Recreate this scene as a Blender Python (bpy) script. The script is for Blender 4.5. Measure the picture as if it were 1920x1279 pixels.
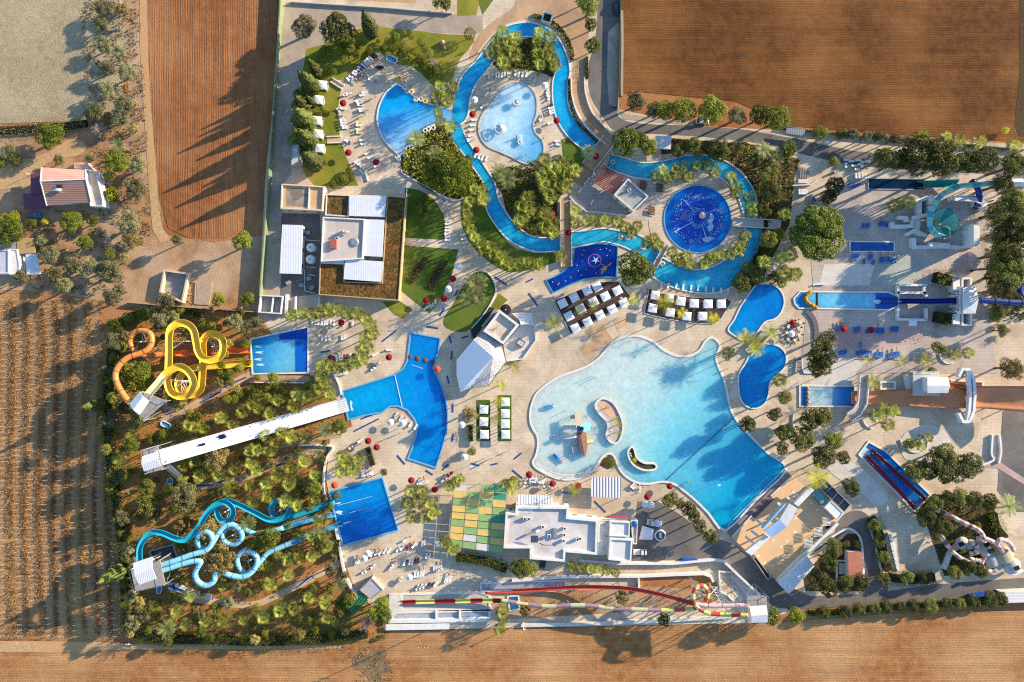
import bpy, bmesh, math, random
from mathutils import Vector, Matrix, noise
from mathutils.geometry import tessellate_polygon
R = math.radians
S = 0.18            # metres per photo pixel on the ground
H = 230.0           # drone height
CX, CY = 960.0, 639.5
rnd = random.Random(7)
for o in list(bpy.data.objects): bpy.data.objects.remove(o)
sc = bpy.context.scene
COL = sc.collection

def at(u, v, z=0.0):
    k = S*(H-z)/H
    return Vector(((u-CX)*k, (CY-v)*k, z))
def P2(pts, z=0.0): return [at(p[0], p[1], z) for p in pts]

def cr(pts, closed=True, n=6):
    """Catmull-Rom through tuples of any length"""
    out = []; N = len(pts); m = len(pts[0])
    rng = range(N if closed else N-1)
    for i in rng:
        if closed: p = [pts[(i+k-1) % N] for k in range(4)]
        else: p = [pts[max(0, min(N-1, i+k-1))] for k in range(4)]
        for j in range(n):
            t = j/n; t2 = t*t; t3 = t2*t
            out.append(tuple(0.5*((2*p[1][a]) + (-p[0][a]+p[2][a])*t + (2*p[0][a]-5*p[1][a]+4*p[2][a]-p[3][a])*t2 + (-p[0][a]+3*p[1][a]-3*p[2][a]+p[3][a])*t3) for a in range(m)))
    if not closed: out.append(tuple(pts[-1]))
    return out

def circ(u, v, r, n=48, a0=0, a1=360, ry=None):
    ry = ry or r
    full = abs(a1-a0) >= 360
    return [(u+r*math.cos(R(a0+(a1-a0)*i/(n if full else n-1))), v+ry*math.sin(R(a0+(a1-a0)*i/(n if full else n-1)))) for i in range(n)]

# ---------------------------------------------------------------- objects
def link(o, parent=None):
    COL.objects.link(o)
    if parent is not None:
        o.parent = parent
    return o
def tag(o, label=None, cat=None, group=None, kind=None):
    if label: o['label'] = label
    if cat: o['category'] = cat
    if group: o['group'] = group
    if kind: o['kind'] = kind
    return o
def thing(name, label, cat, uv=None, group=None, loc=None, rz=0):
    o = bpy.data.objects.new(name, None); o.empty_display_size = 0.3
    COL.objects.link(o)
    o.location = loc if loc is not None else (at(*uv) if uv else (0, 0, 0))
    o.rotation_euler = (0, 0, rz)
    return tag(o, label, cat, group)

class MB:
    """collects shapes, builds one mesh object; coordinates are world metres"""
    def __init__(s): s.v = []; s.f = []; s.m = []; s.sm = []
    def add(s, verts, faces, mi=0, smooth=False):
        b = len(s.v); s.v += [tuple(p) for p in verts]
        for f in faces:
            s.f.append([i+b for i in f]); s.m.append(mi); s.sm.append(smooth)
        return s
    def sheet(s, pts, z, mi=0):
        vs = [Vector((p[0], p[1], z)) for p in pts]
        tris = tessellate_polygon([vs])
        fs = []
        for t in tris:
            a, b, c = (vs[i] for i in t)
            fs.append(t if (b-a).cross(c-a).z > 0 else tuple(reversed(t)))
        return s.add(vs, fs, mi)
    def prism(s, pts, z0, z1, mi=0, bottom=False):
        n = len(pts)
        ar = sum(pts[i][0]*pts[(i+1) % n][1]-pts[(i+1) % n][0]*pts[i][1] for i in range(n))
        if ar < 0: pts = list(reversed(pts))
        s.sheet(pts, z1, mi)
        if bottom: s.sheet(pts, z0, mi)
        vs = [(p[0], p[1], z0) for p in pts]+[(p[0], p[1], z1) for p in pts]
        return s.add(vs, [(i, (i+1) % n, n+(i+1) % n, n+i) for i in range(n)], mi)
    def box(s, c, size, rz=0, mi=0, M=None):
        x, y, z = (a/2 for a in size)
        vs = [Vector((i*x, j*y, k*z)) for i in (-1, 1) for j in (-1, 1) for k in (-1, 1)]
        T = M if M is not None else Matrix.Translation(Vector(c)) @ Matrix.Rotation(rz, 4, 'Z')
        return s.add([T @ p for p in vs], [(0, 1, 3, 2), (4, 6, 7, 5), (0, 4, 5, 1), (2, 3, 7, 6), (0, 2, 6, 4), (1, 5, 7, 3)], mi)
    def beam(s, a, b, w, mi=0, n=4):
        """bar between two points"""
        a, b = Vector(a), Vector(b); d = b-a; L = d.length
        if L < 1e-5: return s
        q = d.to_track_quat('Z', 'Y').to_matrix().to_4x4()
        T = Matrix.Translation(a) @ q
        vs = []
        for z in (0, L):
            for i in range(n):
                an = 2*math.pi*(i+.5)/n
                vs.append(T @ Vector((w/2*math.cos(an)*1.2, w/2*math.sin(an)*1.2, z)))
        fs = [(i, (i+1) % n, n+(i+1) % n, n+i) for i in range(n)]+[tuple(range(n-1, -1, -1)), tuple(range(n, 2*n))]
        return s.add(vs, fs, mi)
    def cone(s, c, r0, r1, h, n=12, mi=0, smooth=True, cap=True):
        vs = [(c[0]+r0*math.cos(2*math.pi*i/n), c[1]+r0*math.sin(2*math.pi*i/n), c[2]) for i in range(n)]
        vs += [(c[0]+r1*math.cos(2*math.pi*i/n), c[1]+r1*math.sin(2*math.pi*i/n), c[2]+h) for i in range(n)]
        s.add(vs, [(i, (i+1) % n, n+(i+1) % n, n+i) for i in range(n)], mi, smooth)
        if cap: s.add(vs[n:], [tuple(range(n))], mi); s.add(vs[:n], [tuple(range(n-1, -1, -1))], mi)
        return s
    def lathe(s, c, prof, n=16, mi=0, smooth=True):
        vs = []; k = len(prof)
        for r, z in prof:
            for i in range(n):
                a = 2*math.pi*i/n; vs.append((c[0]+r*math.cos(a), c[1]+r*math.sin(a), c[2]+z))
        fs = [(j*n+i, j*n+(i+1) % n, (j+1)*n+(i+1) % n, (j+1)*n+i) for j in range(k-1) for i in range(n)]
        return s.add(vs, fs, mi, smooth)
    def ball(s, c, r, n=8, mi=0, sz=1.0):
        pr = [(r*math.sin(math.pi*i/n)+1e-4, -r*sz*math.cos(math.pi*i/n)) for i in range(n+1)]
        return s.lathe(c, pr, n+4, mi)
    def loft(s, rings, mi=None, closed=True, smooth=True, caps=False):
        n = len(rings[0]); vs = [p for r in rings for p in r]
        b = len(s.v); s.v += [tuple(p) for p in vs]
        for j in range(len(rings)-1):
            m = mi(j) if callable(mi) else (mi or 0)
            for i in range(n if closed else n-1):
                s.f.append([b+j*n+i, b+j*n+(i+1) % n, b+(j+1)*n+(i+1) % n, b+(j+1)*n+i]); s.m.append(m); s.sm.append(smooth)
        if caps:
            s.f.append([b+i for i in range(n-1, -1, -1)]); s.m.append(mi(0) if callable(mi) else (mi or 0)); s.sm.append(False)
            e = b+(len(rings)-1)*n
            s.f.append([e+i for i in range(n)]); s.m.append(mi(len(rings)-2) if callable(mi) else (mi or 0)); s.sm.append(False)
        return s
    def tube(s, path, r, n=8, mi=0, caps=True):
        return s.loft(frames(path, [(r*math.cos(2*math.pi*i/n), r*math.sin(2*math.pi*i/n)) for i in range(n)]), mi, True, True, caps)
    def wall(s, pts, w, z0, z1, closed=False, mi=0):
        """wall of even width along a polyline of world points"""
        L, Rr = offset(pts, w/2, closed), offset(pts, -w/2, closed)
        n = len(pts); rings = []
        for i in range(n):
            a, b = L[i], Rr[i]
            za = z1(i/(n-1)) if callable(z1) else z1
            rings.append([(a[0], a[1], z0), (a[0], a[1], za), (b[0], b[1], za), (b[0], b[1], z0)])
        if closed: rings.append(rings[0])
        return s.loft(rings, mi, True, False, not closed)
    def build(s, name, mats, parent=None, smooth=None):
        me = bpy.data.meshes.new(name); me.from_pydata(s.v, [], s.f)
        mats = mats if isinstance(mats, (list, tuple)) else [mats]
        for m in mats: me.materials.append(m)
        me.polygons.foreach_set('material_index', [min(i, len(mats)-1) for i in s.m])
        me.polygons.foreach_set('use_smooth', [bool(x) if smooth is None else smooth for x in s.sm])
        me.update()
        o = bpy.data.objects.new(name, me); link(o, parent)
        if parent is not None:
            # meshes here are written in world metres; the thing's Empty only carries its base point
            b = parent; T = Matrix.Identity(4)
            while b is not None:
                T = b.matrix_basis @ T if b.parent is None else T
                b = b.parent
            if parent.parent is None: o.matrix_parent_inverse = T.inverted()
        return o
    def local(s, name, mats, parent=None):
        """same, but the verts are local to the parent"""
        o = s.build(name, mats, None)
        if parent is not None: o.parent = parent
        return o

def offset(pts, d, closed):
    n = len(pts); out = []
    for i in range(n):
        p = Vector((pts[i][0], pts[i][1]))
        a = Vector(pts[(i-1) % n][:2]) if (closed or i > 0) else None
        b = Vector(pts[(i+1) % n][:2]) if (closed or i < n-1) else None
        t1 = (p-a).normalized() if a is not None and (p-a).length > 1e-6 else None
        t2 = (b-p).normalized() if b is not None and (b-p).length > 1e-6 else None
        if t1 is None: t1 = t2
        if t2 is None: t2 = t1
        n1 = Vector((-t1.y, t1.x)); n2 = Vector((-t2.y, t2.x)); nn = (n1+n2)
        if nn.length < 1e-4: nn = n1
        nn.normalize(); k = max(0.45, nn.dot(n1))
        out.append(p+nn*(d/k))
    return out

def frames(path, prof):
    """rings of a profile (side, up) along a 3-D path, kept upright"""
    path = [Vector(p) for p in path]; n = len(path); rings = []
    for i in range(n):
        t = (path[min(i+1, n-1)]-path[max(i-1, 0)])
        side = Vector((t.y, -t.x, 0))
        if side.length < 1e-5: side = Vector((1, 0, 0))
        side.normalize(); t.normalize(); up = side.cross(t)
        rings.append([path[i]+side*a+up*b for a, b in prof])
    return rings

# ---------------------------------------------------------------- materials
def s2l(c): c /= 255.0; return c/12.92 if c <= 0.04045 else ((c+0.055)/1.055)**2.4
def C(r, g, b, k=1.25): return (min(.92, s2l(r)/k), min(.92, s2l(g)/k), min(.92, s2l(b)/k), 1)

class NT:
    def __init__(s, name):
        s.m = bpy.data.materials.new(name); s.m.use_nodes = True
        s.t = s.m.node_tree; s.b = s.t.nodes['Principled BSDF']; s.o = s.t.nodes['Material Output']
        s._co = None
    def n(s, typ, **kw):
        x = s.t.nodes.new(typ)
        for k, v in kw.items():
            if k.startswith('_'): x.inputs[k[1:]].default_value = v
            else: setattr(x, k, v)
        return x
    def l(s, a, b): s.t.links.new(a, b)
    @property
    def co(s):
        if s._co is None: s._co = s.n('ShaderNodeTexCoord').outputs['Object']
        return s._co
    def noise(s, scale, detail=4, rough=.6, co=None, dist=0):
        x = s.n('ShaderNodeTexNoise'); x.inputs['Scale'].default_value = scale; x.inputs['Detail'].default_value = detail
        x.inputs['Roughness'].default_value = rough; x.inputs['Distortion'].default_value = dist
        s.l(co or s.co, x.inputs['Vector']); return x.outputs['Fac']
    def ramp(s, fac, a, b):
        """map fac from a..b to 0..1"""
        x = s.n('ShaderNodeMapRange'); x.inputs['From Min'].default_value = a; x.inputs['From Max'].default_value = b
        s.l(fac, x.inputs['Value']); return x.outputs['Result']
    def mix(s, fac, a, b, mode='MIX'):
        x = s.n('ShaderNodeMix', data_type='RGBA', blend_type=mode)
        for k, v in ((0, fac), (6, a), (7, b)):
            if isinstance(v, (int, float)): x.inputs[k].default_value = v
            elif isinstance(v, tuple): x.inputs[k].default_value = v
            else: s.l(v, x.inputs[k])
        return x.outputs[2]
    def math(s, op, a, b=0.0):
        x = s.n('ShaderNodeMath', operation=op)
        for k, v in ((0, a), (1, b)):
            if isinstance(v, (int, float)): x.inputs[k].default_value = v
            else: s.l(v, x.inputs[k])
        return x.outputs[0]
    def grey(s, fac, lo, hi):
        x = s.n('ShaderNodeMapRange'); x.inputs['To Min'].default_value = lo; x.inputs['To Max'].default_value = hi
        x.inputs['From Min'].default_value = .25; x.inputs['From Max'].default_value = .75
        s.l(fac, x.inputs['Value']); c = s.n('ShaderNodeCombineColor')
        for i in range(3): s.l(x.outputs['Result'], c.inputs[i])
        return c.outputs[0]
    def bump(s, h, dist, strength=1.0):
        x = s.n('ShaderNodeBump'); x.inputs['Distance'].default_value = dist; x.inputs['Strength'].default_value = strength
        s.l(h, x.inputs['Height']); s.l(x.outputs['Normal'], s.b.inputs['Normal'])
    def fin(s, col, rough=.8, spec=.3, metal=0):
        if isinstance(col, tuple): s.b.inputs['Base Color'].default_value = col
        else: s.l(col, s.b.inputs['Base Color'])
        s.b.inputs['Roughness'].default_value = rough; s.b.inputs['Specular IOR Level'].default_value = spec
        s.b.inputs['Metallic'].default_value = metal
        return s.m

def plain(name, c, rough=.55, spec=.4, var=.12, scale=.6, metal=0, dirt=None):
    """painted, moulded or cast surface with slight weathering"""
    t = NT(name)
    a = t.mix(1.0, c, t.grey(t.noise(scale, 5), 1-var, 1+var*.6), 'MULTIPLY')
    if dirt: a = t.mix(t.math('MULTIPLY', t.ramp(t.noise(.7, 6, .7, dist=.5), .5, .7), .6), a, dirt)
    return t.fin(a, rough, spec, metal)

def earth(name, c1, c2, c3, big=.035, mid=.35, fine=3.0, bump=.15, furrow=None, amp=.25, tex=.45):
    t = NT(name)
    f_mid = t.noise(mid, 6, .65); f_big = t.noise(big, 4, .55); f_fine = t.noise(fine, 5, .7)
    a = t.mix(t.ramp(f_mid, .35, .65), c1, c2)
    a = t.mix(t.ramp(f_big, .42, .66), a, c3)
    h = f_fine
    if furrow:
        ax, wl = furrow
        def stretched(k, l, d=3):
            mp = t.n('ShaderNodeMapping'); t.l(t.co, mp.inputs['Vector']); mp.inputs['Scale'].default_value = (k, l, 1) if ax == 'X' else (l, k, 1)
            return t.noise(1.0, d, .6, mp.outputs['Vector'], .15)
        w = t.n('ShaderNodeTexWave', wave_type='BANDS', bands_direction=ax)
        w.inputs['Scale'].default_value = 2*math.pi/20/wl; w.inputs['Distortion'].default_value = 2.0
        w.inputs['Detail'].default_value = 2; w.inputs['Detail Scale'].default_value = .3
        t.l(t.co, w.inputs['Vector'])
        fur = t.math('ADD', t.math('MULTIPLY', w.outputs['Fac'], .24), t.math('MULTIPLY', stretched(1/wl, .06), .76))
        br = t.ramp(t.noise(.12, 5, .7), .3, .6)
        wv = t.math('MULTIPLY', fur, br)
        a = t.mix(1.0, a, t.grey(stretched(.35, .012, 5), .8, 1.2), 'MULTIPLY')
        a = t.mix(br, a, t.mix(1.0, a, t.grey(fur, 1-amp*1.1, 1+amp*.9), 'MULTIPLY'))
        h = t.math('ADD', t.math('MULTIPLY', wv, amp*7), f_fine)
    a = t.mix(1.0, a, t.grey(f_fine, 1-tex, 1+tex), 'MULTIPLY')
    t.bump(h, bump)
    return t.fin(a, .95, .1)

def paving(name, c1, c2, cell=.16, var=.1, stain=None, tile=None):
    t = NT(name)
    a = t.mix(t.ramp(t.noise(.05, 5, .6), .38, .64), c1, c2)
    v = t.n('ShaderNodeTexVoronoi', distance='CHEBYCHEV'); v.inputs['Scale'].default_value = cell; t.l(t.co, v.inputs['Vector'])
    sp = t.n('ShaderNodeSeparateColor'); t.l(v.outputs['Color'], sp.inputs[0])
    a = t.mix(1.0, a, t.grey(sp.outputs[0], 1-var, 1+var), 'MULTIPLY')
    if tile:
        b = t.n('ShaderNodeTexBrick'); b.inputs['Scale'].default_value = 1/tile; b.inputs['Mortar Size'].default_value = .022; b.inputs['Mortar Smooth'].default_value = .6
        b.inputs['Color1'].default_value = (1, 1, 1, 1); b.inputs['Color2'].default_value = (.955, .95, .945, 1); b.inputs['Mortar'].default_value = (.84, .82, .8, 1)
        t.l(t.co, b.inputs['Vector']); a = t.mix(1.0, a, b.outputs['Color'], 'MULTIPLY')
    a = t.mix(1.0, a, t.grey(t.noise(.6, 6, .7), .86, 1.12), 'MULTIPLY')
    a = t.mix(1.0, a, t.grey(t.noise(6, 3, .7), .9, 1.1), 'MULTIPLY')
    if stain: a = t.mix(t.math('MULTIPLY', t.ramp(t.noise(.11, 6, .7, dist=.8), .5, .66), .62), a, stain)
    t.bump(t.noise(5, 3), .01)
    return t.fin(a, .85, .25)

def water(name, c1, c2, axis=None, mosaic=.06, ripple=.02, c3=None, shape=None):
    """pool floor seen through clear water; colour from shallow c1 to deep c2 along a world axis (p0, p1)"""
    t = NT(name)
    if axis:
        p0, p1 = at(*axis[0]), at(*axis[1]); d = p1-p0
        dp = t.n('ShaderNodeVectorMath', operation='DOT_PRODUCT'); t.l(t.co, dp.inputs[0]); dp.inputs[1].default_value = d/d.length_squared
        f = t.math('SUBTRACT', dp.outputs['Value'], p0.dot(d)/d.length_squared)
        f = t.math('ADD', f, t.math('MULTIPLY', t.math('SUBTRACT', t.noise(.05, 2), .5), .18))
        x = t.n('ShaderNodeMapRange', interpolation_type='SMOOTHSTEP'); t.l(f, x.inputs['Value']); f = x.outputs['Result']
    else: f = t.ramp(t.noise(.06, 3), .35, .65)
    a = t.mix(f, c1, c2)
    if c3: a = t.mix(t.ramp(f, 0, .45), c1, t.mix(t.ramp(f, .4, 1), c3, c2))
    # ripple light painted into the floor colour with the mosaic tiles; mosaic scales both
    v = t.n('ShaderNodeTexVoronoi', feature='SMOOTH_F1'); v.inputs['Scale'].default_value = 1.1
    ds = t.n('ShaderNodeTexNoise'); ds.inputs['Scale'].default_value = .8; t.l(t.co, ds.inputs['Vector'])
    vm = t.n('ShaderNodeMix', data_type='VECTOR'); vm.inputs[0].default_value = .35; t.l(t.co, vm.inputs[4]); t.l(ds.outputs['Color'], vm.inputs[5])
    t.l(vm.outputs[1], v.inputs['Vector'])
    a = t.mix(1.0, a, t.grey(v.outputs['Distance'], 1-mosaic*1.6, 1+mosaic*2.2), 'MULTIPLY')
    a = t.mix(1.0, a, t.grey(t.noise(.25, 4), .93, 1.06), 'MULTIPLY')
    a = t.mix(1.0, a, t.grey(t.noise(.9, 4, .65, dist=2.0), .94, 1.07), 'MULTIPLY')
    t.bump(t.noise(1.6, 3), ripple)
    t.b.subsurface_method = 'BURLEY'; t.b.inputs['Subsurface Weight'].default_value = .7
    t.b.inputs['Subsurface Radius'].default_value = (.25, .8, 1.0); t.b.inputs['Subsurface Scale'].default_value = 7.0
    return t.fin(a, .12, .35)

def leafmat(name, c1, c2, c3=None, trans=.25):
    """foliage: every leaf its own tint, every plant its own"""
    t = NT(name)
    g = t.n('ShaderNodeNewGeometry'); oi = t.n('ShaderNodeObjectInfo')
    a = t.mix(g.outputs['Random Per Island'], c1, c2)
    if c3: a = t.mix(t.ramp(oi.outputs['Random'], .45, 1.0), a, t.mix(g.outputs['Random Per Island'], c1, c3))
    hs = t.n('ShaderNodeHueSaturation'); t.l(a, hs.inputs['Color'])
    t.l(t.math('ADD', t.math('MULTIPLY', oi.outputs['Random'], .5), .75), hs.inputs['Value'])
    t.l(t.math('ADD', t.math('MULTIPLY', oi.outputs['Random'], .03), .485), hs.inputs['Hue'])
    t.l(hs.outputs['Color'], t.b.inputs['Base Color']); t.b.inputs['Roughness'].default_value = .6; t.b.inputs['Specular IOR Level'].default_value = .25
    tr = t.n('ShaderNodeBsdfTranslucent'); t.l(hs.outputs['Color'], tr.inputs['Color'])
    mx = t.n('ShaderNodeMixShader'); mx.inputs[0].default_value = trans
    t.l(t.b.outputs[0], mx.inputs[1]); t.l(tr.outputs[0], mx.inputs[2]); t.l(mx.outputs[0], t.o.inputs['Surface'])
    return t.m

W_ = {}
def m_(key):
    return W_[key]
WH = plain('white_paint', C(238, 236, 230), .55, .3, .1, .5, dirt=C(200, 190, 175))
WH2 = plain('white_render', C(228, 222, 212), .8, .2, .14, .4, dirt=C(176, 162, 145))
GREYC = plain('grey_concrete', C(172, 166, 160), .9, .15, .18, .5, dirt=C(130, 122, 115))
STEEL = plain('galvanised_steel', C(176, 178, 180), .45, .5, .1, 1, .5)
DARK = plain('dark_void', C(44, 44, 48), .9, .1)
RED = plain('crimson_canvas', C(150, 30, 45), .8, .15, .15, 1.5)
CORAL = plain('coral_canvas', C(225, 95, 70), .8, .15, .1, 1.5)
WCAN = plain('white_canvas', C(242, 240, 238), .85, .1, .06, 1.2)
YEL = plain('yellow_fibreglass', C(250, 202, 62), .4, .3, .12, .4, dirt=C(230, 180, 50))
YELP = plain('pale_yellow_fibreglass', C(248, 232, 176), .35, .5, .1, .4)
ORG = plain('orange_fibreglass', C(222, 138, 70), .4, .4, .12, .4)
ORG2 = plain('bright_orange_fibreglass', C(232, 120, 50), .35, .4, .12, .4)
ORGW = plain('faded_orange_fibreglass', C(232, 154, 102), .5, .3, .15, .3, dirt=C(196, 112, 64))
TEAL = plain('teal_fibreglass', C(30, 160, 185), .35, .4, .12, .4)
PALEB = plain('pale_blue_fibreglass', C(140, 205, 222), .4, .4, .15, .35, dirt=C(105, 165, 190))
PALEB2 = plain('mid_blue_fibreglass', C(90, 172, 205), .4, .4, .15, .35)
NAVY = plain('navy_fibreglass', C(22, 50, 130), .35, .4, .1, .4)
BLUE = plain('blue_paint', C(30, 95, 190), .5, .3, .12, .7)
SKYB = plain('sky_blue_paint', C(60, 160, 215), .5, .3, .1, .6)
REDF = plain('red_fibreglass', C(204, 84, 66), .35, .4, .12, .4, dirt=C(150, 50, 50))
MAROON = plain('maroon_fibreglass', C(164, 48, 50), .3, .5, .15, .4)
LIME = plain('pale_lime_fibreglass', C(222, 218, 120), .4, .4, .1, .5)
PINK = plain('pink_fibreglass', C(200, 134, 148), .4, .4, .15, .6)
PINKP = plain('pale_pink_fibreglass', C(232, 190, 180), .4, .4, .12, .6)
PURP = plain('purple_sheet', C(118, 66, 86), .6, .3, .12, .5)
TERRA = plain('terracotta', C(196, 128, 104), .85, .15, .14, .6)
TEALD = plain('dark_teal_fibreglass', C(40, 156, 154), .35, .4, .1, .6)
TEALG = plain('sea_green_fibreglass', C(136, 208, 178), .35, .4, .1, .6)
WOOD = plain('dark_decking', C(92, 72, 66), .8, .2, .18, 1.2)
BROWNW = plain('brown_timber', C(130, 96, 72), .8, .2, .2, 1.0)
GREENM = plain('green_mesh', C(136, 150, 110), .8, .2, .14, .5)
SKIN = plain('skin', C(205, 150, 120), .6, .3, .1, 3)
RUBBER = plain('tube_vinyl', C(245, 205, 70), .4, .4, .1, 2)
STONE = plain('rough_stone', C(190, 165, 140), .9, .15, .25, 1.2)
# ================================================================ world, sun, camera
w = bpy.data.worlds.new('World'); sc.world = w; w.use_nodes = True
SUN_EL, SUN_AZ = 17.0, 25.0      # azimuth counted from +x towards +y
nt = w.node_tree; bg = nt.nodes['Background']
sky = nt.nodes.new('ShaderNodeTexSky'); sky.sky_type = 'NISHITA'; sky.sun_disc = False
sky.sun_elevation = R(SUN_EL); sky.sun_rotation = R(90-SUN_AZ); sky.altitude = 50; sky.air_density = 1.0; sky.dust_density = 0.2; sky.ozone_density = 3.0
nt.links.new(sky.outputs[0], bg.inputs['Color']); bg.inputs['Strength'].default_value = 0.15
sl = bpy.data.lights.new('sun', 'SUN'); sl.energy = 5.0; sl.angle = R(.5); sl.color = (1.0, .84, .62)
so = bpy.data.objects.new('sun', sl); COL.objects.link(so)
sd = Vector((math.cos(R(SUN_EL))*math.cos(R(SUN_AZ)), math.cos(R(SUN_EL))*math.sin(R(SUN_AZ)), math.sin(R(SUN_EL))))
so.rotation_euler = sd.to_track_quat('Z', 'Y').to_euler(); so.location = sd*300
cam = bpy.data.cameras.new('camera'); co_ = bpy.data.objects.new('camera', cam); COL.objects.link(co_)
co_.location = (0, 0, H); co_.rotation_euler = (0, 0, 0); cam.sensor_width = 36
cam.angle = 2*math.atan(960*S/H); cam.clip_end = 6000; cam.clip_start = 1
sc.camera = co_
vs = sc.view_settings; vs.view_transform = 'Standard'; vs.look = 'None'; vs.exposure = 1.16; vs.gamma = 1
sc.cycles.max_bounces = 5; sc.cycles.diffuse_bounces = 3; sc.cycles.glossy_bounces = 2; sc.cycles.transmission_bounces = 2
sc.cycles.use_denoising = False; sc.cycles.filter_width = 1.15

# ================================================================ ground sheets
GN = [0]
def ground(name, pts, z, m, smooth=False, n=5):
    GN[0] += 1; z += GN[0]*.0005
    p = cr(pts, True, n) if smooth else pts
    o = MB().sheet(P2(p), z).build(name, m); o['kind'] = 'structure'; return o

SOIL = earth('red_soil', C(176, 116, 70), C(150, 94, 56), C(192, 138, 92), bump=.12)
FIELD1 = earth('ploughed_soil_north_south', C(164, 108, 68), C(142, 88, 52), C(178, 124, 82), bump=.1, furrow=('X', .8), amp=.3, tex=.38)
FIELD2 = earth('ploughed_soil_east_west', C(124, 79, 44), C(98, 61, 31), C(148, 100, 56), bump=.08, furrow=('Y', .8), amp=.26, tex=.42)
FIELD3 = earth('stubble_soil', C(186, 132, 84), C(156, 104, 60), C(198, 152, 104), bump=.1, furrow=('Y', .85), amp=.2, tex=.5)
DRY = earth('dry_grass', C(186, 168, 134), C(158, 142, 112), C(200, 184, 150), mid=.5, fine=2.2, bump=.3, tex=.35)
YARD = earth('yard_earth', C(194, 150, 108), C(150, 108, 72), C(206, 176, 142), mid=.25, bump=.15, tex=.4)
TRACK = earth('track_dirt', C(214, 180, 136), C(190, 148, 102), C(208, 162, 112), mid=.8, bump=.06, tex=.25)
BED = earth('garden_bed_soil', C(204, 138, 86), C(164, 116, 66), C(136, 118, 62), big=.07, mid=.5, bump=.15, tex=.5)
BEDD = earth('dark_bed_mulch', C(100, 74, 54), C(74, 64, 42), C(88, 82, 50), mid=.7, bump=.15, tex=.5)
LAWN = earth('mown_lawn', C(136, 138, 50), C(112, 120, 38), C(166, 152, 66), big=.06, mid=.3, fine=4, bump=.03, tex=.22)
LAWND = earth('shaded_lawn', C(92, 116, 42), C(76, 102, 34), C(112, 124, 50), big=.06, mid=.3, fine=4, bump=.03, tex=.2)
ASPH = paving('asphalt', C(112, 106, 102), C(134, 126, 116), .1, .06, C(90, 86, 84))
CONC = paving('concrete_drive', C(196, 176, 152), C(178, 160, 142), .12, .06, C(150, 134, 120))
PAVE = paving('beige_paving', C(232, 212, 182), C(214, 190, 160), .17, .06, C(182, 154, 128), tile=4.4)
PAVE2 = paving('grey_rose_paving', C(208, 192, 176), C(194, 178, 166), .2, .06, C(164, 148, 136), tile=4.8)
PATH = paving('garden_path', C(206, 168, 130), C(190, 152, 116), .1, .06, C(160, 124, 92))
ROSE = paving('rose_paving', C(204, 170, 160), C(190, 156, 148), .2, .05)
SAGE = paving('sage_paving', C(186, 188, 172), C(172, 176, 162), .2, .05)
CREAM = paving('cream_paving', C(226, 218, 204), C(212, 202, 188), .2, .05)
SAND = paving('sand_render', C(226, 186, 140), C(206, 168, 126), .08, .05, C(180, 146, 110))
ROOFG = paving('roof_screed', C(222, 208, 192), C(206, 192, 178), .15, .05, C(180, 166, 152))
GRAV = earth('brown_gravel_roof', C(150, 108, 62), C(92, 66, 36), C(84, 74, 40), big=.3, mid=1.3, fine=1.6, bump=.5, tex=1.0)

ground('ground', [(-9000, -9000), (11000, -9000), (11000, 11000), (-9000, 11000)], -.06, SOIL)
g = 0.0
ground('dry_grass_field', [(-300, -300), (236, -300), (240, 60), (228, 200), (180, 232), (110, 228), (-300, 240)], .0, DRY)
ground('house_yard', [(-300, 244), (120, 236), (200, 220), (240, 200), (228, -300), (292, -300), (282, 100), (296, 300), (310, 440), (400, 455), (500, 440), (488, 585), (240, 575), (170, 560), (60, 545), (-300, 540)], .0, YARD)
ground('sandy_yard_patch', [(-300, 300), (10, 300), (80, 290), (130, 262), (160, 270), (150, 290), (96, 302), (60, 330), (40, 352), (-300, 360)], .03, TRACK, True)
ground('ploughed_field_west', [(274, -300), (526, -300), (518, 100), (508, 240), (500, 380), (470, 430), (420, 446), (350, 446), (316, 428), (300, 380), (292, 300), (284, 200), (278, 100)], .03, FIELD1)
ground('dirt_track', [(262, -300), (274, -300), (275, 60), (281, 180), (292, 300), (296, 380), (306, 430), (322, 450), (300, 456), (286, 430), (280, 360), (276, 300), (268, 180), (262, 80)], .06, TRACK)
ground('vineyard_ground', [(-300, 545), (60, 552), (180, 570), (200, 640), (196, 780), (205, 900), (236, 1080), (244, 1198), (-300, 1198)], .03, earth('vineyard_soil', C(184, 136, 86), C(150, 108, 66), C(190, 144, 94), mid=.6, fine=1.6, bump=.3, tex=.7))
ground('ploughed_field_north', [(1170, -300), (2300, -300), (2300, 268), (1910, 266), (1650, 250), (1480, 236), (1380, 190), (1200, 172), (1168, 176), (1166, 60)], .03, FIELD2)
ground('field_margin_earth', [(1908, -300), (2300, -300), (2300, 260), (1912, 256), (1902, 236), (1912, 130)], .06, BEDD)
ground('stubble_field_south', [(-300, 1210), (200, 1206), (640, 1206), (740, 1184), (1450, 1168), (1700, 1148), (2300, 1140), (2300, 1600), (-300, 1600)], .03, FIELD3)
ground('dirt_track_south', [(-300, 1200), (180, 1203), (240, 1208), (640, 1210), (640, 1216), (230, 1218), (160, 1222), (-300, 1224)], .06, TRACK)
ground('weedy_patch', [(660, 1236), (674, 1224), (690, 1228), (700, 1216), (716, 1224), (728, 1222), (722, 1240), (730, 1256), (714, 1270), (720, 1310), (688, 1310), (692, 1276), (676, 1258), (666, 1252)], .08, earth('weedy_soil', C(150, 122, 92), C(112, 92, 66), C(160, 132, 100), bump=.3, tex=.6), True)

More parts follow.
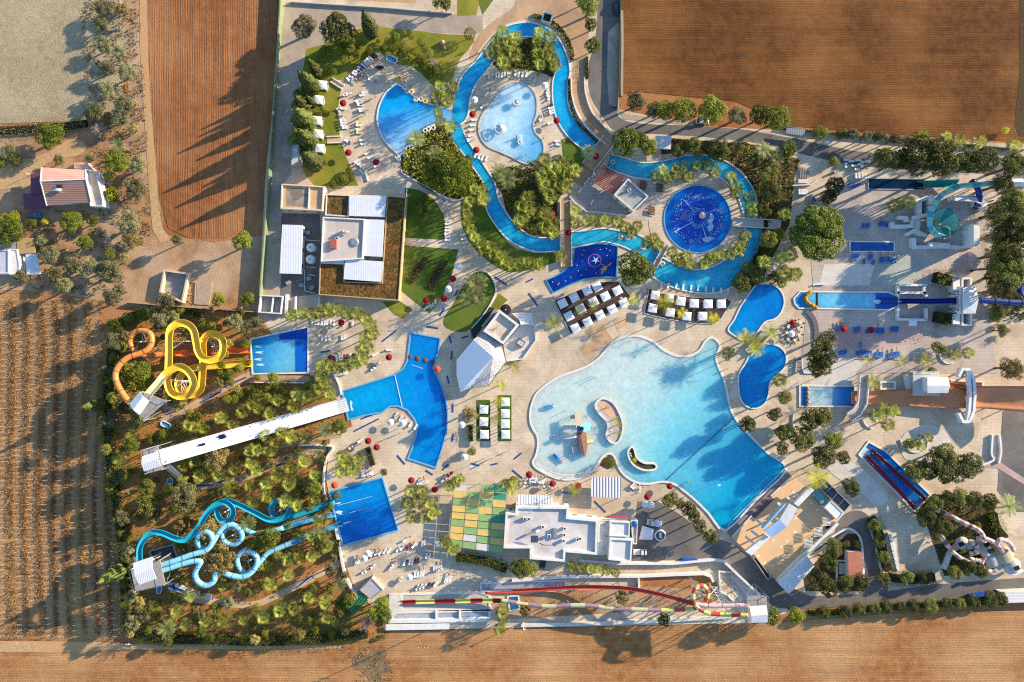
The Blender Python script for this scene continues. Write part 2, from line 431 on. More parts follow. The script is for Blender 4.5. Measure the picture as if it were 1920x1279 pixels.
# park surfaces
ground('park_paving', [(532, -300), (1168, -300), (1164, 80), (1160, 205), (1300, 236), (1500, 246), (1700, 262), (2300, 284), (2300, 1118), (1900, 1112), (1700, 1120), (1500, 1140), (1420, 1168), (725, 1182), (655, 1152), (640, 1060), (612, 900), (620, 800), (640, 760), (600, 716), (580, 702), (465, 702), (468, 610), (484, 585), (498, 330), (520, 120)], .06, PAVE)
ground('garden_bed', [(206, 600), (300, 572), (484, 590), (520, 640), (466, 640), (470, 702), (590, 704), (620, 740), (655, 765), (660, 800), (625, 812), (612, 840), (604, 880), (610, 920), (622, 960), (640, 1010), (645, 1050), (668, 1110), (715, 1150), (722, 1200), (600, 1208), (240, 1206), (225, 1080), (195, 900), (190, 760), (205, 680)], .09, BED)
ground('northwest_drive', [(536, 4), (720, 17), (848, 26), (905, 30), (905, 62), (882, 64), (800, 60), (720, 52), (665, 50), (600, 86), (574, 94), (562, 150), (556, 210), (545, 262), (552, 290), (545, 330), (530, 344), (528, 400), (524, 520), (526, 560), (490, 588), (486, 560), (500, 380), (512, 240), (528, 60)], .08, CONC)
ground('gravel_lot', [(560, -300), (780, -300), (780, 6), (720, 3), (560, -4)], .08, TRACK)
ground('top_lawn', [(858, -60), (900, -60), (900, 0), (893, 28), (858, 30)], .1, LAWN)
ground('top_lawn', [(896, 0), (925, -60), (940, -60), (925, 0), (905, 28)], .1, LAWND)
ground('asphalt_road', [(1130, -300), (1166, -300), (1160, 100), (1157, 200), (1165, 222), (1200, 232), (1300, 236), (1400, 244), (1500, 262), (1700, 292), (2300, 300), (2300, 345), (1700, 318), (1550, 300), (1440, 272), (1330, 258), (1240, 252), (1180, 250), (1150, 244), (1132, 222), (1106, 178), (1104, 120), (1120, 40)], .08, ASPH, True, 3)
ground('road_verge', [(1140, 60), (1162, 40), (1157, 206), (1170, 224), (1300, 236), (1300, 228), (1172, 214), (1160, 204), (1142, 196), (1138, 140)], .1, CONC)
ground('lawn', [(575, 92), (606, 84), (660, 56), (708, 50), (760, 56), (840, 65), (884, 66), (890, 78), (862, 112), (848, 150), (815, 164), (790, 138), (772, 124), (740, 120), (716, 102), (706, 96), (672, 122), (640, 150), (622, 152), (640, 166), (634, 200), (634, 228), (638, 262), (652, 300), (672, 348), (592, 350), (574, 330), (560, 300), (556, 250), (562, 190), (566, 140)], .1, LAWN)
ground('bridge_path', [(1000, -60), (1100, -60), (1104, 60), (1098, 140), (1108, 190), (1140, 240), (1152, 256), (1142, 284), (1120, 318), (1098, 345), (1078, 340), (1104, 300), (1128, 270), (1100, 232), (1076, 190), (1072, 150), (1075, 100), (1060, 60), (1020, 36), (985, 36), (940, 50), (905, 84), (890, 110), (880, 108), (895, 70), (925, 40), (965, 10)], .09, PATH, True, 3)
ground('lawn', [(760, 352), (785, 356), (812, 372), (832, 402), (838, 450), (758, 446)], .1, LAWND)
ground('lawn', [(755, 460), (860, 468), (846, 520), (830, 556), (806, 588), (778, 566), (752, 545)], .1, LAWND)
ground('lawn', [(716, 565), (752, 566), (774, 582), (756, 598), (738, 588)], .1, LAWN)
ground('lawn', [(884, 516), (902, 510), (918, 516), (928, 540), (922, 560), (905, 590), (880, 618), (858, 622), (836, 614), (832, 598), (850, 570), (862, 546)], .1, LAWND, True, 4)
ground('lawn', [(935, 550), (952, 562), (934, 580), (905, 612), (884, 636), (882, 620), (912, 590)], .1, LAWN)
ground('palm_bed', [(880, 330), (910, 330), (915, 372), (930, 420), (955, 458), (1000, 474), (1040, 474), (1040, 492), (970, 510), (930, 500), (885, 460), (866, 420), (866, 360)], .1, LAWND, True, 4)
ground('palm_bed', [(760, 262), (800, 240), (845, 236), (848, 262), (872, 300), (900, 330), (912, 350), (885, 372), (850, 372), (800, 355), (768, 330), (752, 318)], .1, BEDD, True, 4)
ground('palm_bed', [(918, 330), (960, 310), (1050, 290), (1085, 300), (1080, 325), (1045, 380), (1048, 438), (1010, 448), (970, 436), (950, 400), (940, 360)], .1, BEDD, True, 4)
ground('palm_bed', [(930, 70), (985, 74), (1010, 60), (1042, 100), (1040, 140), (1010, 150), (975, 132), (950, 138), (930, 126), (914, 100)], .1, BEDD, True, 4)
ground('island_paving', [(905, 130), (935, 132), (980, 130), (1034, 146), (1038, 190), (1052, 236), (1058, 250), (1050, 262), (1062, 300), (1000, 318), (930, 305), (890, 282), (876, 250), (880, 190), (884, 150)], .1, PAVE, True, 4)
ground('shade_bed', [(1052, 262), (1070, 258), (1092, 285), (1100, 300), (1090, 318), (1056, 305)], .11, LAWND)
ground('planting_bed', [(1240, 258), (1420, 272), (1500, 300), (1490, 330), (1480, 420), (1450, 480), (1420, 540), (1390, 546), (1366, 530), (1408, 480), (1426, 430), (1420, 360), (1390, 318), (1340, 292), (1290, 284), (1240, 290)], .1, BEDD)
ground('round_island_paving', circ(1308, 412, 92), .12, PAVE)
ground('cafe_terrace', [(1120, 340), (1150, 315), (1215, 340), (1262, 300), (1300, 340), (1250, 420), (1180, 410), (1090, 395), (1060, 380)], .1, PAVE2)
ground('east_road', [(1860, 300), (1920, 300), (2300, 300), (2300, 330), (1900, 340)], .1, ASPH)
ground('east_plaza', [(1565, 330), (1700, 362), (1850, 360), (1850, 560), (1870, 700), (1500, 700), (1510, 600), (1525, 540), (1520, 490), (1560, 420)], .1, PAVE2)
ground('rose_patch', [(1710, 470), (1730, 505), (1798, 505), (1798, 470), (1815, 470), (1815, 510), (1730, 512)], .12, ROSE)
ground('sage_patch', [(1678, 485), (1728, 485), (1728, 510), (1700, 540), (1630, 540), (1640, 500)], .12, SAGE)
ground('cream_patch', [(1545, 495), (1640, 495), (1630, 535), (1535, 535)], .12, CREAM)
ground('rose_patch', [(1565, 615), (1730, 612), (1730, 640), (1620, 660), (1565, 650)], .12, ROSE)
ground('cream_patch', [(1555, 670), (1628, 672), (1604, 700), (1604, 722), (1510, 722), (1560, 700)], .12, CREAM)
ground('cream_patch', circ(1735, 836, 48, 40, ry=40), .12, CREAM)
ground('cream_patch', [(1550, 878), (1600, 868), (1665, 930), (1640, 950), (1620, 930)], .12, CREAM, True)
ground('south_road', [(1195, 940), (1232, 940), (1265, 958), (1330, 1004), (1380, 1022), (1450, 1085), (1520, 1118), (1640, 1112), (1750, 1096), (1850, 1088), (2300, 1056), (2300, 1120), (1700, 1130), (1620, 1134), (1500, 1142), (1452, 1140), (1424, 1112), (1370, 1060), (1350, 1048), (1180, 1052), (1190, 990)], .08, ASPH)
ground('curved_drive', [(1560, 1005), (1572, 975), (1596, 958), (1622, 962), (1636, 990), (1650, 1060), (1664, 1110), (1610, 1112), (1618, 1060), (1614, 1010), (1600, 994), (1588, 994), (1530, 1040), (1512, 1030)], .1, ASPH, True, 4)
ground('shrub_bed', [(1535, 1048), (1590, 1000), (1612, 1002), (1620, 1108), (1510, 1108), (1506, 1080)], .1, BEDD)
ground('east_lane', [(1880, 770), (1920, 760), (2300, 760), (2300, 960), (1900, 960), (1870, 920)], .09, ASPH)
ground('side_garden_bed', [(1690, 930), (1800, 925), (1860, 940), (1880, 1010), (1850, 1070), (1770, 1080), (1740, 990)], .1, BEDD)
ground('dug_earth', [(1200, 1078), (1330, 1076), (1350, 1100), (1345, 1126), (1300, 1140), (940, 1162), (920, 1130), (1000, 1112), (1190, 1100)], .1, YARD)
ground('dug_earth', [(1200, 1078), (1330, 1078), (1346, 1098), (1300, 1104), (1200, 1098)], .12, SOIL)
ground('service_yard', [(1370, 1080), (1392, 1085), (1420, 1114), (1400, 1130), (1372, 1120)], .1, CREAM)
ground('west_service_yard', [(600, 402), (606, 550), (526, 560), (528, 400)], .1, ASPH)
# coloured slabs set into the plaza between the decks and the wave pool
for q, mm in (([(1098, 620), (1130, 606), (1150, 640), (1118, 652)], SAND), ([(1150, 600), (1176, 590), (1182, 606), (1158, 620)], SAND), ([(1085, 650), (1112, 640), (1122, 656), (1096, 668)], SAND)):
    ground('plaza_slab', q, .075, mm)
for q in ([(470, 703), (580, 706), (582, 716), (470, 712)],): ground('garden_path', q, .11, PATH)
def strip(name, pts, wpx, z, m):
    p = cr(pts, False, 6); wp = P2(p)
    L, Rr = offset(wp, wpx*S/2, False), offset(wp, -wpx*S/2, False)
    b = MB(); n = len(p)
    b.add([(q.x, q.y, z) for q in L]+[(q.x, q.y, z) for q in Rr], [(i, n+i, n+i+1, i+1) for i in range(n-1)])
    o = b.build(name, m); o['kind'] = 'structure'; return o
PATHL = paving('pale_garden_path', C(222, 190, 154), C(206, 172, 134), .1, .06, C(184, 148, 112))
strip('garden_path', [(302, 790), (325, 780), (360, 762), (420, 728), (472, 702), (500, 706)], 13, .13, PATHL)
strip('garden_path', [(340, 905), (375, 912), (430, 902), (480, 888), (530, 862), (585, 845), (612, 838)], 12, .13, PATHL)
strip('garden_path', [(340, 1120), (400, 1128), (470, 1134), (520, 1116), (580, 1086), (640, 1054)], 12, .13, PATHL)
strip('garden_path', [(500, 846), (540, 834), (590, 824), (640, 816)], 7, .13, PATH)
# ================================================================ pools
COP = plain('white_coping', C(240, 234, 224), .7, .2, .1, .8, dirt=C(205, 190, 170))
COPB = plain('blue_coping', C(120, 180, 220), .6, .2, .1, .8)
wDEEP = water('deep_blue_pool', C(2, 152, 224), C(2, 124, 212), mosaic=.05)
wRIV = water('river_blue', C(40, 190, 238), C(10, 172, 234), mosaic=.05)
wRIV2 = water('river_turquoise', C(60, 196, 228), C(16, 172, 224), mosaic=.06)
WZ = .17
def pool(name, label, pts, m, smooth=0, rim=.45, cat='pool', z=WZ, rimm=None, gaps=(), center=None, hi=.36):
    p = cr(pts, True, smooth) if smooth else list(pts)
    c = center or (sum(a[0] for a in p)/len(p), sum(a[1] for a in p)/len(p))
    t = thing(name, label, cat, c); wp = P2(p)
    MB().sheet(wp, z).build('water', m, t)
    if rim:
        b = MB(); n = len(wp)
        if not gaps: b.wall(wp, rim, 0.02, hi, True)
        else:
            runs = []; cur = []
            for i in range(n+1):
                q = p[i % n]
                if any(math.hypot(q[0]-gx, q[1]-gy) < gr for gx, gy, gr in gaps):
                    if len(cur) > 1: runs.append(cur)
                    cur = []
                else: cur.append(wp[i % n])
            if len(cur) > 1: runs.append(cur)
            for r_ in runs: b.wall(r_, rim, .02, hi, False)
        b.build('coping', rimm or COP, t)
    return t

# round beach pool opening on the lazy river
beach_pool = pool('swimming_pool', 'rounded blue pool between the sandy lounger terrace and the lazy river', [(746, 159), (730, 168), (717, 185), (709, 208), (708, 230), (715, 253), (726, 270), (745, 288), (752, 291), (766, 274), (792, 246), (815, 234), (846, 226), (846, 208), (822, 200), (806, 196), (790, 190), (770, 176)],
     water('beach_pool_water', C(164, 216, 248), C(8, 170, 240), ((766, 286), (742, 196)), .05), 4, gaps=((846, 217, 26),))
# lazy river: one thing, several reaches of water
t_riv = thing('lazy_river', 'long winding turquoise lazy river looping round the palm islands', 'river', (1060, 200)); t_riv['kind'] = 'thing'
def reach(pts, z, m, sub=6, rimL=True, rimR=True):
    p = cr(pts, False, sub)
    cen = [at(q[0], q[1]) for q in p]; n = len(p); Ls = []; Rs = []
    for i in range(n):
        d = (cen[min(n-1, i+1)]-cen[max(0, i-1)]); nn = Vector((-d.y, d.x, 0)).normalized(); hw = p[i][2]*S/2
        Ls.append(cen[i]+nn*hw); Rs.append(cen[i]-nn*hw)
    b = MB(); b.add([(q.x, q.y, z) for q in Ls]+[(q.x, q.y, z) for q in Rs], [(i, n+i, n+i+1, i+1) for i in range(n-1)])
    b.build('water', m, t_riv)
    for on, side in ((rimL, Ls), (rimR, Rs)):
        if on:
            s_ = side if on is True else side[int(on[0]*(n-1)):int(on[1]*(n-1))+1]
            MB().wall(s_, .4, .02, .38).build('river_wall', COP, t_riv)
reach([(848, 222, 30), (862, 215, 30), (868, 182, 28), (880, 150, 30), (904, 122, 27), (926, 92, 26), (945, 68, 25), (968, 58, 26), (1000, 57, 26), (1030, 71, 24), (1048, 100, 25), (1055, 132, 27), (1050, 160, 28), (1052, 200, 28), (1064, 230, 30), (1086, 256, 30), (1112, 277, 26)], .165, wRIV, rimL=(.14, 1), rimR=True)
reach([(860, 208, 24), (852, 236, 26), (865, 264, 22), (885, 294, 20), (904, 322, 19), (918, 346, 20), (921, 372, 26), (928, 392, 30), (943, 416, 30), (963, 438, 30), (985, 452, 27), (1010, 459, 27), (1048, 458, 26)], .16, wRIV, rimL=(.15, 1), rimR=(.2, 1))
reach([(1068, 450, 30), (1100, 446, 27), (1130, 441, 25), (1160, 446, 26), (1192, 456, 32), (1222, 478, 32), (1240, 492, 30)], .16, wRIV2)
reach([(1142, 302, 26), (1165, 310, 30), (1200, 320, 30), (1245, 319, 34), (1290, 308, 32), (1325, 307, 30), (1362, 322, 32), (1393, 354, 32), (1409, 400, 30), (1412, 432, 32), (1402, 468, 36), (1378, 502, 46), (1345, 523, 50), (1300, 527, 42), (1258, 515, 42), (1232, 500, 40)], .158, wRIV2)
# children's shallow pool on the island
kids = pool('paddling_pool', 'pale blue shallow paddling pool with splash fountains on the river island', [(958, 156), (940, 168), (925, 190), (905, 215), (898, 236), (901, 257), (915, 275), (940, 286), (960, 295), (982, 306), (1000, 306), (1015, 297), (1020, 282), (1017, 264), (1005, 250), (1000, 235), (1006, 215), (1007, 190), (1000, 170), (985, 158), (970, 154)],
     water('paddling_water', C(190, 230, 248), C(110, 194, 240), ((950, 240), (1012, 262)), .05), 4, rim=.5, rimm=plain('pale_coping', C(214, 204, 190), .8, .2))
# round pool with the sunken mosaic
rp = pool('round_pool', 'round deep blue pool with a sunken sea mosaic floor and central spout', circ(1308, 411, 63, 64), water('round_pool_water', C(4, 124, 222), C(6, 100, 206), mosaic=.05), rim=.35, rimm=COPB)
def mosaic_mat():
    t = NT('mosaic_floor'); n_ = t.noise(.55, 5, .75); v = t.n('ShaderNodeTexVoronoi'); v.inputs['Scale'].default_value = .9; t.l(t.co, v.inputs['Vector'])
    a = t.mix(t.ramp(v.outputs['Distance'], .1, .5), C(14, 58, 166), C(16, 84, 196)); a = t.mix(t.ramp(n_, .56, .6), a, C(30, 100, 200))
    return t.fin(a, .15, .35)
MOS = mosaic_mat()
bz = 0.185
def disc(u, v, r, z, n=40, rg=0, seed=1):
    q = random.Random(seed); return MB().sheet(P2([(u+(r+q.uniform(-rg, rg))*math.cos(2*math.pi*i/n), v+(r+q.uniform(-rg, rg))*math.sin(2*math.pi*i/n)) for i in range(n)]), z)
disc(1308, 411, 46, bz, 90, 1.2).build('mosaic_floor', MOS, rp)
MWH = plain('mosaic_white', C(190, 214, 240), .3, .3, .3, 2)
q = random.Random(5)
for ln in ((1283, 375, 1302, 397), (1322, 402, 1344, 391), (1316, 420, 1326, 452), (1264, 435, 1298, 417)):
    a_, c_ = at(*ln[:2], .2), at(*ln[2:], .2); d = (c_-a_).normalized(); nn = Vector((-d.y, d.x, 0))*.14
    MB().add([a_+nn, a_-nn, c_-nn, c_+nn], [(0, 1, 2, 3)]).build('mosaic_line', MWH, rp)
for r_ in (17.5, 13.5): MB().wall(P2(circ(1310, 409, r_, 40)), .14, .19, .2, True).build('mosaic_ring', MWH, rp)
b = MB()
for k in range(520):   # broken white tesserae round the edge of the sunken floor
    a0 = q.uniform(0, 6.283); r0 = q.gauss(43, 3.2) if k < 380 else q.uniform(8, 40); u, v_ = 1308+r0*math.cos(a0), 411+r0*math.sin(a0); sz = q.uniform(.08, .3)
    c_ = at(u, v_, .2); b.box((c_.x, c_.y, .2), (sz, sz*q.uniform(.5, 1.5), .008), q.uniform(0, 3))
b.build('mosaic_tesserae', MWH, rp)['kind'] = 'stuff'
def blot(cu, cv, pts, z, m, name, par):
    MB().sheet(P2(cr([(cu+a, cv+c) for a, c in pts], True, 4)), z).build(name, m, par)
blot(1332, 416, [(-1, -16), (4, -14), (6, -6), (3, 2), (6, 8), (2, 16), (-3, 18), (-6, 10), (-3, 4), (-7, -2), (-2, -6)], .205, MWH, 'mosaic_figure', rp)
blot(1330, 452, [(-14, -4), (-2, -8), (8, -5), (2, 0), (-6, 3)], .205, MWH, 'mosaic_figure', rp)
blot(1284, 404, [(-10, 6), (-4, -4), (0, -12), (4, -8), (2, 0), (8, -4), (6, 4), (-2, 8)], .205, plain('mosaic_mauve', C(110, 120, 190), .3), 'mosaic_figure', rp)
c_ = at(1314, 406); b = MB(); b.cone((c_.x, c_.y, .1), .5, .35, 1.6, 10); b.lathe((c_.x, c_.y, 1.7), [(.01, .9), (.6, .8), (1.1, .4), (1.15, .1), (.5, 0)], 16); b.build('central_spout', PINKP, rp)
# dark blue splash pool
sp = pool('splash_pool', 'navy splash pool shaped like a bent leaf with mosaic pictures', [(1076, 466), (1088, 462), (1102, 459), (1122, 457), (1142, 458), (1158, 462), (1157, 490), (1155, 520), (1136, 520), (1112, 521), (1095, 524), (1070, 533), (1037, 549), (1030, 537), (1024, 525), (1040, 519), (1054, 511), (1066, 501), (1075, 486)], water('navy_water', C(8, 66, 172), C(6, 44, 140), mosaic=.08), 0, rim=.4, rimm=SKYB)
MPK = plain('mosaic_pink', C(190, 110, 200), .3); MGD = plain('mosaic_gold', C(170, 140, 90), .4)
MB().wall(P2(circ(1115, 489, 12, 36)), .22, .18, .2, True).build('mosaic_ring', MPK, sp)
st = []
for k in range(10): rr = 9 if k % 2 == 0 else 2.5; st.append((1117+rr*math.cos(R(36*k+20)), 488+rr*math.sin(R(36*k+20))))
MB().sheet(P2(st), .2).build('mosaic_star', MWH, sp)
blot(1134, 503, [(12, -11), (10, -6), (4, -2), (4, 3), (0, 5), (-4, 9), (-8, 10), (-6, 4), (-10, 2), (-4, -1), (-2, -6), (2, -3)], .2, MGD, 'mosaic_figure', sp)
b = MB()
for u, v_ in ((1095, 470), (1092, 478), (1125, 468), (1137, 466), (1143, 470), (1138, 479), (1082, 498), (1098, 505), (1090, 516), (1084, 508), (1060, 527), (1048, 531), (1036, 529), (1046, 534), (1118, 512), (1129, 496), (1092, 490), (1070, 520)):
    c_ = at(u, v_, .21); MB().cone((c_.x, c_.y, .18), .2, .12, .5, 6).build('water_jet', WH, sp)
# wave pool
wpts = [(1195, 630), (1172, 632), (1150, 641), (1136, 656), (1122, 672), (1100, 687), (1078, 696), (1060, 702), (1040, 711), (1022, 723), (1006, 738), (998, 756), (994, 775), (995, 792), (1000, 805), (1006, 814), (1009, 826), (1008, 842), (1004, 856), (999, 866), (1004, 876), (1020, 886), (1043, 896), (1070, 899), (1098, 892), (1113, 880), (1122, 868), (1130, 856), (1142, 850), (1152, 856), (1158, 872), (1170, 890), (1192, 904), (1217, 907), (1242, 903), (1265, 908), (1282, 920), (1304, 938), (1328, 962), (1361, 994), (1418, 936), (1474, 881), (1440, 850), (1406, 817), (1381, 788), (1368, 762), (1362, 732), (1355, 706), (1346, 686), (1342, 668), (1349, 652), (1346, 641), (1334, 633), (1322, 640), (1312, 656), (1294, 667), (1268, 667), (1243, 656), (1225, 641)]
wWAVE = water('wave_pool_water', C(204, 224, 216), C(4, 172, 214), ((1140, 700), (1420, 905)), .035, .03, C(132, 214, 224))
wp_ = pool('wave_pool', 'huge pale turquoise wave pool deepening towards the tiled deck', wpts, wWAVE, 3, rim=.7)
# entry steps of the wave pool
for k, (r_, zz) in enumerate(((0, .19), (4, .2), (8, .21))):
    pts = cr([(1004, 868-r_*.6), (1022, 886-r_), (1044, 896-r_), (1070, 899-r_), (1098, 892-r_), (1110, 882-r_*.8)], False, 4)
    MB().wall(P2(pts), .5, .18, zz).build('entry_step', plain('pale_step', C(226, 226, 214), .6), wp_)
b = MB()
a_, c_ = at(1250, 899, .2), at(1374, 785, .2)
for k in range(70): q = a_.lerp(c_, k/69); b.ball((q.x, q.y, .25), .16, 5)
b.build('float_line', DARK, wp_)
b = MB(); b.beam(at(1365, 985, .3), at(1472, 878, .3), .2); b.beam(at(1375, 958, .22), at(1440, 893, .22), .08); b.build('float_rope', WH, wp_)
# blue slide-landing pool, T shaped
tp = pool('landing_pool', 'bright blue curved landing pool at the foot of the long white slide', [(642, 733), (690, 718), (740, 702), (756, 692), (764, 676), (767, 650), (770, 624), (826, 634), (822, 660), (812, 690), (820, 706), (830, 728), (837, 752), (840, 776), (839, 800), (834, 824), (827, 848), (817, 877), (790, 868), (765, 860), (774, 838), (781, 815), (783, 800), (777, 785), (764, 769), (746, 761), (731, 762), (717, 773), (686, 778), (653, 787)], water('landing_water', C(4, 168, 228), C(4, 136, 220), ((690, 740), (820, 720)), .05, .04), 0, rim=.5, rimm=COPB)
a_, c_ = at(740, 702, .25), at(754, 763, .25); b = MB(); b.beam(a_, c_, .22); b.build('lane_rope', WH, tp)
b = MB()
for k in range(6): a_ = at(829+k*1.6, 760, .2); pts = cr([(826+k*2.0, 740), (830+k*1.9, 770), (829+k*1.7, 800)], False, 4); b.wall(P2(pts), .12, .18, .2)
b.build('pool_steps', NAVY, tp)
b = MB(); b.beam(at(772, 684, .2), at(792, 691, .2), .15); b.build('lane_line', WH, tp)
for k in range(4):
    c_ = at(768+k*14.5, 669+k*3.5, .3)
    b = MB(); b.lathe((c_.x, c_.y, .12), [(.01, .3), (.6, .28), (.9, .15), (.9, 0)], 9); b.build('float_pad', plain('brown_pad', C(112, 76, 56), .8), tp)
sl_p = pool('landing_pool', 'square blue landing pool below the three turquoise slides', [(617, 922), (717, 895), (747, 994), (643, 1022)], water('blue_landing_water', C(4, 150, 226), C(4, 112, 206), ((660, 910), (690, 1005)), .04, .04), 0, rim=.5, rimm=COPB)  # sunny upper-left and shaded lower tones are put into the water colour
b = MB()
for ln in ((632, 948, 697, 931), (655, 962, 692, 951), (692, 960, 700, 957)): b.beam(at(ln[0], ln[1], .22), at(ln[2], ln[3], .22), .12)
b.build('lane_line', WH, sl_p)
yp = pool('landing_pool', 'light blue landing pool at the end of the yellow slide', [(470, 636), (578, 613), (578, 699), (474, 701)], water('yellow_slide_water', C(24, 150, 216), C(110, 200, 232), ((480, 650), (548, 670)), .05, .04), 0, rim=.5)
MB().sheet(P2([(524, 626), (577, 615), (577, 640), (556, 636), (524, 637)]), .185).build('dark_floor_band', plain('navy_pool_floor', C(20, 70, 180), .2, .4), yp)
MB().sheet(P2([(554, 637), (577, 641), (577, 698), (554, 698)]), .19).build('dark_floor_band', plain('blue_pool_floor', C(16, 104, 206), .2, .4), yp)
# right-hand blue pools
pool('swimming_pool', 'deep blue kidney pool beside the tail of the white cabana deck', [(1432, 532), (1418, 534), (1408, 546), (1400, 558), (1388, 575), (1376, 600), (1365, 618), (1378, 630), (1392, 637), (1412, 634), (1420, 622), (1434, 604), (1452, 598), (1464, 586), (1470, 566), (1464, 546), (1450, 535)], wDEEP, 4)
pool('swimming_pool', 'lower deep blue kidney pool joined by a palm bridge to the upper one', [(1424, 646), (1408, 660), (1398, 680), (1386, 700), (1384, 722), (1388, 748), (1400, 762), (1416, 766), (1432, 758), (1440, 742), (1444, 716), (1458, 702), (1470, 690), (1474, 672), (1468, 656), (1450, 646)], wDEEP, 4)
ap = pool('run_out_pool', 'long pointed light blue pool under the navy drop slide', [(1488, 560), (1500, 547), (1665, 548), (1684, 557), (1684, 574), (1665, 581), (1498, 578), (1490, 570)], water('run_out_water', C(96, 196, 236), C(130, 214, 244), ((1520, 560), (1600, 570)), .04), 0, rim=.45)
MB().sheet(P2([(1641, 549), (1664, 549), (1682, 558), (1682, 573), (1664, 580), (1641, 579)]), .185).build('dark_floor_band', plain('dark_blue_floor', C(16, 90, 184), .2), ap)
MB().sheet(P2([(1529, 548), (1533, 548), (1533, 578), (1529, 578)]), .185).build('floor_stripe', DARK, ap)
MB().sheet(P2([(1490, 560), (1501, 549), (1516, 549), (1507, 562), (1516, 577), (1499, 576), (1491, 569)]), .19).build('pool_floor', plain('steel_blue_floor', C(30, 140, 200), .2), ap)
b = MB()
for k, (u, v_) in enumerate(cr([(1518, 548), (1512, 553), (1509, 560), (1513, 567), (1520, 572), (1528, 577)], False, 4)): c_ = at(u, v_); b.ball((c_.x, c_.y, .45), rnd.uniform(.5, .8), 6)
b.build('rock_lip', plain('ochre_rock', C(214, 152, 50), .9, .1, .3, 1.5), ap)
bp = pool('lap_pool', 'small rectangular blue pool south of the teal bowl terrace', [(1593, 453), (1676, 454), (1676, 472), (1593, 472)], water('lap_water', C(14, 110, 196), C(10, 92, 180), mosaic=.05), 0, rim=.4)
b = MB()
for k in range(4): u = 1618+k*14; b.beam(at(u, 461, .22), at(u, 471, .22), .12)
b.beam(at(1617, 463, .22), at(1664, 463, .22), .1); b.build('lane_line', NAVY, bp)
op = pool('run_out_pool', 'short blue pool at the foot of the wide orange slide', [(1499, 723), (1602, 724), (1602, 762), (1499, 762)], water('orange_slide_water', C(190, 222, 224), C(20, 130, 206), ((1530, 744), (1588, 740)), .05, .04), 0, rim=.5)
MB().sheet(P2([(1500, 724), (1512, 724), (1512, 761), (1500, 761)]), .185).build('dark_floor_band', plain('splash_floor', C(24, 120, 200), .2), op)
b = MB()
for k in range(9): c_ = at(1513+(k % 2)*1.5, 727+k*4); b.ball((c_.x, c_.y, .3), .5, 6)
b.build('rock_lip', STONE, op)
# bottom basins below the striped slide
bb = pool('run_out_basin', 'long pale basin under the end of the red and yellow striped tube', [(753, 1114), (898, 1110), (918, 1116), (918, 1143), (753, 1143)], plain('basin_floor', C(206, 196, 180), .6, .3, .15, .3, dirt=C(170, 170, 160)), 0, rim=.7)
pool('run_out_basin', 'narrow pale basin left of the tip of the red chute', [(902, 1093), (1060, 1088), (1060, 1100), (1000, 1104), (902, 1108)], water('pale_basin_water', C(176, 196, 206), C(158, 184, 200), mosaic=.05), 0, rim=.5)
b2 = pool('walled_basin', 'double row of white walled basins by the bare tree', [(736, 1148), (918, 1144), (918, 1158), (736, 1162)], water('low_basin_water', C(190, 206, 214), C(150, 190, 216), ((760, 1150), (920, 1150)), .05), 0, rim=.8)
for u in (818, 862): MB().box(at(u, 1152, .5), (.5, 2.6, .9), 0).build('partition_wall', WH, b2)
MB().prism(P2([(723, 1172), (842, 1170), (842, 1180), (723, 1182)], 1.2), 0, 1.2).build('outer_wall', WH, b2)
MB().prism(P2([(730, 1114), (750, 1114), (750, 1146), (736, 1160), (728, 1146)], .6), 0, .6).build('end_platform', WH2, b2)
MB().prism(P2([(728, 1163), (918, 1160), (918, 1166), (728, 1169)], 1.0), 0, 1.0).build('outer_wall', WH, b2)
pool('walled_basin', 'shadowy blue basin east of the round bush at the striped tube', [(952, 1118), (972, 1116), (974, 1140), (956, 1146)], water('corner_basin_water', C(60, 140, 200), C(40, 110, 180), mosaic=.05), 0, rim=.5)
# dark basin in the shade (top right)
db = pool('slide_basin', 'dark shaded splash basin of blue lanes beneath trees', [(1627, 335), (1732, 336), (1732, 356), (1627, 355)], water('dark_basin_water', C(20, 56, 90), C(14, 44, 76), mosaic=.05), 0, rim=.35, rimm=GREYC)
# blue trough of the twin red slides
tw = pool('slide_trough', 'tilted bright blue trough holding two dark red slides', [(1628, 828), (1610, 852), (1714, 958), (1744, 928), (1660, 846)], water('trough_water', C(20, 124, 216), C(20, 104, 200), mosaic=.04), 0, rim=.6)
MB().sheet(P2([(1612, 852), (1622, 838), (1634, 847), (1624, 862)]), .19).build('trough_head', plain('pale_tile', C(190, 214, 224), .4), tw)
MB().sheet(P2([(1625, 850), (1628, 832), (1700, 905), (1742, 930), (1718, 954)]), .0).build('floor', BLUE, tw)
# footbridges over the river
def bridge(label, a, b_, wpx, z, m=PATH, rail=WH):
    A, B = at(*a, z), at(*b_, z); d = (B-A); L = d.length; d.normalize(); nn = Vector((-d.y, d.x, 0)); hw = wpx*S/2
    t = thing('footbridge', label, 'bridge', ((a[0]+b_[0])/2, (a[1]+b_[1])/2))
    bb_ = MB(); bb_.prism([A+nn*hw, A-nn*hw, B-nn*hw, B+nn*hw], z-.4, z, bottom=True); bb_.build('deck', m, t)
    for s_ in (1, -1):
        r_ = MB(); r_.wall([A+nn*hw*s_, B+nn*hw*s_], .22, z-.4, z+.75); r_.build('parapet', rail, t)
bridge('beige footbridge crossing the river beside the navy splash pool', (1060, 376), (1062, 500), 20, .7, PATH)
bridge('narrow footbridge slanting over the river towards the round island', (1250, 458), (1222, 510), 9, .8, GREYC)
bridge('white railed footbridge running east from the round pool', (1374, 416), (1464, 422), 16, 1.0, CREAM)
bridge('wide sandy bridge where the path crosses the river bend', (1142, 262), (1102, 314), 26, .7, PATH)
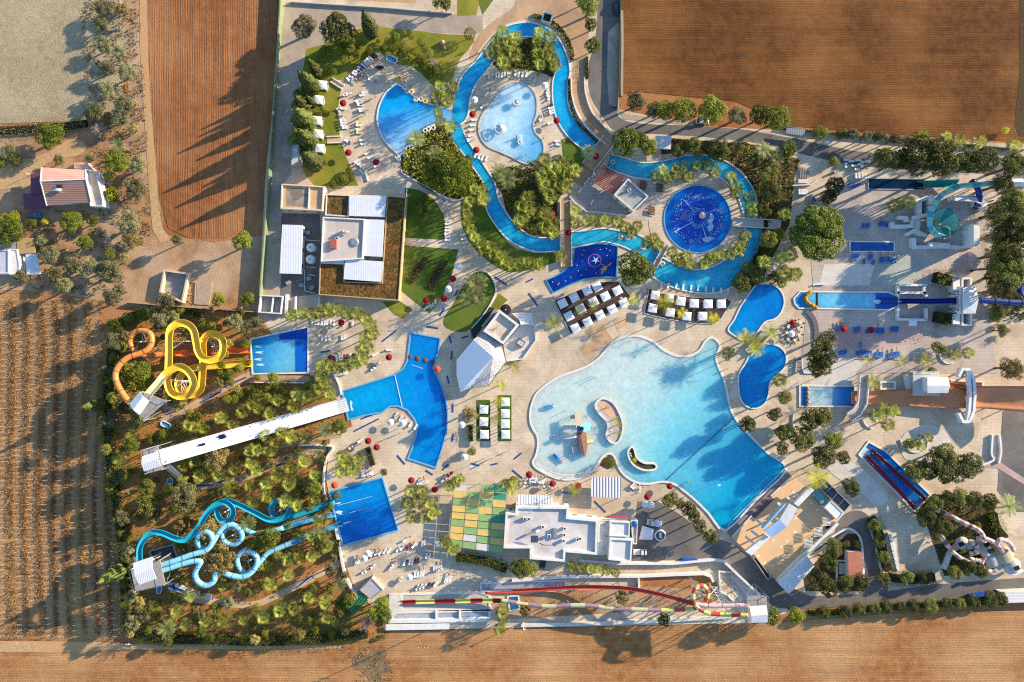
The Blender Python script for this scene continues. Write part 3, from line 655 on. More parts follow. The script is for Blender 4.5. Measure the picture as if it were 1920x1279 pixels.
bridge('grey footbridge joining the two kidney pools among palms', (1440, 622), (1402, 662), 14, .8, GREYC)

FOAM = plain('white_foam', C(214, 236, 246), .7, .2, .12, 3)
def foam(cu, cv, pts, par): blot(cu, cv, pts, .215, FOAM, 'foam', par)
foam(634, 961, [(-5, -1), (2, -4), (9, -2), (6, 1), (10, 4), (2, 3)], sl_p); foam(646, 981, [(-3, 0), (4, -3), (14, -4), (5, 0), (0, 2)], sl_p); foam(632, 944, [(-3, 0), (3, -2), (8, -2), (3, 1)], sl_p)
for k, (u, v) in enumerate(((482, 650), (484, 661), (482, 674), (486, 684))): foam(u, v, [(-5, 0), (0, -2), (12, -1.5), (6, 0), (10, 2), (0, 1.5)], yp)
foam(660, 760, [(-3, -9), (1, -6), (0, 2), (3, 8), (-1, 10), (-3, 2)], tp); foam(969, 194, [(-4, -2), (0, -4), (5, -2), (4, 3), (-2, 4)], kids); foam(976, 268, [(-5, -1), (0, -3), (5, 0), (3, 4), (-3, 3)], kids)
foam(1644, 566, [(-8, -1), (0, -4), (6, -3), (6, 3), (0, 4)], ap)
# ================================================================ buildings and walls
def corr(name, c, pitch=.5, ang=0, amp=.5):
    t = NT(name); mp = t.n('ShaderNodeMapping'); t.l(t.co, mp.inputs['Vector']); mp.inputs['Rotation'].default_value = (0, 0, R(ang))
    w_ = t.n('ShaderNodeTexWave', wave_type='BANDS', bands_direction='X'); w_.inputs['Scale'].default_value = 2*math.pi/20/pitch; t.l(mp.outputs['Vector'], w_.inputs['Vector'])
    a = t.mix(1.0, c, t.grey(w_.outputs['Fac'], 1-.16*amp, 1+.06*amp), 'MULTIPLY'); a = t.mix(1.0, a, t.grey(t.noise(.5, 5), .9, 1.05), 'MULTIPLY')
    t.bump(w_.outputs['Fac'], .06*amp, .6); return t.fin(a, .5, .35)
CORW = corr('white_corrugated_sheet', C(236, 236, 238), .55, 0)
CORW2 = corr('white_roof_sheet', C(232, 233, 236), .6, 0, .3)
TILEB = corr('shaded_roof_tile', C(172, 130, 112), .7, 90, 1.2)
TILEP = corr('pink_roof_tile', C(230, 176, 154), .7, 90, .8)
GLASSD = plain('dark_glass', C(36, 42, 52), .08, .8, .1, .3)
GLASST = plain('teal_glass', C(96, 160, 160), .1, .8, .2, .4)
DOORM = plain('door_blue', C(52, 84, 120), .5)
def block(t, pts, h, wallm=WH2, roofm=ROOFG, par=.5, parw=.35, wname='wall', rname='roof', z0=0):
    wp = P2(pts, h)
    MB().prism(wp, z0, h).build(wname, wallm, t)
    n = len(wp); ar = sum(wp[i].x*wp[(i+1) % n].y-wp[(i+1) % n].x*wp[i].y for i in range(n))
    if par:
        ins = offset(wp, parw/2+.02 if ar > 0 else -parw/2-.02, True); b = MB(); b.wall([(p.x, p.y) for p in ins], parw, h+.002, h+par, True); b.build('parapet', wallm, t)
    ins = offset(wp, (parw+.03 if par else -.12)*(1 if ar > 0 else -1), True)
    MB().prism([(p.x, p.y) for p in ins], h+.003, h+(.03 if par else .12)).build(rname, roofm, t)
def roofbox(t, u, v, z, sx, sy, sz, m, name, rz=0):
    p = at(u, v, z+sz); MB().box((p.x, p.y, z+sz/2), (sx, sy, sz), R(rz)).build(name, m, t)
def ac_unit(t, u, v, z, rz=0):
    p = at(u, v, z+1); b = MB(); b.box((p.x, p.y, z+.6), (1.1, .8, .9), R(rz)); b.cone((p.x, p.y, z+1.05), .34, .34, .04, 10, 1); b.build('air_conditioner', [WH, DARK], t)
def openings(t, pts, h, every=3.0, z=1.0, sz=(1.1, 1.3), m=GLASSD):
    """windows on the outer faces, set 3 mm proud"""
    wp = P2(pts, h); n = len(wp); ar = sum(wp[i].x*wp[(i+1) % n].y-wp[(i+1) % n].x*wp[i].y for i in range(n))
    for i in range(n):
        a, c = wp[i], wp[(i+1) % n]; d = c-a; L = d.length
        if L < 2.2: continue
        d.normalize(); k = max(1, int(L/every)); an = math.atan2(d.y, d.x)
        for j in range(k):
            q = a.lerp(c, (j+.5)/k); door = (i == 0 and j == 0)
            zz, s2 = ((1.05, (1.0, 2.1)) if door else (z+sz[1]/2, sz))
            MB().box((q.x, q.y, zz), (s2[0], .12, s2[1]), an).build('door' if door else 'window', DOORM if door else m, t)

# terracotta-roofed house
t = thing('country_house', 'white country house with pitched terracotta tiled roof', 'house', (125, 352))
HW = [(80, 314), (160, 319), (169, 377), (89, 384)]
e0, e1, r0, r1, f0, f1 = at(78, 314, 5.2), at(160, 319, 5.2), at(76, 340, 7), at(161, 336, 7), at(88, 386, 5.2), at(171, 379, 5.2)
MB().prism(P2([(84, 318), (158, 322), (166, 374), (92, 380)], 5.1), 0, 5.0).build('wall', WH2, t)
def slope(a, b, c, d, m, name, par, th=.15):
    mb = MB(); q = [Vector(x) for x in (a, b, c, d)]; lo = [x-Vector((0, 0, th)) for x in q]
    mb.add(q+lo, [(0, 1, 2, 3), (7, 6, 5, 4), (0, 4, 5, 1), (1, 5, 6, 2), (2, 6, 7, 3), (3, 7, 4, 0)])
    o = mb.build(name, m, par)
    bm = bmesh.new(); bm.from_mesh(o.data); bmesh.ops.recalc_face_normals(bm, faces=bm.faces); bm.to_mesh(o.data); bm.free(); return o
slope(e0, e1, r1, r0, TILEP, 'roof', t); slope(r0, r1, f1, f0, TILEB, 'roof', t)  # one roof; sunlit and shaded slope tones are put into the tile colours
b = MB(); b.beam(r0, r1, .35); b.build('ridge_cap', WH, t)
for a_, c_ in ((e0, r0), (r0, f0), (e1, r1), (r1, f1)): MB().beam(a_+Vector((0, 0, .05)), c_+Vector((0, 0, .05)), .32).build('verge', WH, t)
block(t, [(162, 318), (183, 322), (196, 376), (196, 388), (172, 388), (170, 376)], 3.0, WH, ROOFG, .9, .3, 'balcony_wall', 'balcony_floor')
block(t, [(140, 306), (160, 304), (172, 318), (150, 322), (140, 320)], 2.6, WH2, TILEP, 0, .3, 'porch_wall', 'porch_roof')
slope(at(57, 326, 3), at(77, 322, 3.1), at(76, 363, 3.1), at(58, 366, 3), PURP, 'carport_roof', t)
slope(at(43, 363, 2.8), at(80, 361, 2.9), at(97, 390, 2.9), at(46, 393, 2.8), PURP, 'carport_roof', t)
for u, v in ((59, 328), (60, 364), (46, 390), (94, 388)): MB().beam(at(u, v, 0), at(u, v, 0)+Vector((0, 0, 2.85)), .15).build('carport_post', WH, t)
p = at(109, 356, 6.9); MB().tube([(p.x-1.3, p.y, 6.9), (p.x+.9, p.y, 6.9)], .42, 10).build('water_tank', WH, t)
slope(p+Vector((-.6, 1.6, .2)), p+Vector((1.2, 1.6, .2)), p+Vector((1.2, .5, -.3)), p+Vector((-.6, .5, -.3)), GLASSD, 'solar_panel', t, .06)
b = MB(); pb = p+Vector((1.6, -1.0, -.9)); b.beam(pb, pb+Vector((0, 0, 3)), .07); b.beam(pb+Vector((-.9, 0, 2.8)), pb+Vector((.9, 0, 2.8)), .05); b.beam(pb+Vector((-.6, .2, 2.4)), pb+Vector((.6, .2, 2.4)), .05); b.build('aerial', STEEL, t)
# cottage
t = thing('cottage', 'small flat-roofed white cottage with a tan canopy at the edge of the picture', 'house', (30, 482))
block(t, [(-30, 470), (18, 468), (18, 513), (-30, 514)], 3.2, WH, plain('pale_lilac_roof', C(206, 202, 208), .8), .35)
block(t, [(18, 467), (33, 467), (38, 500), (34, 515), (18, 515)], 3.0, WH, WH, .2)
block(t, [(-30, 449), (30, 448), (30, 466), (-30, 468)], 2.6, GREYC, GREYC, 0)
slope(at(30, 447, 2.8), at(62, 446, 2.9), at(67, 475, 2.9), at(34, 476, 2.8), plain('tan_canopy', C(196, 160, 104), .8), 'canopy', t)
slope(at(48, 477, 2.7), at(70, 477, 2.8), at(76, 514, 2.8), at(50, 515, 2.7), CORW2, 'lean_to_roof', t)
for u, v in ((62, 448), (66, 474), (70, 480), (75, 512)): MB().beam(at(u, v, 0), at(u, v, 0)+Vector((0, 0, 2.7)), .14).build('canopy_post', STEEL, t)
# concrete tank, ruin
t = thing('concrete_tank', 'empty open-topped concrete tank with thick pale walls in the yard', 'tank', (326, 540))
b = MB(); b.wall(P2([(308, 507), (352, 513), (341, 566), (300, 548)], 2), .6, 0, 2.0, True); b.build('wall', plain('pale_concrete', C(222, 198, 168), .9, .1, .15), t)
MB().sheet(P2([(308, 507), (352, 513), (341, 566), (300, 548)]), .16).build('floor', GREYC, t)
t = thing('foundation_slab', 'crumbled pale concrete foundation slab beside the empty tank', 'slab', (385, 550))
MB().prism(P2([(370, 528), (399, 530), (393, 572), (368, 571)]), 0, .3).build('slab', STONE, t)
b = MB(); b.wall(P2([(352, 528), (368, 530), (366, 570)]), .3, 0, .5); b.build('stub_wall', STONE, t)
t = thing('rubble_heap', 'scattered broken wall stones between the concrete tank and slab', 'rubble', (356, 556))
b = MB()
for k in range(40): p = at(rnd.uniform(346, 368), rnd.uniform(532, 570)); s_ = rnd.uniform(.15, .5); b.box((p.x, p.y, s_*.3), (s_, s_*.8, s_*.7), rnd.uniform(0, 3))
b.build('stones', STONE, t); t['kind'] = 'stuff'
# services buildings in the west
t = thing('utility_building', 'beige flat-roofed block with a stained grey roof panel by the west fence', 'building', (568, 370))
Q = [(529, 345), (609, 350), (606, 396), (527, 392)]; block(t, Q, 4.0, plain('cream_render', C(236, 214, 184), .85, .1), SAND, .7, .4); openings(t, Q, 4.0, 4)
MB().sheet(P2([(538, 352), (578, 354), (576, 388), (537, 386)], 4.06), 4.06).build('stained_panel', paving('stained_roof', C(128, 112, 100), C(176, 156, 136), .4, .25), t)
MB().wall(P2([(580, 352), (578, 391)], 4.5), .35, 4.05, 4.6).build('roof_divider', WH2, t)
t = thing('entrance_hall', 'large hall with brown gravel roofs around a beige flat roof and white sheet roofs', 'building', (680, 465))
Q = [(600, 492), (646, 494), (646, 528), (716, 530), (726, 367), (762, 370), (748, 564), (598, 553)]; block(t, Q, 3.4, plain('ochre_render', C(206, 170, 130), .85), GRAV, .3, .3, 'wing_wall', 'gravel_roof')
block(t, [(612, 364), (656, 366), (654, 407), (610, 404)], 3.4, WH2, GRAV, .4, .35, 'wing_wall', 'gravel_roof')
Q = [(606, 407), (686, 410), (683, 480), (720, 483), (718, 489), (601, 492)]; block(t, [(606, 407), (685, 411), (681, 486), (602, 491)], 4.6, WH, ROOFG, .6, .4)
block(t, [(656, 366), (724, 368), (721, 406), (655, 404)], 4.2, WH, CORW2, 0, .3, 'wall', 'sheet_roof')
block(t, [(686, 412), (720, 413), (716, 481), (682, 479)], 4.4, WH, CORW2, 0, .3, 'wall', 'sheet_roof')
block(t, [(648, 487), (718, 491), (714, 528), (645, 523)], 4.3, WH, CORW2, 0, .3, 'wall', 'sheet_roof')
block(t, [(602, 494), (646, 496), (645, 488), (603, 486)], 3.8, WH, WH, .2, .3, 'wall', 'roof')
roofbox(t, 625, 457, 4.65, 2.0, 3.0, 1.0, plain('red_oxide', C(176, 96, 84), .7), 'roof_hatch'); ac_unit(t, 640, 435, 4.65); ac_unit(t, 632, 447, 4.65, 30)
p = at(645, 437, 6); MB().tube([(p.x-1.8, p.y, 5.6), (p.x+1.6, p.y+.4, 5.7)], .4, 8).build('roof_duct', STEEL, t)
p = at(664, 454, 5); b = MB(); b.lathe((p.x, p.y, 4.65), [(1.6, 0), (1.5, .25), (.9, .3), (.02, .2)], 12); b.build('roof_dish', STEEL, t)
t = thing('store_shed', 'long narrow shed with a plain white sheet roof by the water tanks', 'shed', (547, 467))
Q = [(530, 422), (567, 423), (563, 513), (525, 512)]; block(t, Q, 3.6, WH2, CORW, 0); openings(t, Q, 3.6, 5)
for u, v, w_ in ((582, 464, 'upper'), (581, 486, 'lower')):
    t = thing('water_tank', f'{w_} of the two white domed water filter tanks', 'tank', (u, v), 'filter tanks'); p = at(u, v, 2.5)
    MB().lathe((p.x, p.y, 0), [(1.5, 0), (1.5, 2.0), (1.35, 2.5), (.9, 2.85), (.01, 3.0)], 20).build('body', WH, t); b = MB(); b.cone((p.x, p.y, 2.95), .3, .3, .25, 10); b.build('hatch', STEEL, t)
    b = MB(); b.tube([(p.x-1.4, p.y, .6), (p.x-2.6, p.y, .6), (p.x-2.6, p.y-2.0, .6)], .14, 6); b.build('pipe', STEEL, t)
t = thing('pipe_run', 'white pipework with valves between the shed and the hall', 'pipes', (578, 520))
for pts in ([(572, 440), (574, 450), (600, 452)], [(570, 450), (570, 500), (592, 502)], [(571, 505), (571, 545), (590, 550)], [(578, 515), (592, 517)]): MB().tube(P2(pts, .5), .16, 6).build('pipe', WH, t)
for k, (u, v, nm) in enumerate(((578, 437, 'grey box by the shed top'), (566, 535, 'grey pump box among the pipes'), (580, 523, 'pale pump box under the filter tanks'), (542, 530, 'white box near the lower shed end'), (586, 540, 'grey pump box by the hall corner'))):
    p = at(u, v); tag(MB().box((p.x, p.y, .5), (1.6, 1.2, 1.0), .2*k).build('pump_box', GREYC), nm, 'pump box')
t = thing('walled_store', 'roofless white partitioned store at the corner of the west yard', 'store', (508, 572))
b = MB(); b.wall(P2([(489, 554), (530, 556), (526, 588), (485, 585)], 2), .4, 0, 2.2, True); b.build('wall', WH, t)
MB().wall(P2([(512, 556), (508, 586)], 2), .3, .02, 2.0).build('wall', WH, t); MB().sheet(P2([(489, 554), (530, 556), (526, 588), (485, 585)]), .15).build('floor', GREYC, t)
t = thing('walled_store', 'second small walled yard left of the palm row', 'store', (566, 570))
MB().wall(P2([(537, 552), (536, 588)], 1.8), .8, 0, 1.8).build('wall', WH, t); MB().wall(P2([(554, 556), (553, 584)], 1.8), .5, 0, 1.8).build('wall', WH, t); MB().wall(P2([(598, 555), (596, 578)], 1.6), .4, 0, 1.6).build('wall', WH, t)
t = thing('tool_shed', 'small grey-roofed hut at the foot of the cypress row', 'shed', (555, 298)); Q = [(545, 270), (561, 270), (565, 308), (546, 311)]; block(t, Q, 2.4, GREYC, plain('pale_grey_sheet', C(206, 202, 196), .7), .2); roofbox(t, 555, 282, 2.45, .8, .8, .6, WH, 'vent')
# folded white cafe roof
t = thing('poolside_cafe', 'angular white cafe with folded canopy roof and tiled white slopes', 'building', (920, 650))
A, Bq = at(924.5, 670, 7.0), at(881, 728, 3.6)
wl = plain('white_membrane', C(240, 241, 244), .6, .25, .04, .3)
CTILE = NT('white_pan_tile'); bt_ = CTILE.n('ShaderNodeTexBrick'); bt_.inputs['Scale'].default_value = .75; bt_.inputs['Color1'].default_value = C(240, 238, 234); bt_.inputs['Color2'].default_value = C(196, 196, 200); bt_.inputs['Mortar'].default_value = C(150, 150, 158); bt_.inputs['Mortar Size'].default_value = .04
mp_ = CTILE.n('ShaderNodeMapping'); mp_.inputs['Rotation'].default_value = (0, 0, R(28)); CTILE.l(CTILE.co, mp_.inputs['Vector']); CTILE.l(mp_.outputs['Vector'], bt_.inputs['Vector']); CTILE.bump(bt_.outputs['Fac'], -.1); CTILE = CTILE.fin(bt_.outputs['Color'], .6)
def fold(pts, m, name, par, th=.2):
    mb = MB(); q = [at(*x) for x in pts]; n = len(q); lo = [x-Vector((0, 0, th)) for x in q]
    for i in range(1, n-1): mb.add([q[0], q[i], q[i+1]], [(0, 1, 2)]); mb.add([lo[0], lo[i], lo[i+1]], [(2, 1, 0)])
    for i in range(n): mb.add([q[i], q[(i+1) % n], lo[(i+1) % n], lo[i]], [(0, 1, 2, 3)])
    o = mb.build(name, m, par); bm = bmesh.new(); bm.from_mesh(o.data); bmesh.ops.remove_doubles(bm, verts=bm.verts, dist=.001); bmesh.ops.recalc_face_normals(bm, faces=bm.faces); bm.to_mesh(o.data); bm.free(); return o
fold([(924.5, 670, 7.0), (888, 637, 5.6), (856, 675, 3.6), (856, 704, 3.3), (863, 735, 3.0), (881, 728, 3.3)], wl, 'canopy', t)
fold([(924.5, 670, 6.9), (881, 728, 3.2), (916, 723, 2.9), (948, 680, 2.9), (941, 650, 3.6)], CTILE, 'tiled_roof', t)
fold([(924.5, 670, 6.85), (941, 650, 3.6), (907, 622, 4.0), (888, 637, 5.4)], CTILE, 'tiled_roof', t)
MB().prism(P2([(866, 678), (890, 645), (935, 655), (940, 680), (914, 716), (872, 722)], 2.7), 0, 2.6).build('wall', WH2, t)
b = MB(); b.beam(at(881, 728.5, 3.35), at(916, 723.5, 3.0), .25); b.beam(at(916, 723.5, 3.0), at(948, 680, 3.0), .25); b.build('eaves_trim', plain('green_trim', C(120, 150, 80), .6), t)
Q = [(937, 581), (974, 609), (944, 646), (906, 621)]; block(t, Q, 4.8, WH, plain('dusty_roof', C(226, 206, 184), .9, .1, .2, .5, dirt=C(150, 140, 132)), 1.0, .8, 'core_wall', 'core_roof')
p = at(929, 616, 5.8); b = MB()
for k in range(14): b.beam((p.x, p.y, 4.9), (p.x+rnd.uniform(-1, 1), p.y+rnd.uniform(-1, 1), 5.0+rnd.uniform(.2, .9)), .06)
b.build('roof_vents', GREYC, t)
block(t, [(960, 588), (978, 586), (998, 587), (999, 607), (976, 609), (974, 600)], 2.8, WH, WH, .25, .3, 'side_wall', 'side_roof')
t2 = thing('cafe_deck', 'raised white terrace with white low walls beside the folded cafe roof', 'terrace', (980, 645))
MB().prism(P2([(975, 610), (1002, 607), (1006, 638), (981, 674), (949, 678), (944, 648)], .8), 0, .8).build('platform', plain('pale_terrace', C(226, 216, 204), .8), t2)
MB().wall(P2([(975.5, 610), (1001, 608), (1005, 638), (980, 673), (950, 677)], 1.5), .35, .8, 1.5).build('parapet', WH, t2)
t2 = thing('table_shelter', 'dark timber box table with a pale blue top on the cafe terrace', 'table', (976, 643)); p = at(976, 643, 1.9)
MB().box((p.x, p.y, 1.35), (2.6, 2.2, 1.1), R(-35)).build('frame', BROWNW, t2); MB().box((p.x, p.y, 1.93), (1.9, 1.5, .06), R(-35)).build('top', plain('pale_glass', C(206, 222, 226), .2), t2)
t2 = thing('black_canopy', 'round black canopy behind the cafe roof block', 'canopy', (948, 580)); p = at(948, 581, 3)
MB().lathe((p.x, p.y, 2.5), [(1.9, 0), (1.85, .25), (1.0, .6), (.1, .75)], 20).build('shade', DARK, t2); MB().beam((p.x, p.y, 0), (p.x, p.y, 3.2), .2).build('post', DARK, t2); MB().ball((p.x, p.y, 3.35), .18, 6).build('finial', WH, t2)
t2 = thing('lean_to', 'narrow grey lean-to roof along the dark side terrace of the cafe', 'roof', (915, 594)); fold([(902, 612, 2.4), (906, 614, 2.5), (932, 580, 2.5), (928, 578, 2.4)], GREYC, 'roof', t2); MB().prism(P2([(904, 612), (907, 613), (930, 582), (927, 580)], 2.2), 0, 2.2).build('wall', GREYC, t2)
ground('side_terrace', [(882, 617), (912, 575), (930, 578), (905, 614), (888, 636)], .13, plain('dark_green_floor', C(46, 66, 48), .9))
# checkered shade roof
t = thing('shade_roof', 'large shade roof checkered in yellow, green and white cloth squares', 'shade roof', (896, 975), )
cy_, cg, ct, cw = plain('yellow_shade_cloth', C(236, 200, 116), .9, .1), plain('green_shade_cloth', C(154, 186, 118), .9, .1), plain('dark_green_shade_cloth', C(70, 160, 126), .9, .1), plain('white_shade_cloth', C(226, 218, 206), .9, .1)
pat = ['w.gt', 'ygyt', 'gygy', 'ygyg', 'yygt', 'gygy', 'ygyg', 'ywgy', 'ggwg']
cn = (Vector((852, 908)), Vector((951, 910)), Vector((943, 1038)), Vector((841, 1024))); nr = len(pat)
def bil(s_, r_): return cn[0].lerp(cn[1], s_).lerp(cn[3].lerp(cn[2], s_), r_)
for r_ in range(nr):
    for c_ in range(4):
        ch = pat[r_][c_]
        if ch == '.': continue
        e = .006; q = [bil(c_/4+e, r_/nr+e), bil((c_+1)/4-e, r_/nr+e), bil((c_+1)/4-e, (r_+1)/nr-e), bil(c_/4+e, (r_+1)/nr-e)]
        b = MB(); pts = [at(x.x, x.y, 3.4) for x in q]; mid = (pts[0]+pts[1]+pts[2]+pts[3])/4-Vector((0, 0, .03))
        b.add(pts+[mid], [(0, 4, 1), (1, 4, 2), (2, 4, 3), (3, 4, 0)]); b.build('shade_panel', {'y': cy_, 'g': cg, 't': ct, 'w': cw}[ch], t)
for s_ in range(5): MB().beam(at(*bil(s_/4, 0), 3.33), at(*bil(s_/4, 1), 3.33), .06).build('rafter', STEEL, t)
for r_ in range(0, 10, 3): MB().beam(at(*bil(0, r_/9), 3.3), at(*bil(1, r_/9), 3.3), .12).build('purlin', STEEL, t)
for s_ in (0, .5, 1):
    for r_ in (0, .33, .67, 1): q = at(*bil(s_, r_), 3.3); MB().beam((q.x, q.y, 0), q, .16).build('post', STEEL, t)
# restaurant
t = thing('restaurant', 'long white flat-roofed restaurant with thick parapets and roof machinery', 'building', (1050, 1000))
Q = [(948, 960), (966, 961), (967, 948), (1067, 949), (1065, 968), (1121, 973), (1119, 1039), (1060, 1034), (1059, 1052), (993, 1047), (993, 1027), (944, 1027)]
block(t, Q, 4.4, WH, paving('roof_membrane', C(224, 216, 210), C(212, 202, 196), .2, .05, C(186, 172, 160)), .9, .75); openings(t, Q, 4.4, 4, 1.0, (1.6, 1.4))
block(t, [(1122, 975), (1143, 975), (1141, 1040), (1120, 1040)], 3.4, WH2, plain('weathered_roof', C(222, 214, 204), .9, .1, .2, .5, dirt=C(150, 140, 134)), .2, .3, 'annexe_wall', 'annexe_roof')
block(t, [(1143, 976), (1181, 978), (1180, 1006), (1142, 1005)], 4.0, WH, WH, .5, .4, 'annexe_wall', 'annexe_roof')
block(t, [(1143, 1008), (1186, 1010), (1183, 1053), (1140, 1049)], 4.4, WH, plain('annexe_roof_white', C(226, 222, 216), .9), .6, .55, 'annexe_wall', 'annexe_roof')
block(t, [(1182, 975), (1196, 976), (1194, 1020), (1187, 1020)], 3.4, WH2, ROOFG, .4, .3, 'annexe_wall', 'annexe_roof')
slope(at(973, 927, 3.0), at(1036, 930, 3.0), at(1036, 948, 4.0), at(968, 946, 4.0), corr('slatted_white_roof', C(232, 232, 234), .9, 0, 2.2), 'veranda_roof', t)
slope(at(1144, 967, 3.6), at(1182, 968, 3.6), at(1181, 972, 4.0), at(1143, 971, 4.0), plain('dull_red_awning', C(176, 60, 62), .8), 'awning', t)
MB().prism(P2([(970, 950), (1000, 951), (999, 962), (969, 961)], 4.46), 4.44, 4.5).build('roof_patch', WH, t)
ac_unit(t, 984, 973, 4.45); ac_unit(t, 992, 973, 4.45); ac_unit(t, 1018, 988, 4.45); ac_unit(t, 1030, 1005, 4.45); ac_unit(t, 1059, 991, 4.45); ac_unit(t, 1058, 1003, 4.45); ac_unit(t, 1057, 1014, 4.45); ac_unit(t, 1088, 1010, 4.45); ac_unit(t, 1083, 1012, 4.45)
p = at(1002, 1011, 6); slope(p+Vector((-1.2, 1.3, .5)), p+Vector((1.2, 1.3, .5)), p+Vector((1.2, -1.3, -.6)), p+Vector((-1.2, -1.3, -.6)), plain('solar_blue', C(96, 92, 116), .2, .6), 'solar_panel', t, .08)
p = at(1006, 998, 6.4); MB().tube([(p.x-.9, p.y-.3, 6.1), (p.x+.8, p.y+.5, 6.1)], .42, 8).build('water_heater', WH, t); MB().beam((p.x, p.y, 4.5), (p.x, p.y, 6.1), .3).build('heater_stand', STEEL, t)
roofbox(t, 1041, 1000, 4.45, 1.1, 3.2, .9, STEEL, 'roof_duct'); p = at(1190, 982, 4); MB().lathe((p.x, p.y, 3.5), [(.9, 0), (.9, .9), (.5, 1.1), (.01, 1.15)], 14).build('water_tank', BLUE, t)
b = MB(); b.tube(P2([(1012, 1018), (1020, 1022), (1038, 1022), (1042, 1024)], 4.5), .05, 5); b.build('roof_cable', DARK, t)
t = thing('striped_canopy', 'square white ribbed canopy roof by the wave pool shore', 'canopy', (1137, 913))
slope(at(1110, 894, 3.2), at(1166, 895, 3.4), at(1164, 934, 3.4), at(1107, 931, 3.2), corr('ribbed_canopy', C(230, 228, 228), 1.0, 0, 3), 'roof', t)
for u, v in ((1112, 896), (1164, 897), (1162, 932), (1109, 929)): MB().beam(at(u, v, 0), at(u, v, 0)+Vector((0, 0, 3.2)), .2).build('post', WH, t)
# river bar: striped pergola and hut
t = thing('pergola', 'maroon slatted pergola shading the river bar terrace', 'pergola', (1145, 340))
c0, c1, c2, c3 = at(1131, 311, 3), at(1172, 334, 3), at(1147, 364, 3), at(1115, 342, 3)
PERG = plain('maroon_slat', C(128, 62, 60), .7)
for k in range(12): f = k/11; MB().beam(c0.lerp(c3, f), c1.lerp(c2, f), .36).build('rafter', PERG, t)
for k in range(5): f = k/4; MB().beam(c0.lerp(c1, f)+Vector((0, 0, -.3)), c3.lerp(c2, f)+Vector((0, 0, -.3)), .22).build('beam', plain('pale_beam', C(226, 200, 190), .7), t)
for q in (c0, c1, c2, c3): MB().beam((q.x, q.y, 0), q, .22).build('post', WH, t)
t = thing('bar_hut', 'tilted square hut with a grey flat roof beside the striped pergola', 'hut', (1182, 366)); Q = [(1177, 335), (1216, 369), (1187, 397), (1150, 366)]
block(t, Q, 3.4, WH2, plain('grey_roof', C(178, 178, 172), .9, .1, .2, .4, dirt=C(120, 120, 116)), .5, .45); openings(t, Q, 3.4, 3); ac_unit(t, 1180, 356, 3.45, 30)
t = thing('terrace_wall', 'pale low wall bounding the river bar terrace', 'wall', (1110, 390)); MB().wall(P2([(1068, 368), (1078, 380), (1100, 396), (1140, 400), (1176, 405), (1190, 396)], .7), .45, 0, .8).build('wall_run', WH2, t)
t = thing('white_awning', 'white sheet awning beside the north road above the river', 'awning', (1244, 268)); slope(at(1229, 255, 3), at(1259, 255, 3), at(1258, 280, 2.7), at(1230, 279, 2.7), CORW, 'roof', t)
for u, v in ((1231, 257), (1257, 257), (1256, 277), (1232, 277)): MB().beam(at(u, v, 0), at(u, v, 0)+Vector((0, 0, 2.7)), .14).build('post', STEEL, t)
t = thing('grey_lean_to', 'low grey metal roof tucked under the trees by the north field fence', 'roof', (1491, 244)); slope(at(1475, 239, 2.4), at(1511, 243, 2.4), at(1506, 255, 2.2), at(1474, 250, 2.2), corr('grey_sheet', C(150, 152, 160), .6, 0), 'roof', t)
for u, v in ((1477, 241), (1507, 245)): MB().beam(at(u, v, 0), at(u, v, 0)+Vector((0, 0, 2.2)), .14).build('post', STEEL, t)
# stage deck south-east of the wave pool
t = thing('stage_deck', 'wide sand-coloured stage deck beyond the deep end of the wave pool', 'deck', (1475, 990))
MB().prism(P2([(1485, 893), (1572, 982), (1458, 1088), (1372, 1008)], .5), 0, .5).build('floor', plain('sand_deck', C(238, 196, 146), .85, .15, .08, .4), t)
MB().prism(P2([(1477, 886), (1484, 892), (1372, 1006), (1364, 999)], .55), 0, .55).build('walkway', plain('wet_walkway', C(150, 128, 118), .6, .3), t)
for ln in ((1484, 893, 1445, 930), (1409, 967, 1373, 1006)): MB().beam(at(ln[0], ln[1], .7), at(ln[2], ln[3], .7), .5).build('kerb', WH, t)
for q in ([(1440, 938), (1446, 932), (1452, 936), (1416, 972), (1408, 966)],): MB().prism(P2(q, .58), .45, .58).build('step_block', plain('plum_step', C(120, 88, 88), .7), t)
for u, v in ((1521, 943), (1533, 956), (1492, 972), (1506, 986), (1491, 998), (1476, 1014), (1450, 1013), (1434, 1055), (1422, 1042), (1465, 1025)): p = at(u, v, .51); MB().cone((p.x, p.y, .5), .45, .45, .012, 10).build('deck_light', WH, t)
t = thing('stage_canopy', 'long white beam structure with a broad white blue-edged central roof over the stage', 'canopy', (1462, 970))
MB().prism(P2([(1519, 913), (1527, 919), (1497, 950), (1489, 944)], 5), 3.6, 5.0, bottom=True).build('beam_roof', WH, t); MB().prism(P2([(1437, 1004), (1444, 1008), (1409, 1042), (1398, 1034)], 5), 3.6, 5.0, bottom=True).build('beam_roof', WH, t)
fold([(1480, 944, 6.5), (1496, 954, 6.5), (1475, 989, 6), (1462, 974, 6)], WH, 'central_roof', t, .5); fold([(1462, 974, 6), (1475, 989, 6), (1447, 1008, 6), (1432, 996, 6.3)], plain('blue_white_roof', C(150, 176, 220), .5), 'central_roof', t, .5)
a_, c_ = at(1473, 945, 6.5), at(1431, 992, 6.5); d = (c_-a_); L = d.length; mid = (a_+c_)/2; ang = math.atan2(d.y, d.x)
MB().box((mid.x, mid.y, 5.6), (L, .4, 1.9), ang).build('fascia', plain('pale_blue_fascia', C(170, 206, 236), .5), t)
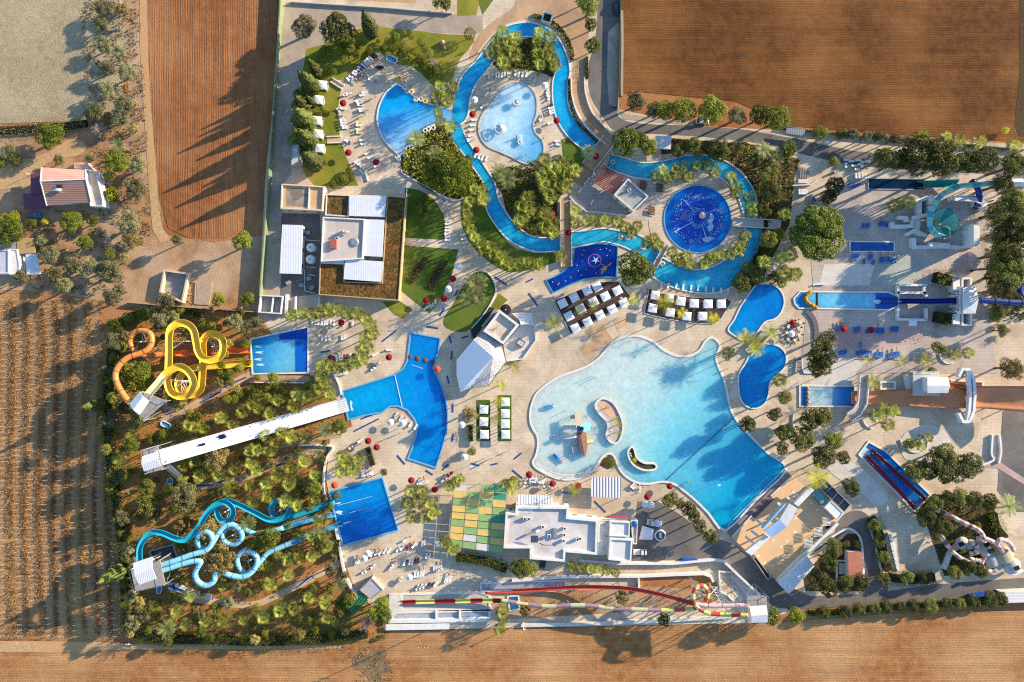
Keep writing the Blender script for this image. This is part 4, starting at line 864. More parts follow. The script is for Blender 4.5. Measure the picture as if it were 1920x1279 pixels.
def lettering(text, loc, size, rot, m, par, depth=.06):
    cu = bpy.data.curves.new('lettering', 'FONT'); cu.body = text; cu.size = size; cu.extrude = depth; cu.align_x = 'CENTER'; cu.align_y = 'CENTER'; cu.materials.append(m)
    o = bpy.data.objects.new('lettering', cu); me = bpy.data.meshes.new_from_object(o); bpy.data.objects.remove(o); bpy.data.curves.remove(cu)
    me.materials.clear(); me.materials.append(m); o = bpy.data.objects.new('lettering', me); COL.objects.link(o); o.location = loc; o.rotation_euler = rot; o.parent = par; o.matrix_parent_inverse = par.matrix_basis.inverted(); return o
LETB = plain('navy_letter', C(24, 52, 110), .5)
for u, v in ((1492, 926), (1481, 936), (1465, 948), (1425, 980), (1416, 1001), (1405, 1012)):
    p = at(u, v, 3.6); MB().box((p.x, p.y, 3.4), (.8, 3.2, .5), R(52)).build('outrigger', WH, t)
for u, v in ((1516, 922), (1494, 946), (1440, 1006), (1404, 1036), (1460, 975)): p = at(u, v, 3.6); MB().beam((p.x, p.y, 0), (p.x, p.y, 3.7), .5).build('column', WH, t)
t = thing('boundary_wall', 'stepped white wall along the lower edge of the sand stage deck', 'wall', (1515, 1036)); MB().wall(P2([(1571, 981), (1562, 990), (1520, 1030), (1458, 1090)], 2.0), 1.0, 0, 2.2).build('wall_run', WH, t)
t = thing('stage_annexe', 'long white sloping-roofed block below the stage deck', 'building', (1494, 1080)); block(t, [(1513, 1043), (1526, 1062), (1479, 1113), (1460, 1094)], 3.4, WH, CORW, 0)
t = thing('glass_kitchen', 'dark glass-roofed block at the upper corner of the stage deck', 'building', (1562, 930)); block(t, [(1549, 900), (1595, 946), (1582, 961), (1535, 914)], 2.6, GREYC, GLASSD, .3, .25, 'wall', 'glass_roof')
for k in range(5): f = k/4; MB().beam(at(1549, 900, 2.75).lerp(at(1595, 946, 2.75), f), at(1535, 914, 2.75).lerp(at(1582, 961, 2.75), f), .16).build('glazing_bar', STEEL, t)
t = thing('white_kiosk', 'plain white box kiosk beside the dark glass roof', 'kiosk', (1564, 957)); block(t, [(1558, 938), (1582, 961), (1571, 977), (1545, 951)], 3.0, WH, WH, .2)
t = thing('glass_screen', 'teal glass roof wedge between the stage beam and the white kiosk', 'glass roof', (1536, 936)); fold([(1522, 928, 2.6), (1534, 919, 2.6), (1552, 938, 2.2), (1545, 950, 2.2)], GLASST, 'pane', t, .08)
t = thing('dark_kiosk', 'long dark-roofed narrow structure at the lower-left edge of the stage', 'building', (1424, 1070)); block(t, [(1411, 1046), (1416, 1042), (1445, 1080), (1440, 1088)], 2.2, GREYC, DARK, .3, .25)
t = thing('terracotta_shelter', 'small shelter with plain terracotta-red roof in the drive loop', 'shelter', (1603, 1060)); block(t, [(1590, 1035), (1616, 1036), (1617, 1084), (1592, 1084)], 2.8, WH2, TERRA, 0)
MB().wall(P2([(1571, 1052), (1590, 1052)], 1), .3, 0, 1.0).build('wall', WH, t); MB().wall(P2([(1570, 1052), (1570, 1095)], 1), .3, 0, 1.0).build('wall', WH, t); MB().prism(P2([(1572, 1055), (1588, 1055), (1588, 1076), (1572, 1076)]), .0, .3).build('slab', CREAM, t)
t = thing('corrugated_shed', 'white corrugated shed at the far lower-right edge', 'shed', (1900, 1118)); block(t, [(1878, 1111), (1980, 1106), (1984, 1126), (1888, 1130)], 3.0, WH2, corr('shed_roof', C(232, 226, 220), 1.0, 90), 0)
t = thing('stepped_terrace', 'white stepped wall down the left side of the grey south-east plaza', 'steps', (1676, 1036))
for k in range(8): MB().prism(P2([(1664+k*2.2, 999+k*9), (1671+k*2, 999+k*9), (1674+k*2, 1007+k*9), (1667+k*2.2, 1007+k*9)], .5), 0, .5+.05*(k % 2)).build('step', WH, t)
# fences and boundary walls, each its own thing
def wall_thing(name, label, pts, wd, h, m=WH, cat='wall', smooth=True, posts=0):
    p = cr(pts, False, 5) if smooth else pts; t = thing(name, label, cat, pts[len(pts)//2]); wp = P2(p, h*.5)
    MB().wall([(q.x, q.y) for q in wp], wd, 0, h).build('mesh_panel' if name == 'fence' else 'wall_run', m, t)
    if posts:
        acc = 0
        for i in range(len(wp)-1):
            L = (wp[i+1]-wp[i]).length; acc += L
            if acc >= posts: acc = 0; MB().beam((wp[i].x, wp[i].y, 0), (wp[i].x, wp[i].y, h+.25), .18).build('post', STEEL, t)
    return t
wall_thing('fence', 'tall pale green mesh fence beside the west ploughed field', [(530, -30), (521, 110), (513, 225), (507, 320), (498, 440), (489, 556)], .4, 2.8, GREENM, 'fence', True, 8)
wall_thing('fence', 'dark green fence along the west side of the north field', [(1164, -30), (1162, 60), (1160, 150), (1157, 205)], .25, 2.0, plain('dark_green_fence', C(70, 90, 70), .8), 'fence', True, 8)
wall_thing('boundary_wall', 'green topped low wall between the store yard and the north field', [(1468, 236), (1520, 246), (1600, 254), (1700, 262), (1800, 270), (1920, 282)], .3, 1.4, plain('green_wall', C(110, 126, 96), .85), posts=10)
wall_thing('garden_wall', 'white curved wall dividing the slide gardens from the square pool terrace', [(560, 835), (590, 834), (620, 836), (624, 842), (613, 858), (607, 890), (607, 920), (613, 938)], .55, 1.0)
wall_thing('garden_wall', 'white zigzag wall along the lower lounger terrace', [(630, 990), (637, 1024), (642, 1054), (648, 1082), (660, 1104), (671, 1116)], .8, 1.1, smooth=False)
wall_thing('garden_wall', 'thin white wall below the yellow slide pool', [(470, 717), (580, 718), (584, 728)], .3, .8, smooth=False)
wall_thing('garden_wall', 'white wall beside the steps right of the yellow slide pool terrace', [(620, 690), (628, 705), (636, 722), (640, 740)], .45, .8)
wall_thing('boundary_wall', 'pale low wall along the top edge of the north-west drive', [(545, 4), (640, 10), (720, 15), (780, 20), (848, 25)], .35, 1.0, plain('pale_boundary', C(214, 204, 192), .8))
wall_thing('boundary_wall', 'white left kerb wall of the sloping river footpath', [(1071, 147), (1072, 178), (1082, 212), (1102, 242), (1135, 271)], .35, .9)
wall_thing('boundary_wall', 'white right kerb wall of the sloping river footpath', [(1096, 145), (1098, 175), (1110, 210), (1130, 233), (1147, 252)], .4, .9)
wall_thing('boundary_wall', 'long white wall between the restaurant yard and the striped chute', [(1087, 1050), (1160, 1056), (1260, 1056), (1335, 1049), (1355, 1051), (1385, 1079), (1424, 1115)], .7, 1.6, smooth=False)
wall_thing('retaining_wall', 'white retaining wall above the dug earth by the red chute', [(960, 1088), (1060, 1081), (1145, 1080), (1197, 1080), (1260, 1077), (1318, 1075), (1332, 1080), (1337, 1090)], .8, 1.4, smooth=False)
wall_thing('retaining_wall', 'short white cross wall closing off the shallow blue basin', [(1197, 1081), (1198, 1108)], .6, 1.2, smooth=False)
wall_thing('planter_wall', 'white angular planter wall by the slide tower at the south field', [(1372, 1072), (1348, 1071), (1350, 1109), (1364, 1116), (1376, 1127)], .5, 1.0, smooth=False)
wall_thing('boundary_wall', 'low white wall between the striped tube and the south field', [(977, 1172), (1100, 1169), (1232, 1164), (1370, 1156)], 1.1, .9, WH2, smooth=False)
wall_thing('boundary_wall', 'thin pale line of wall beyond the slide garden and house yard', [(240, 567), (300, 572), (400, 580), (484, 585)], .3, 1.5, STONE, smooth=False)
wall_thing('terrace_kerb', 'white rim of the bed around the big lush tree', [(752, 318), (760, 328), (800, 350), (838, 372), (856, 376), (872, 370)], .35, .5)
wall_thing('terrace_kerb', 'white rim round the palm oval lawn', [(880, 515), (900, 508), (918, 515), (930, 540), (924, 562), (905, 592), (884, 616)], .35, .4)
wall_thing('terrace_kerb', 'white edging left of the lawn beside the gravel-roofed hall', [(763, 352), (760, 400), (758, 446)], .3, .4, smooth=False)
wall_thing('terrace_kerb', 'white edge of the lounger terrace by the sunny lawn', [(672, 306), (684, 322), (690, 340)], .5, .5)
wall_thing('field_bank', 'white stone rubble bank beside the corner of the north field', [(1166, 20), (1167, 80), (1166, 140), (1166, 180)], .8, .35, STONE, 'bank')
wall_thing('boundary_wall', 'kerb of the east lane beside the brown planter', [(1860, 815), (1858, 850), (1862, 862), (1840, 872)], .6, .9)
wall_thing('boundary_wall', 'white left wall of the brown planter east of the tree clump', [(1873, 815), (1876, 845), (1872, 868)], .6, .9)
wall_thing('retaining_wall', 'pale curving wall on the inner side of the south-east drive', [(1512, 1040), (1560, 1006), (1586, 992), (1602, 996), (1614, 1014), (1618, 1060), (1618, 1084)], .6, .9)
wall_thing('retaining_wall', 'pale wall on the outer side of the south-east drive', [(1632, 990), (1642, 1026), (1650, 1060), (1658, 1090)], .45, .8)
wall_thing('terrace_kerb', 'white rim around the dark shrub bed by the kidney pools', [(1503, 668), (1504, 690), (1508, 699), (1548, 700)], .4, .5, smooth=False)
wall_thing('terrace_kerb', 'white rim of the bed left of the pink paved bridge', [(1488, 776), (1487, 795), (1492, 814)], .4, .5)
wall_thing('terrace_kerb', 'white rim of the teardrop planter near the twin slides', [(1688, 824), (1694, 838), (1714, 848), (1736, 842), (1740, 828), (1752, 822)], .35, .5)
wall_thing('terrace_kerb', 'white rim of the round bed under the fan palms by the orange slide', [(1617, 785), (1624, 798), (1636, 804)], .35, .5)
wall_thing('terrace_kerb', 'white rim of the bed with two fan palms above the orange slide', [(1762, 662), (1764, 672), (1774, 681), (1788, 680)], .35, .5)
wall_thing('curved_steps', 'curved dark steps right of the rocky pool tip', [(1512, 582), (1524, 596), (1530, 615), (1530, 636)], 1.6, .5, plain('dark_step', C(110, 102, 104), .8), 'steps')
wall_thing('terrace_kerb', 'white curved bench edge above the upper kidney pool', [(1524, 535), (1530, 533), (1546, 533)], .5, .6)
# east ruins round the teal bowl
t = thing('theatre_ruin', 'mock ruined white temple walls framing the teal bowl slide', 'ruin', (1770, 420))
MB().prism(P2([(1752, 374), (1816, 374), (1816, 462), (1752, 462)]), .0, .2).build('floor', plain('pale_floor', C(196, 190, 182), .85), t)
for pts, wd, h in (([(1717, 378), (1741, 370)], 1.2, 3), ([(1726, 378), (1726, 402)], .9, 3.0), ([(1714, 408), (1740, 402)], 1.1, 3), ([(1720, 406), (1720, 430)], 2.0, 1.2), ([(1714, 446), (1714, 464)], 1.4, 2), ([(1744, 458), (1781, 460)], 1.4, 2.2), ([(1712, 464), (1770, 462), (1800, 464), (1828, 460)], 1.2, 1.2), ([(1812, 435), (1825, 431)], 1.1, 3), ([(1787, 371), (1834, 371), (1835, 381), (1852, 390)], 1.3, 3.4), ([(1672, 418), (1676, 425), (1710, 424), (1711, 412)], 1.2, 1.6), ([(1673, 417), (1674, 425)], 1.3, 1.8), ([(1686, 408), (1700, 408), (1702, 416)], 1.0, 2.4), ([(1700, 440), (1712, 434), (1728, 440)], 1.2, 1.4)):
    b = MB(); b.wall([(q.x, q.y) for q in P2(pts, h)], wd, 0, h); b.build('wall_block', WH, t)
MB().prism(P2([(1745, 366), (1751, 366), (1751, 403), (1745, 403)], 4.2), 0, 4.2).build('sign_wall', WH, t)
p = at(1744.6, 385, 3.0); lettering('AEOLOS', (p.x-.45, p.y, 2.3), 1.75, (R(90), 0, R(-90)), LETB, t)
MB().prism(P2([(1826, 420), (1837, 424), (1837, 461), (1826, 461)], 6), 0, 6).build('pillar_block', WH, t)
MB().prism(P2([(1712, 430), (1718, 428), (1740, 440), (1738, 444), (1722, 440)], 1.6), 0, 1.6).build('fallen_block', WH, t)
# navy drop slide temple
t = thing('temple_tower', 'white pillared temple tower with pitched roof above the navy drop slide', 'tower', (1806, 563))
MB().prism(P2([(1808, 540), (1829, 540), (1834, 562), (1828, 586), (1808, 586)], 7.0), 0, 7.0).build('wall', WH, t)
fold([(1806, 538, 7.2), (1830, 538, 7.2), (1835, 562, 8.0), (1806, 562, 8.2)], WH, 'roof', t, .2); fold([(1806, 562, 8.2), (1835, 562, 8.0), (1829, 588, 7.2), (1806, 588, 7.2)], WH, 'roof', t, .2)
p = at(1808, 563, 7); 
for k in range(5):
    if k == 2: continue
    y = p.y+(k-2)*1.75; MB().cone((p.x-.5, y, 0), .42, .34, 5.2, 10).build('column', WH, t)
for k in (-3.1, -1.1, 1.1, 3.1): MB().box((p.x-.08, p.y+k*.62, 2.6), (.12, .7, 3.6)).build('dark_opening', plain('recess_shade', C(90, 96, 110), .9), t)  # flat panels, the shade inside the openings put into their colour
MB().box((p.x-.6, p.y, 5.9), (1.4, 9.0, 1.5)).build('sign_beam', WH, t)
lettering('ATLANTIS', (p.x-1.36, p.y, 5.9), 1.5, (R(90), 0, R(-90)), LETB, t)
for y0, y1 in ((522, 544), (587, 609)):
    MB().prism(P2([(1787, y0+2), (1800, y0+2), (1800, y1-1), (1787, y1-1)], 3), 0, 3).build('wing', WH, t)
    MB().wall([(q.x, q.y) for q in P2([(1805, y0), (1821, y0), (1821, y1), (1805, y1)], 3)], .6, 0, 3, True).build('wing_court', WH, t)
t = thing('temple_court', 'low white walled courts with scalloped ends at the slide mouth', 'court', (1710, 562))
for pts in ([(1683, 534), (1738, 535)], [(1683, 549), (1737, 549)], [(1684, 535), (1684, 556)], [(1734, 536), (1733, 548), (1738, 556)], [(1684, 577), (1684, 599), (1737, 600)], [(1737, 578), (1737, 600)]): MB().wall([(q.x, q.y) for q in P2(pts, 1.2)], .8, 0, 1.3).build('court_wall', WH, t)
MB().prism(P2([(1686, 590), (1736, 590), (1736, 598), (1686, 598)]), .0, .3).build('basin_floor', GREYC, t)
tag(MB().prism(P2([(1705, 601), (1719, 601), (1719, 611), (1704, 611)], 2.4), 2.2, 2.4, bottom=True).build('sun_sail', WCAN), 'small square white awning under the lower temple court', 'awning')
# orange slide tower
t = thing('slide_tower', 'white sign-topped tower deck straddling the wide orange slide', 'tower', (1745, 720))
MB().prism(P2([(1712, 696), (1762, 696), (1762, 742), (1712, 742)], 3.2), 2.9, 3.2, bottom=True).build('deck', plain('pale_deck', C(206, 204, 196), .8), t)
MB().prism(P2([(1740, 708), (1777, 708), (1780, 722), (1778, 735), (1740, 735)], 6.2), 3.2, 6.2).build('cabin', WH, t)
fold([(1739, 707, 6.4), (1778, 707, 6.4), (1781, 723, 7.0), (1739, 723, 7.0)], WH, 'roof', t, .2); fold([(1739, 723, 7.0), (1781, 723, 7.0), (1778, 737, 6.4), (1739, 737, 6.4)], WH, 'roof', t, .2)
p = at(1739.5, 721, 5.2)
for k in range(7): MB().box((p.x-.12, p.y+(k-3)*.62, 5.0), (.12, .42, .7)).build('sign_letter_block', LETB, t)
for u, v in ((1714, 698), (1760, 698), (1760, 740), (1714, 740)): q = at(u, v, 3); MB().beam((q.x, q.y, 0), (q.x, q.y, 3.0), .3).build('post', WH, t)
MB().prism(P2([(1697, 704), (1711, 704), (1711, 731), (1702, 731)], 1.6), 0, 1.6).build('stair_block', WH, t)
for ln in ((1687, 696, 1762, 696), (1712, 696, 1712, 742)): MB().beam(at(ln[0], ln[1], 4.1), at(ln[2], ln[3], 4.1), .1).build('railing', STEEL, t)
t = thing('arch_bridge', 'tall white angular footbridge crossing over the wide orange slide', 'bridge', (1818, 740))
for off, nm in ((0, 'outer_parapet'), (-8, 'inner_parapet')):
    pts = [(1798+off*.2, 706), (1805+off*.3, 692), (1818+off*.3, 693), (1826+off, 712), (1828+off, 740), (1826+off, 770), (1818+off*.4, 790), (1806+off*.3, 791), (1798+off*.2, 775)]
    MB().wall([(q.x, q.y) for q in P2(pts, 4.6)], .9, 3.2+(off != 0)*.07, 4.8-(off != 0)*.12).build(nm, WH, t)
pts = [(1800, 706), (1806, 694), (1816, 695), (1822, 712), (1824, 740), (1822, 770), (1814, 789), (1806, 790), (1800, 775)]
MB().wall([(q.x, q.y) for q in P2(pts, 3.4)], 2.0, 3.0, 3.3).build('deck', GREYC, t)
for u, v in ((1822, 706), (1822, 774), (1802, 702), (1802, 778)): q = at(u, v, 3.0); MB().beam((q.x, q.y, 0), (q.x, q.y, 3.0), .5).build('pier', WH, t)
t = thing('footbridge', 'curved grey and rose footbridge over the lower end of the orange slide', 'bridge', (1620, 750)); b = MB(); b.wall([(q.x, q.y) for q in P2([(1620, 702), (1618, 730), (1616, 755), (1606, 772), (1592, 782)], 2)], 3.0, 1.7, 2.0); b.build('deck', PAVE2, t)
for o_ in (1.5, -1.5): MB().wall([(q.x, q.y) for q in offset(P2([(1620, 702), (1618, 730), (1616, 755), (1606, 772), (1592, 782)], 2), o_, False)], .3, 1.7, 2.8).build('parapet', WH, t)
ground('rose_path', [(1592, 786), (1620, 766), (1624, 782), (1594, 796)], .13, ROSE)
ground('rose_path', [(1840, 876), (1868, 862), (1925, 900), (1925, 912), (1870, 878)], .13, ROSE)
# green sheet roof shed at the lower-left terrace
t = thing('locker_shed', 'grey-roofed shed with a ribbed green side canopy', 'shed', (690, 1115)); block(t, [(697, 1083), (719, 1106), (696, 1124), (674, 1106)], 2.8, GREYC, plain('grey_lilac_roof', C(186, 182, 186), .8), .2)
fold([(672, 1108, 2.6), (690, 1126, 2.6), (664, 1152, 2.0), (650, 1140, 2.0)], corr('green_sheet', C(50, 140, 100), .9, 40, 3), 'canopy', t, .1)
for u, v in ((653, 1140), (664, 1149)): q = at(u, v, 2); MB().beam((q.x, q.y, 0), (q.x, q.y, 2), .15).build('post', STEEL, t)
# small west steps in the lawn
for pts, lb in (([(624, 147), (646, 161), (642, 168), (620, 154)], 'upper little staircase from the lawn to the lounger terrace'), ([(613, 257), (640, 256), (640, 268), (614, 269)], 'lower little staircase from the lawn to the lounger terrace')):
    t = thing('garden_steps', lb, 'steps', pts[0]); MB().prism(P2(pts), 0, .2).build('treads', SAND, t)
    MB().wall(P2([pts[0], pts[1]]), .35, .0, .6).build('side_wall', WH, t); MB().wall(P2([pts[3], pts[2]]), .35, .0, .6).build('side_wall', WH, t)

t = thing('garden_rock', 'pale upright rock on the lawn beside the top path', 'rock', (831, 83)); p = at(831, 83, 1)
b = MB(); b.ball((p.x-.3, p.y+.6, .7), .9, 6, 0, 1.3); b.ball((p.x+.3, p.y-.9, .4), .7, 6, 0, .8); b.build('stone', STONE, t)
t = thing('garden_hut', 'small grey pitched roof hut among the round bushes', 'hut', (822, 118)); fold([(802, 108, 2.6), (808, 104, 2.6), (830, 132, 2.0), (822, 138, 2.0)], plain('slate_roof', C(132, 118, 116), .8), 'roof', t, .15); MB().prism(P2([(805, 109), (809, 107), (825, 131), (821, 134)], 1.9), 0, 1.9).build('wall', WH2, t)
# ================================================================ water slides
def path3(pts, closed=False, n=6):
    return [at(p[0], p[1], p[2]) for p in cr(pts, closed, n)]
def zfill(pts, z0, z1, power=1.0):
    """give a list of (u, v) heights falling evenly with distance"""
    d = [0]
    for a, b in zip(pts, pts[1:]): d.append(d[-1]+math.hypot(b[0]-a[0], b[1]-a[1]))
    return [(p[0], p[1], z0+(z1-z0)*(x/d[-1])**power) for p, x in zip(pts, d)]
def trough(t, path, r, mats, name='flume', lip=.25, seg=None, th=.08, flat=1.0):
    n = 9; prof = []
    for i in range(n): a = R(180+180*i/(n-1)); prof.append((r*math.cos(a), r*flat*math.sin(a)))
    prof = [(-r, lip)]+prof+[(r, lip)]; inn = [(x*(1-th/r), y+th if y < lip else y) for x, y in prof][::-1]
    rings = frames(path, prof+inn); mb = MB()
    mb.loft(rings, seg, True, True, True); return mb.build(name, mats, t)
def tubeslide(t, path, r, mats, name='tube', seg=None, seams=6, seam_m=1):
    ci = [(r*math.cos(2*math.pi*i/12), r*math.sin(2*math.pi*i/12)) for i in range(12)]
    mb = MB(); mb.loft(frames(path, ci), seg, True, True, True)
    if seams:
        c2 = [(x*1.09, y*1.09) for x, y in ci]; ln = 0
        for i in range(1, len(path)-1):
            ln += (path[i]-path[i-1]).length
            if ln > seams:
                ln = 0; d = (path[i+1]-path[i-1]).normalized()*.09; rr = frames([path[i]-d, path[i]+d], c2); mb.loft(rr, seam_m, True, True, True)
    return mb.build(name, mats, t)
def supports(t, path, every=9, w=.2, below=1.0, arms=True, m=None, zmin=2.0):
    ln = every*.5
    for i in range(1, len(path)-1):
        ln += (path[i]-path[i-1]).length; p = path[i]
        if ln > every and p.z > zmin:
            ln = 0; b = MB(); b.beam((p.x, p.y, 0), (p.x, p.y, p.z-below*.9), w, n=6)
            b.build('support_post', m or STEEL, t)
def spiral_mast(t, u, v, z, pts, w=.3):
    """central column with arms reaching out to the flume"""
    c = at(u, v, z); b = MB(); b.beam((c.x, c.y, 0), (c.x, c.y, z+.3), w, n=6)
    for p in pts: q = at(p[0], p[1], p[2]); b.beam((c.x, c.y, q.z-.4), (q.x, q.y, q.z-.6), .12); b.beam((c.x, c.y, max(.3, q.z-3)), (q.x, q.y, q.z-.8), .08)
    b.build('spiral_mast', WH, t)
def tower(name, label, deckpx, zd, roofpx, zr, roofm, cat='tower', stair=None, ridge=.9):
    t = thing(name, label, cat, (sum(p[0] for p in deckpx)/len(deckpx), sum(p[1] for p in deckpx)/len(deckpx)))
    wp = P2(deckpx, zd); MB().prism(wp, zd-.25, zd, bottom=True).build('deck', GREYC, t)
    for p in wp: MB().beam((p.x*.997, p.y*.997, 0), (p.x, p.y, zd+1.1), .28).build('post', STEEL, t)
    MB().wall([(p.x, p.y) for p in wp], .06, zd+.95, zd+1.05, True).build('railing', STEEL, t)
    b = MB(); n = len(wp)
    for i in range(n): a, c = wp[i], wp[(i+1) % n]; b.beam((a.x, a.y, .3), (c.x, c.y, zd-.4), .12); b.beam((c.x, c.y, .3), (a.x, a.y, zd-.4), .12)
    b.build('bracing', STEEL, t)
    if roofpx:
        q = P2(roofpx, zr); m0, m1 = (q[0]+q[3])/2, (q[1]+q[2])/2; up = Vector((0, 0, ridge))
        slope(q[0], q[1], m1+up, m0+up, roofm, 'roof', t); slope(m0+up, m1+up, q[2], q[3], roofm, 'roof', t)
        for p in q: c_ = p.lerp((q[0]+q[2])/2, .12); MB().beam((c_.x, c_.y, zd), (c_.x, c_.y, zr), .16).build('roof_post', STEEL, t)
    if stair:
        a, c, wd = stair; A, Cc = at(*a), at(*c); d = (Cc-A); k = max(4, int(abs(Cc.z-A.z)/.45)); nn = Vector((-d.y, d.x, 0)).normalized()*wd/2; b = MB()
        for i in range(k): p = A.lerp(Cc, (i+.5)/k); dd = Vector((d.x, d.y, 0))/k*.55; b.add([p+nn+dd, p-nn+dd, p-nn-dd, p+nn-dd], [(3, 2, 1, 0)])
        for s_ in (1, -1): b.beam(A+nn*s_, Cc+nn*s_, .2); b.beam(A+nn*s_+Vector((0, 0, 1)), Cc+nn*s_+Vector((0, 0, 1)), .07)
        b.build('stair', STEEL, t)
    return t
# --- yellow spiral trough and orange tube
tower('slide_tower', 'white-roofed launch tower of the yellow and orange slides', [(242, 756), (268, 734), (312, 752), (272, 788)], 12.5, [(243, 758), (262, 734), (280, 752), (262, 778)], 15.5, CORW2, stair=((322, 768, 3.0), (288, 748, 12.5), 1.6))
ysl = thing('water_slide', 'bright yellow open spiral water slide with two loops', 'water slide', (340, 690))
yp_ = zfill([(274, 744), (297, 718), (313, 699), (336, 688), (355, 699), (363, 720), (352, 739), (336, 743), (320, 734), (314, 715), (316, 690), (317, 660), (317, 635), (320, 617), (333, 607), (348, 607), (362, 618), (368, 642), (371, 658), (380, 671), (396, 675), (413, 668), (419, 650), (414, 633), (398, 626), (385, 632), (380, 646), (381, 668), (380, 690), (379, 713), (376, 730), (362, 740), (344, 738), (334, 722), (340, 703), (360, 691), (400, 686), (440, 683), (473, 681)], 12.6, 1.0)
yp3 = path3(yp_); trough(ysl, yp3, 1.22, [YELP, YEL], seg=lambda j: 0 if j < 10 else 1, lip=.2, flat=.6); supports(ysl, yp3, 11, .25, zmin=2.5)
spiral_mast(ysl, 338, 716, 9.5, [(352, 738, 8.8), (318, 733, 8.5), (314, 712, 8.2), (362, 718, 9.3), (337, 744, 8.7)]); spiral_mast(ysl, 398, 650, 5.5, [(414, 668, 4.6), (418, 648, 4.4), (399, 627, 4.0), (384, 634, 3.9), (396, 675, 4.8)]); spiral_mast(ysl, 345, 640, 6.5, [(318, 640, 6.9), (318, 655, 7.1), (366, 640, 5.9)])
osl = thing('water_slide', 'orange enclosed tube slide curling round at the left', 'water slide', (250, 670))
op_ = zfill([(240, 752), (225, 730), (217, 710), (219, 693), (230, 678), (244, 669), (262, 663), (278, 654), (285, 640), (281, 625), (264, 620), (250, 626), (244, 640), (250, 655), (262, 664), (276, 667), (294, 666), (320, 664)], 12.2, 4.5)
op3 = path3(op_); tubeslide(osl, op3, .93, [ORG, plain('dark_seam', C(110, 66, 40), .6)], seams=3.4); supports(osl, op3, 9, .25, 1.0)
tr3 = path3([(316, 664, 4.6), (341, 663, 3.8), (400, 660, 2.2), (440, 658, 1.2), (470, 657, .9)]); trough(osl, tr3, .95, [ORG2], 'run_out', lip=.3); spiral_mast(osl, 264, 641, 8.5, [(284, 640, 8.2), (264, 621, 7.6), (246, 640, 7.0)])
# --- white multi-lane slide
t = thing('lane_slide', 'long straight white multi-lane mat slide running down to the blue pool', 'water slide', (470, 810))
A0, A1, B0, B1 = (290, 846, 11), (301, 873, 11), (648, 746, .7), (655, 770, .7); NL = 6; N = 40
b = MB()
for k in range(N):
    def row(f):
        zf = 11-(11-.7)*min(1, f*1.06)**.93+.35*math.sin(f*9.4)*(1-f)
        return [at(A0[0]+(B0[0]-A0[0])*f+(A1[0]+(B1[0]-A1[0])*f-A0[0]-(B0[0]-A0[0])*f)*s_, A0[1]+(B0[1]-A0[1])*f+(A1[1]+(B1[1]-A1[1])*f-A0[1]-(B0[1]-A0[1])*f)*s_, zf) for s_ in (0, 1)]
    r0_, r1_ = row(k/N), row((k+1)/N)
    for j in range(NL):
        p0, p1, p2, p3_ = r0_[0].lerp(r0_[1], j/NL), r0_[0].lerp(r0_[1], (j+1)/NL), r1_[0].lerp(r1_[1], (j+1)/NL), r1_[0].lerp(r1_[1], j/NL)
        b.add([p0, p3_, p2, p1], [(0, 1, 2, 3)])
        for (x, y) in ((p0, p3_),)+(((p1, p2),) if j == NL-1 else ()):
            u_ = Vector((0, 0, .38 if j == 0 or (x is p1) else .2)); w_ = (p1-p0).normalized()*.09
            b.add([x-w_, y-w_, y-w_+u_, x-w_+u_, x+w_, y+w_, y+w_+u_, x+w_+u_], [(0, 1, 2, 3), (7, 6, 5, 4), (3, 2, 6, 7)])
    for s_, x, y in ((0, r0_[0], r1_[0]), (1, r0_[1], r1_[1])): b.add([x, y, y-Vector((0, 0, .7)), x-Vector((0, 0, .7))], [(0, 1, 2, 3)])
b.build('slide_bed', plain('white_slide_bed', C(240, 240, 240), .35, .4, .06, .4), t)
for k in range(1, 9):
    f = k/10
    for s_ in (.15, .85): q = at(A0[0]+(B0[0]-A0[0])*f, A0[1]+(B0[1]-A0[1])*f+25*s_, 11-10.3*f); MB().beam((q.x, q.y, 0), (q.x, q.y, q.z-.3), .3).build('support_post', STEEL, t)
tower('slide_tower', 'white-roofed launch tower at the top of the long white slide', [(267, 844), (296, 836), (306, 880), (275, 888)], 11, [(266, 856), (296, 846), (302, 874), (270, 884)], 13.5, CORW, stair=((350, 905, .3), (306, 866, 11), 1.8))
for u, v, lb in ((378, 834, 'navy mat with a rider halfway up the white slide'), (415, 817, 'navy mat with riders on the upper lane of the white slide'), (418, 820, 'second navy mat close behind on the white slide')):
    f = (u-295)/355; z = 11-10.3*min(1, f*1.06)**.93+.35*math.sin(f*9.4)*(1-f)+.12; p = at(u, v, z); t = thing('slide_mat', lb, 'mat', loc=(p.x, p.y, 0)); b = MB(); b.box((p.x, p.y, z+.05), (2.4, .8, .12), R(16)); b.build('mat', NAVY, t); b = MB()
    for k in (-.5, .5): q = p+Vector((k, k*.27, 0)); b.ball((q.x, q.y, z+.35), .28, 6)
    b.build('rider_pads', DARK, t)
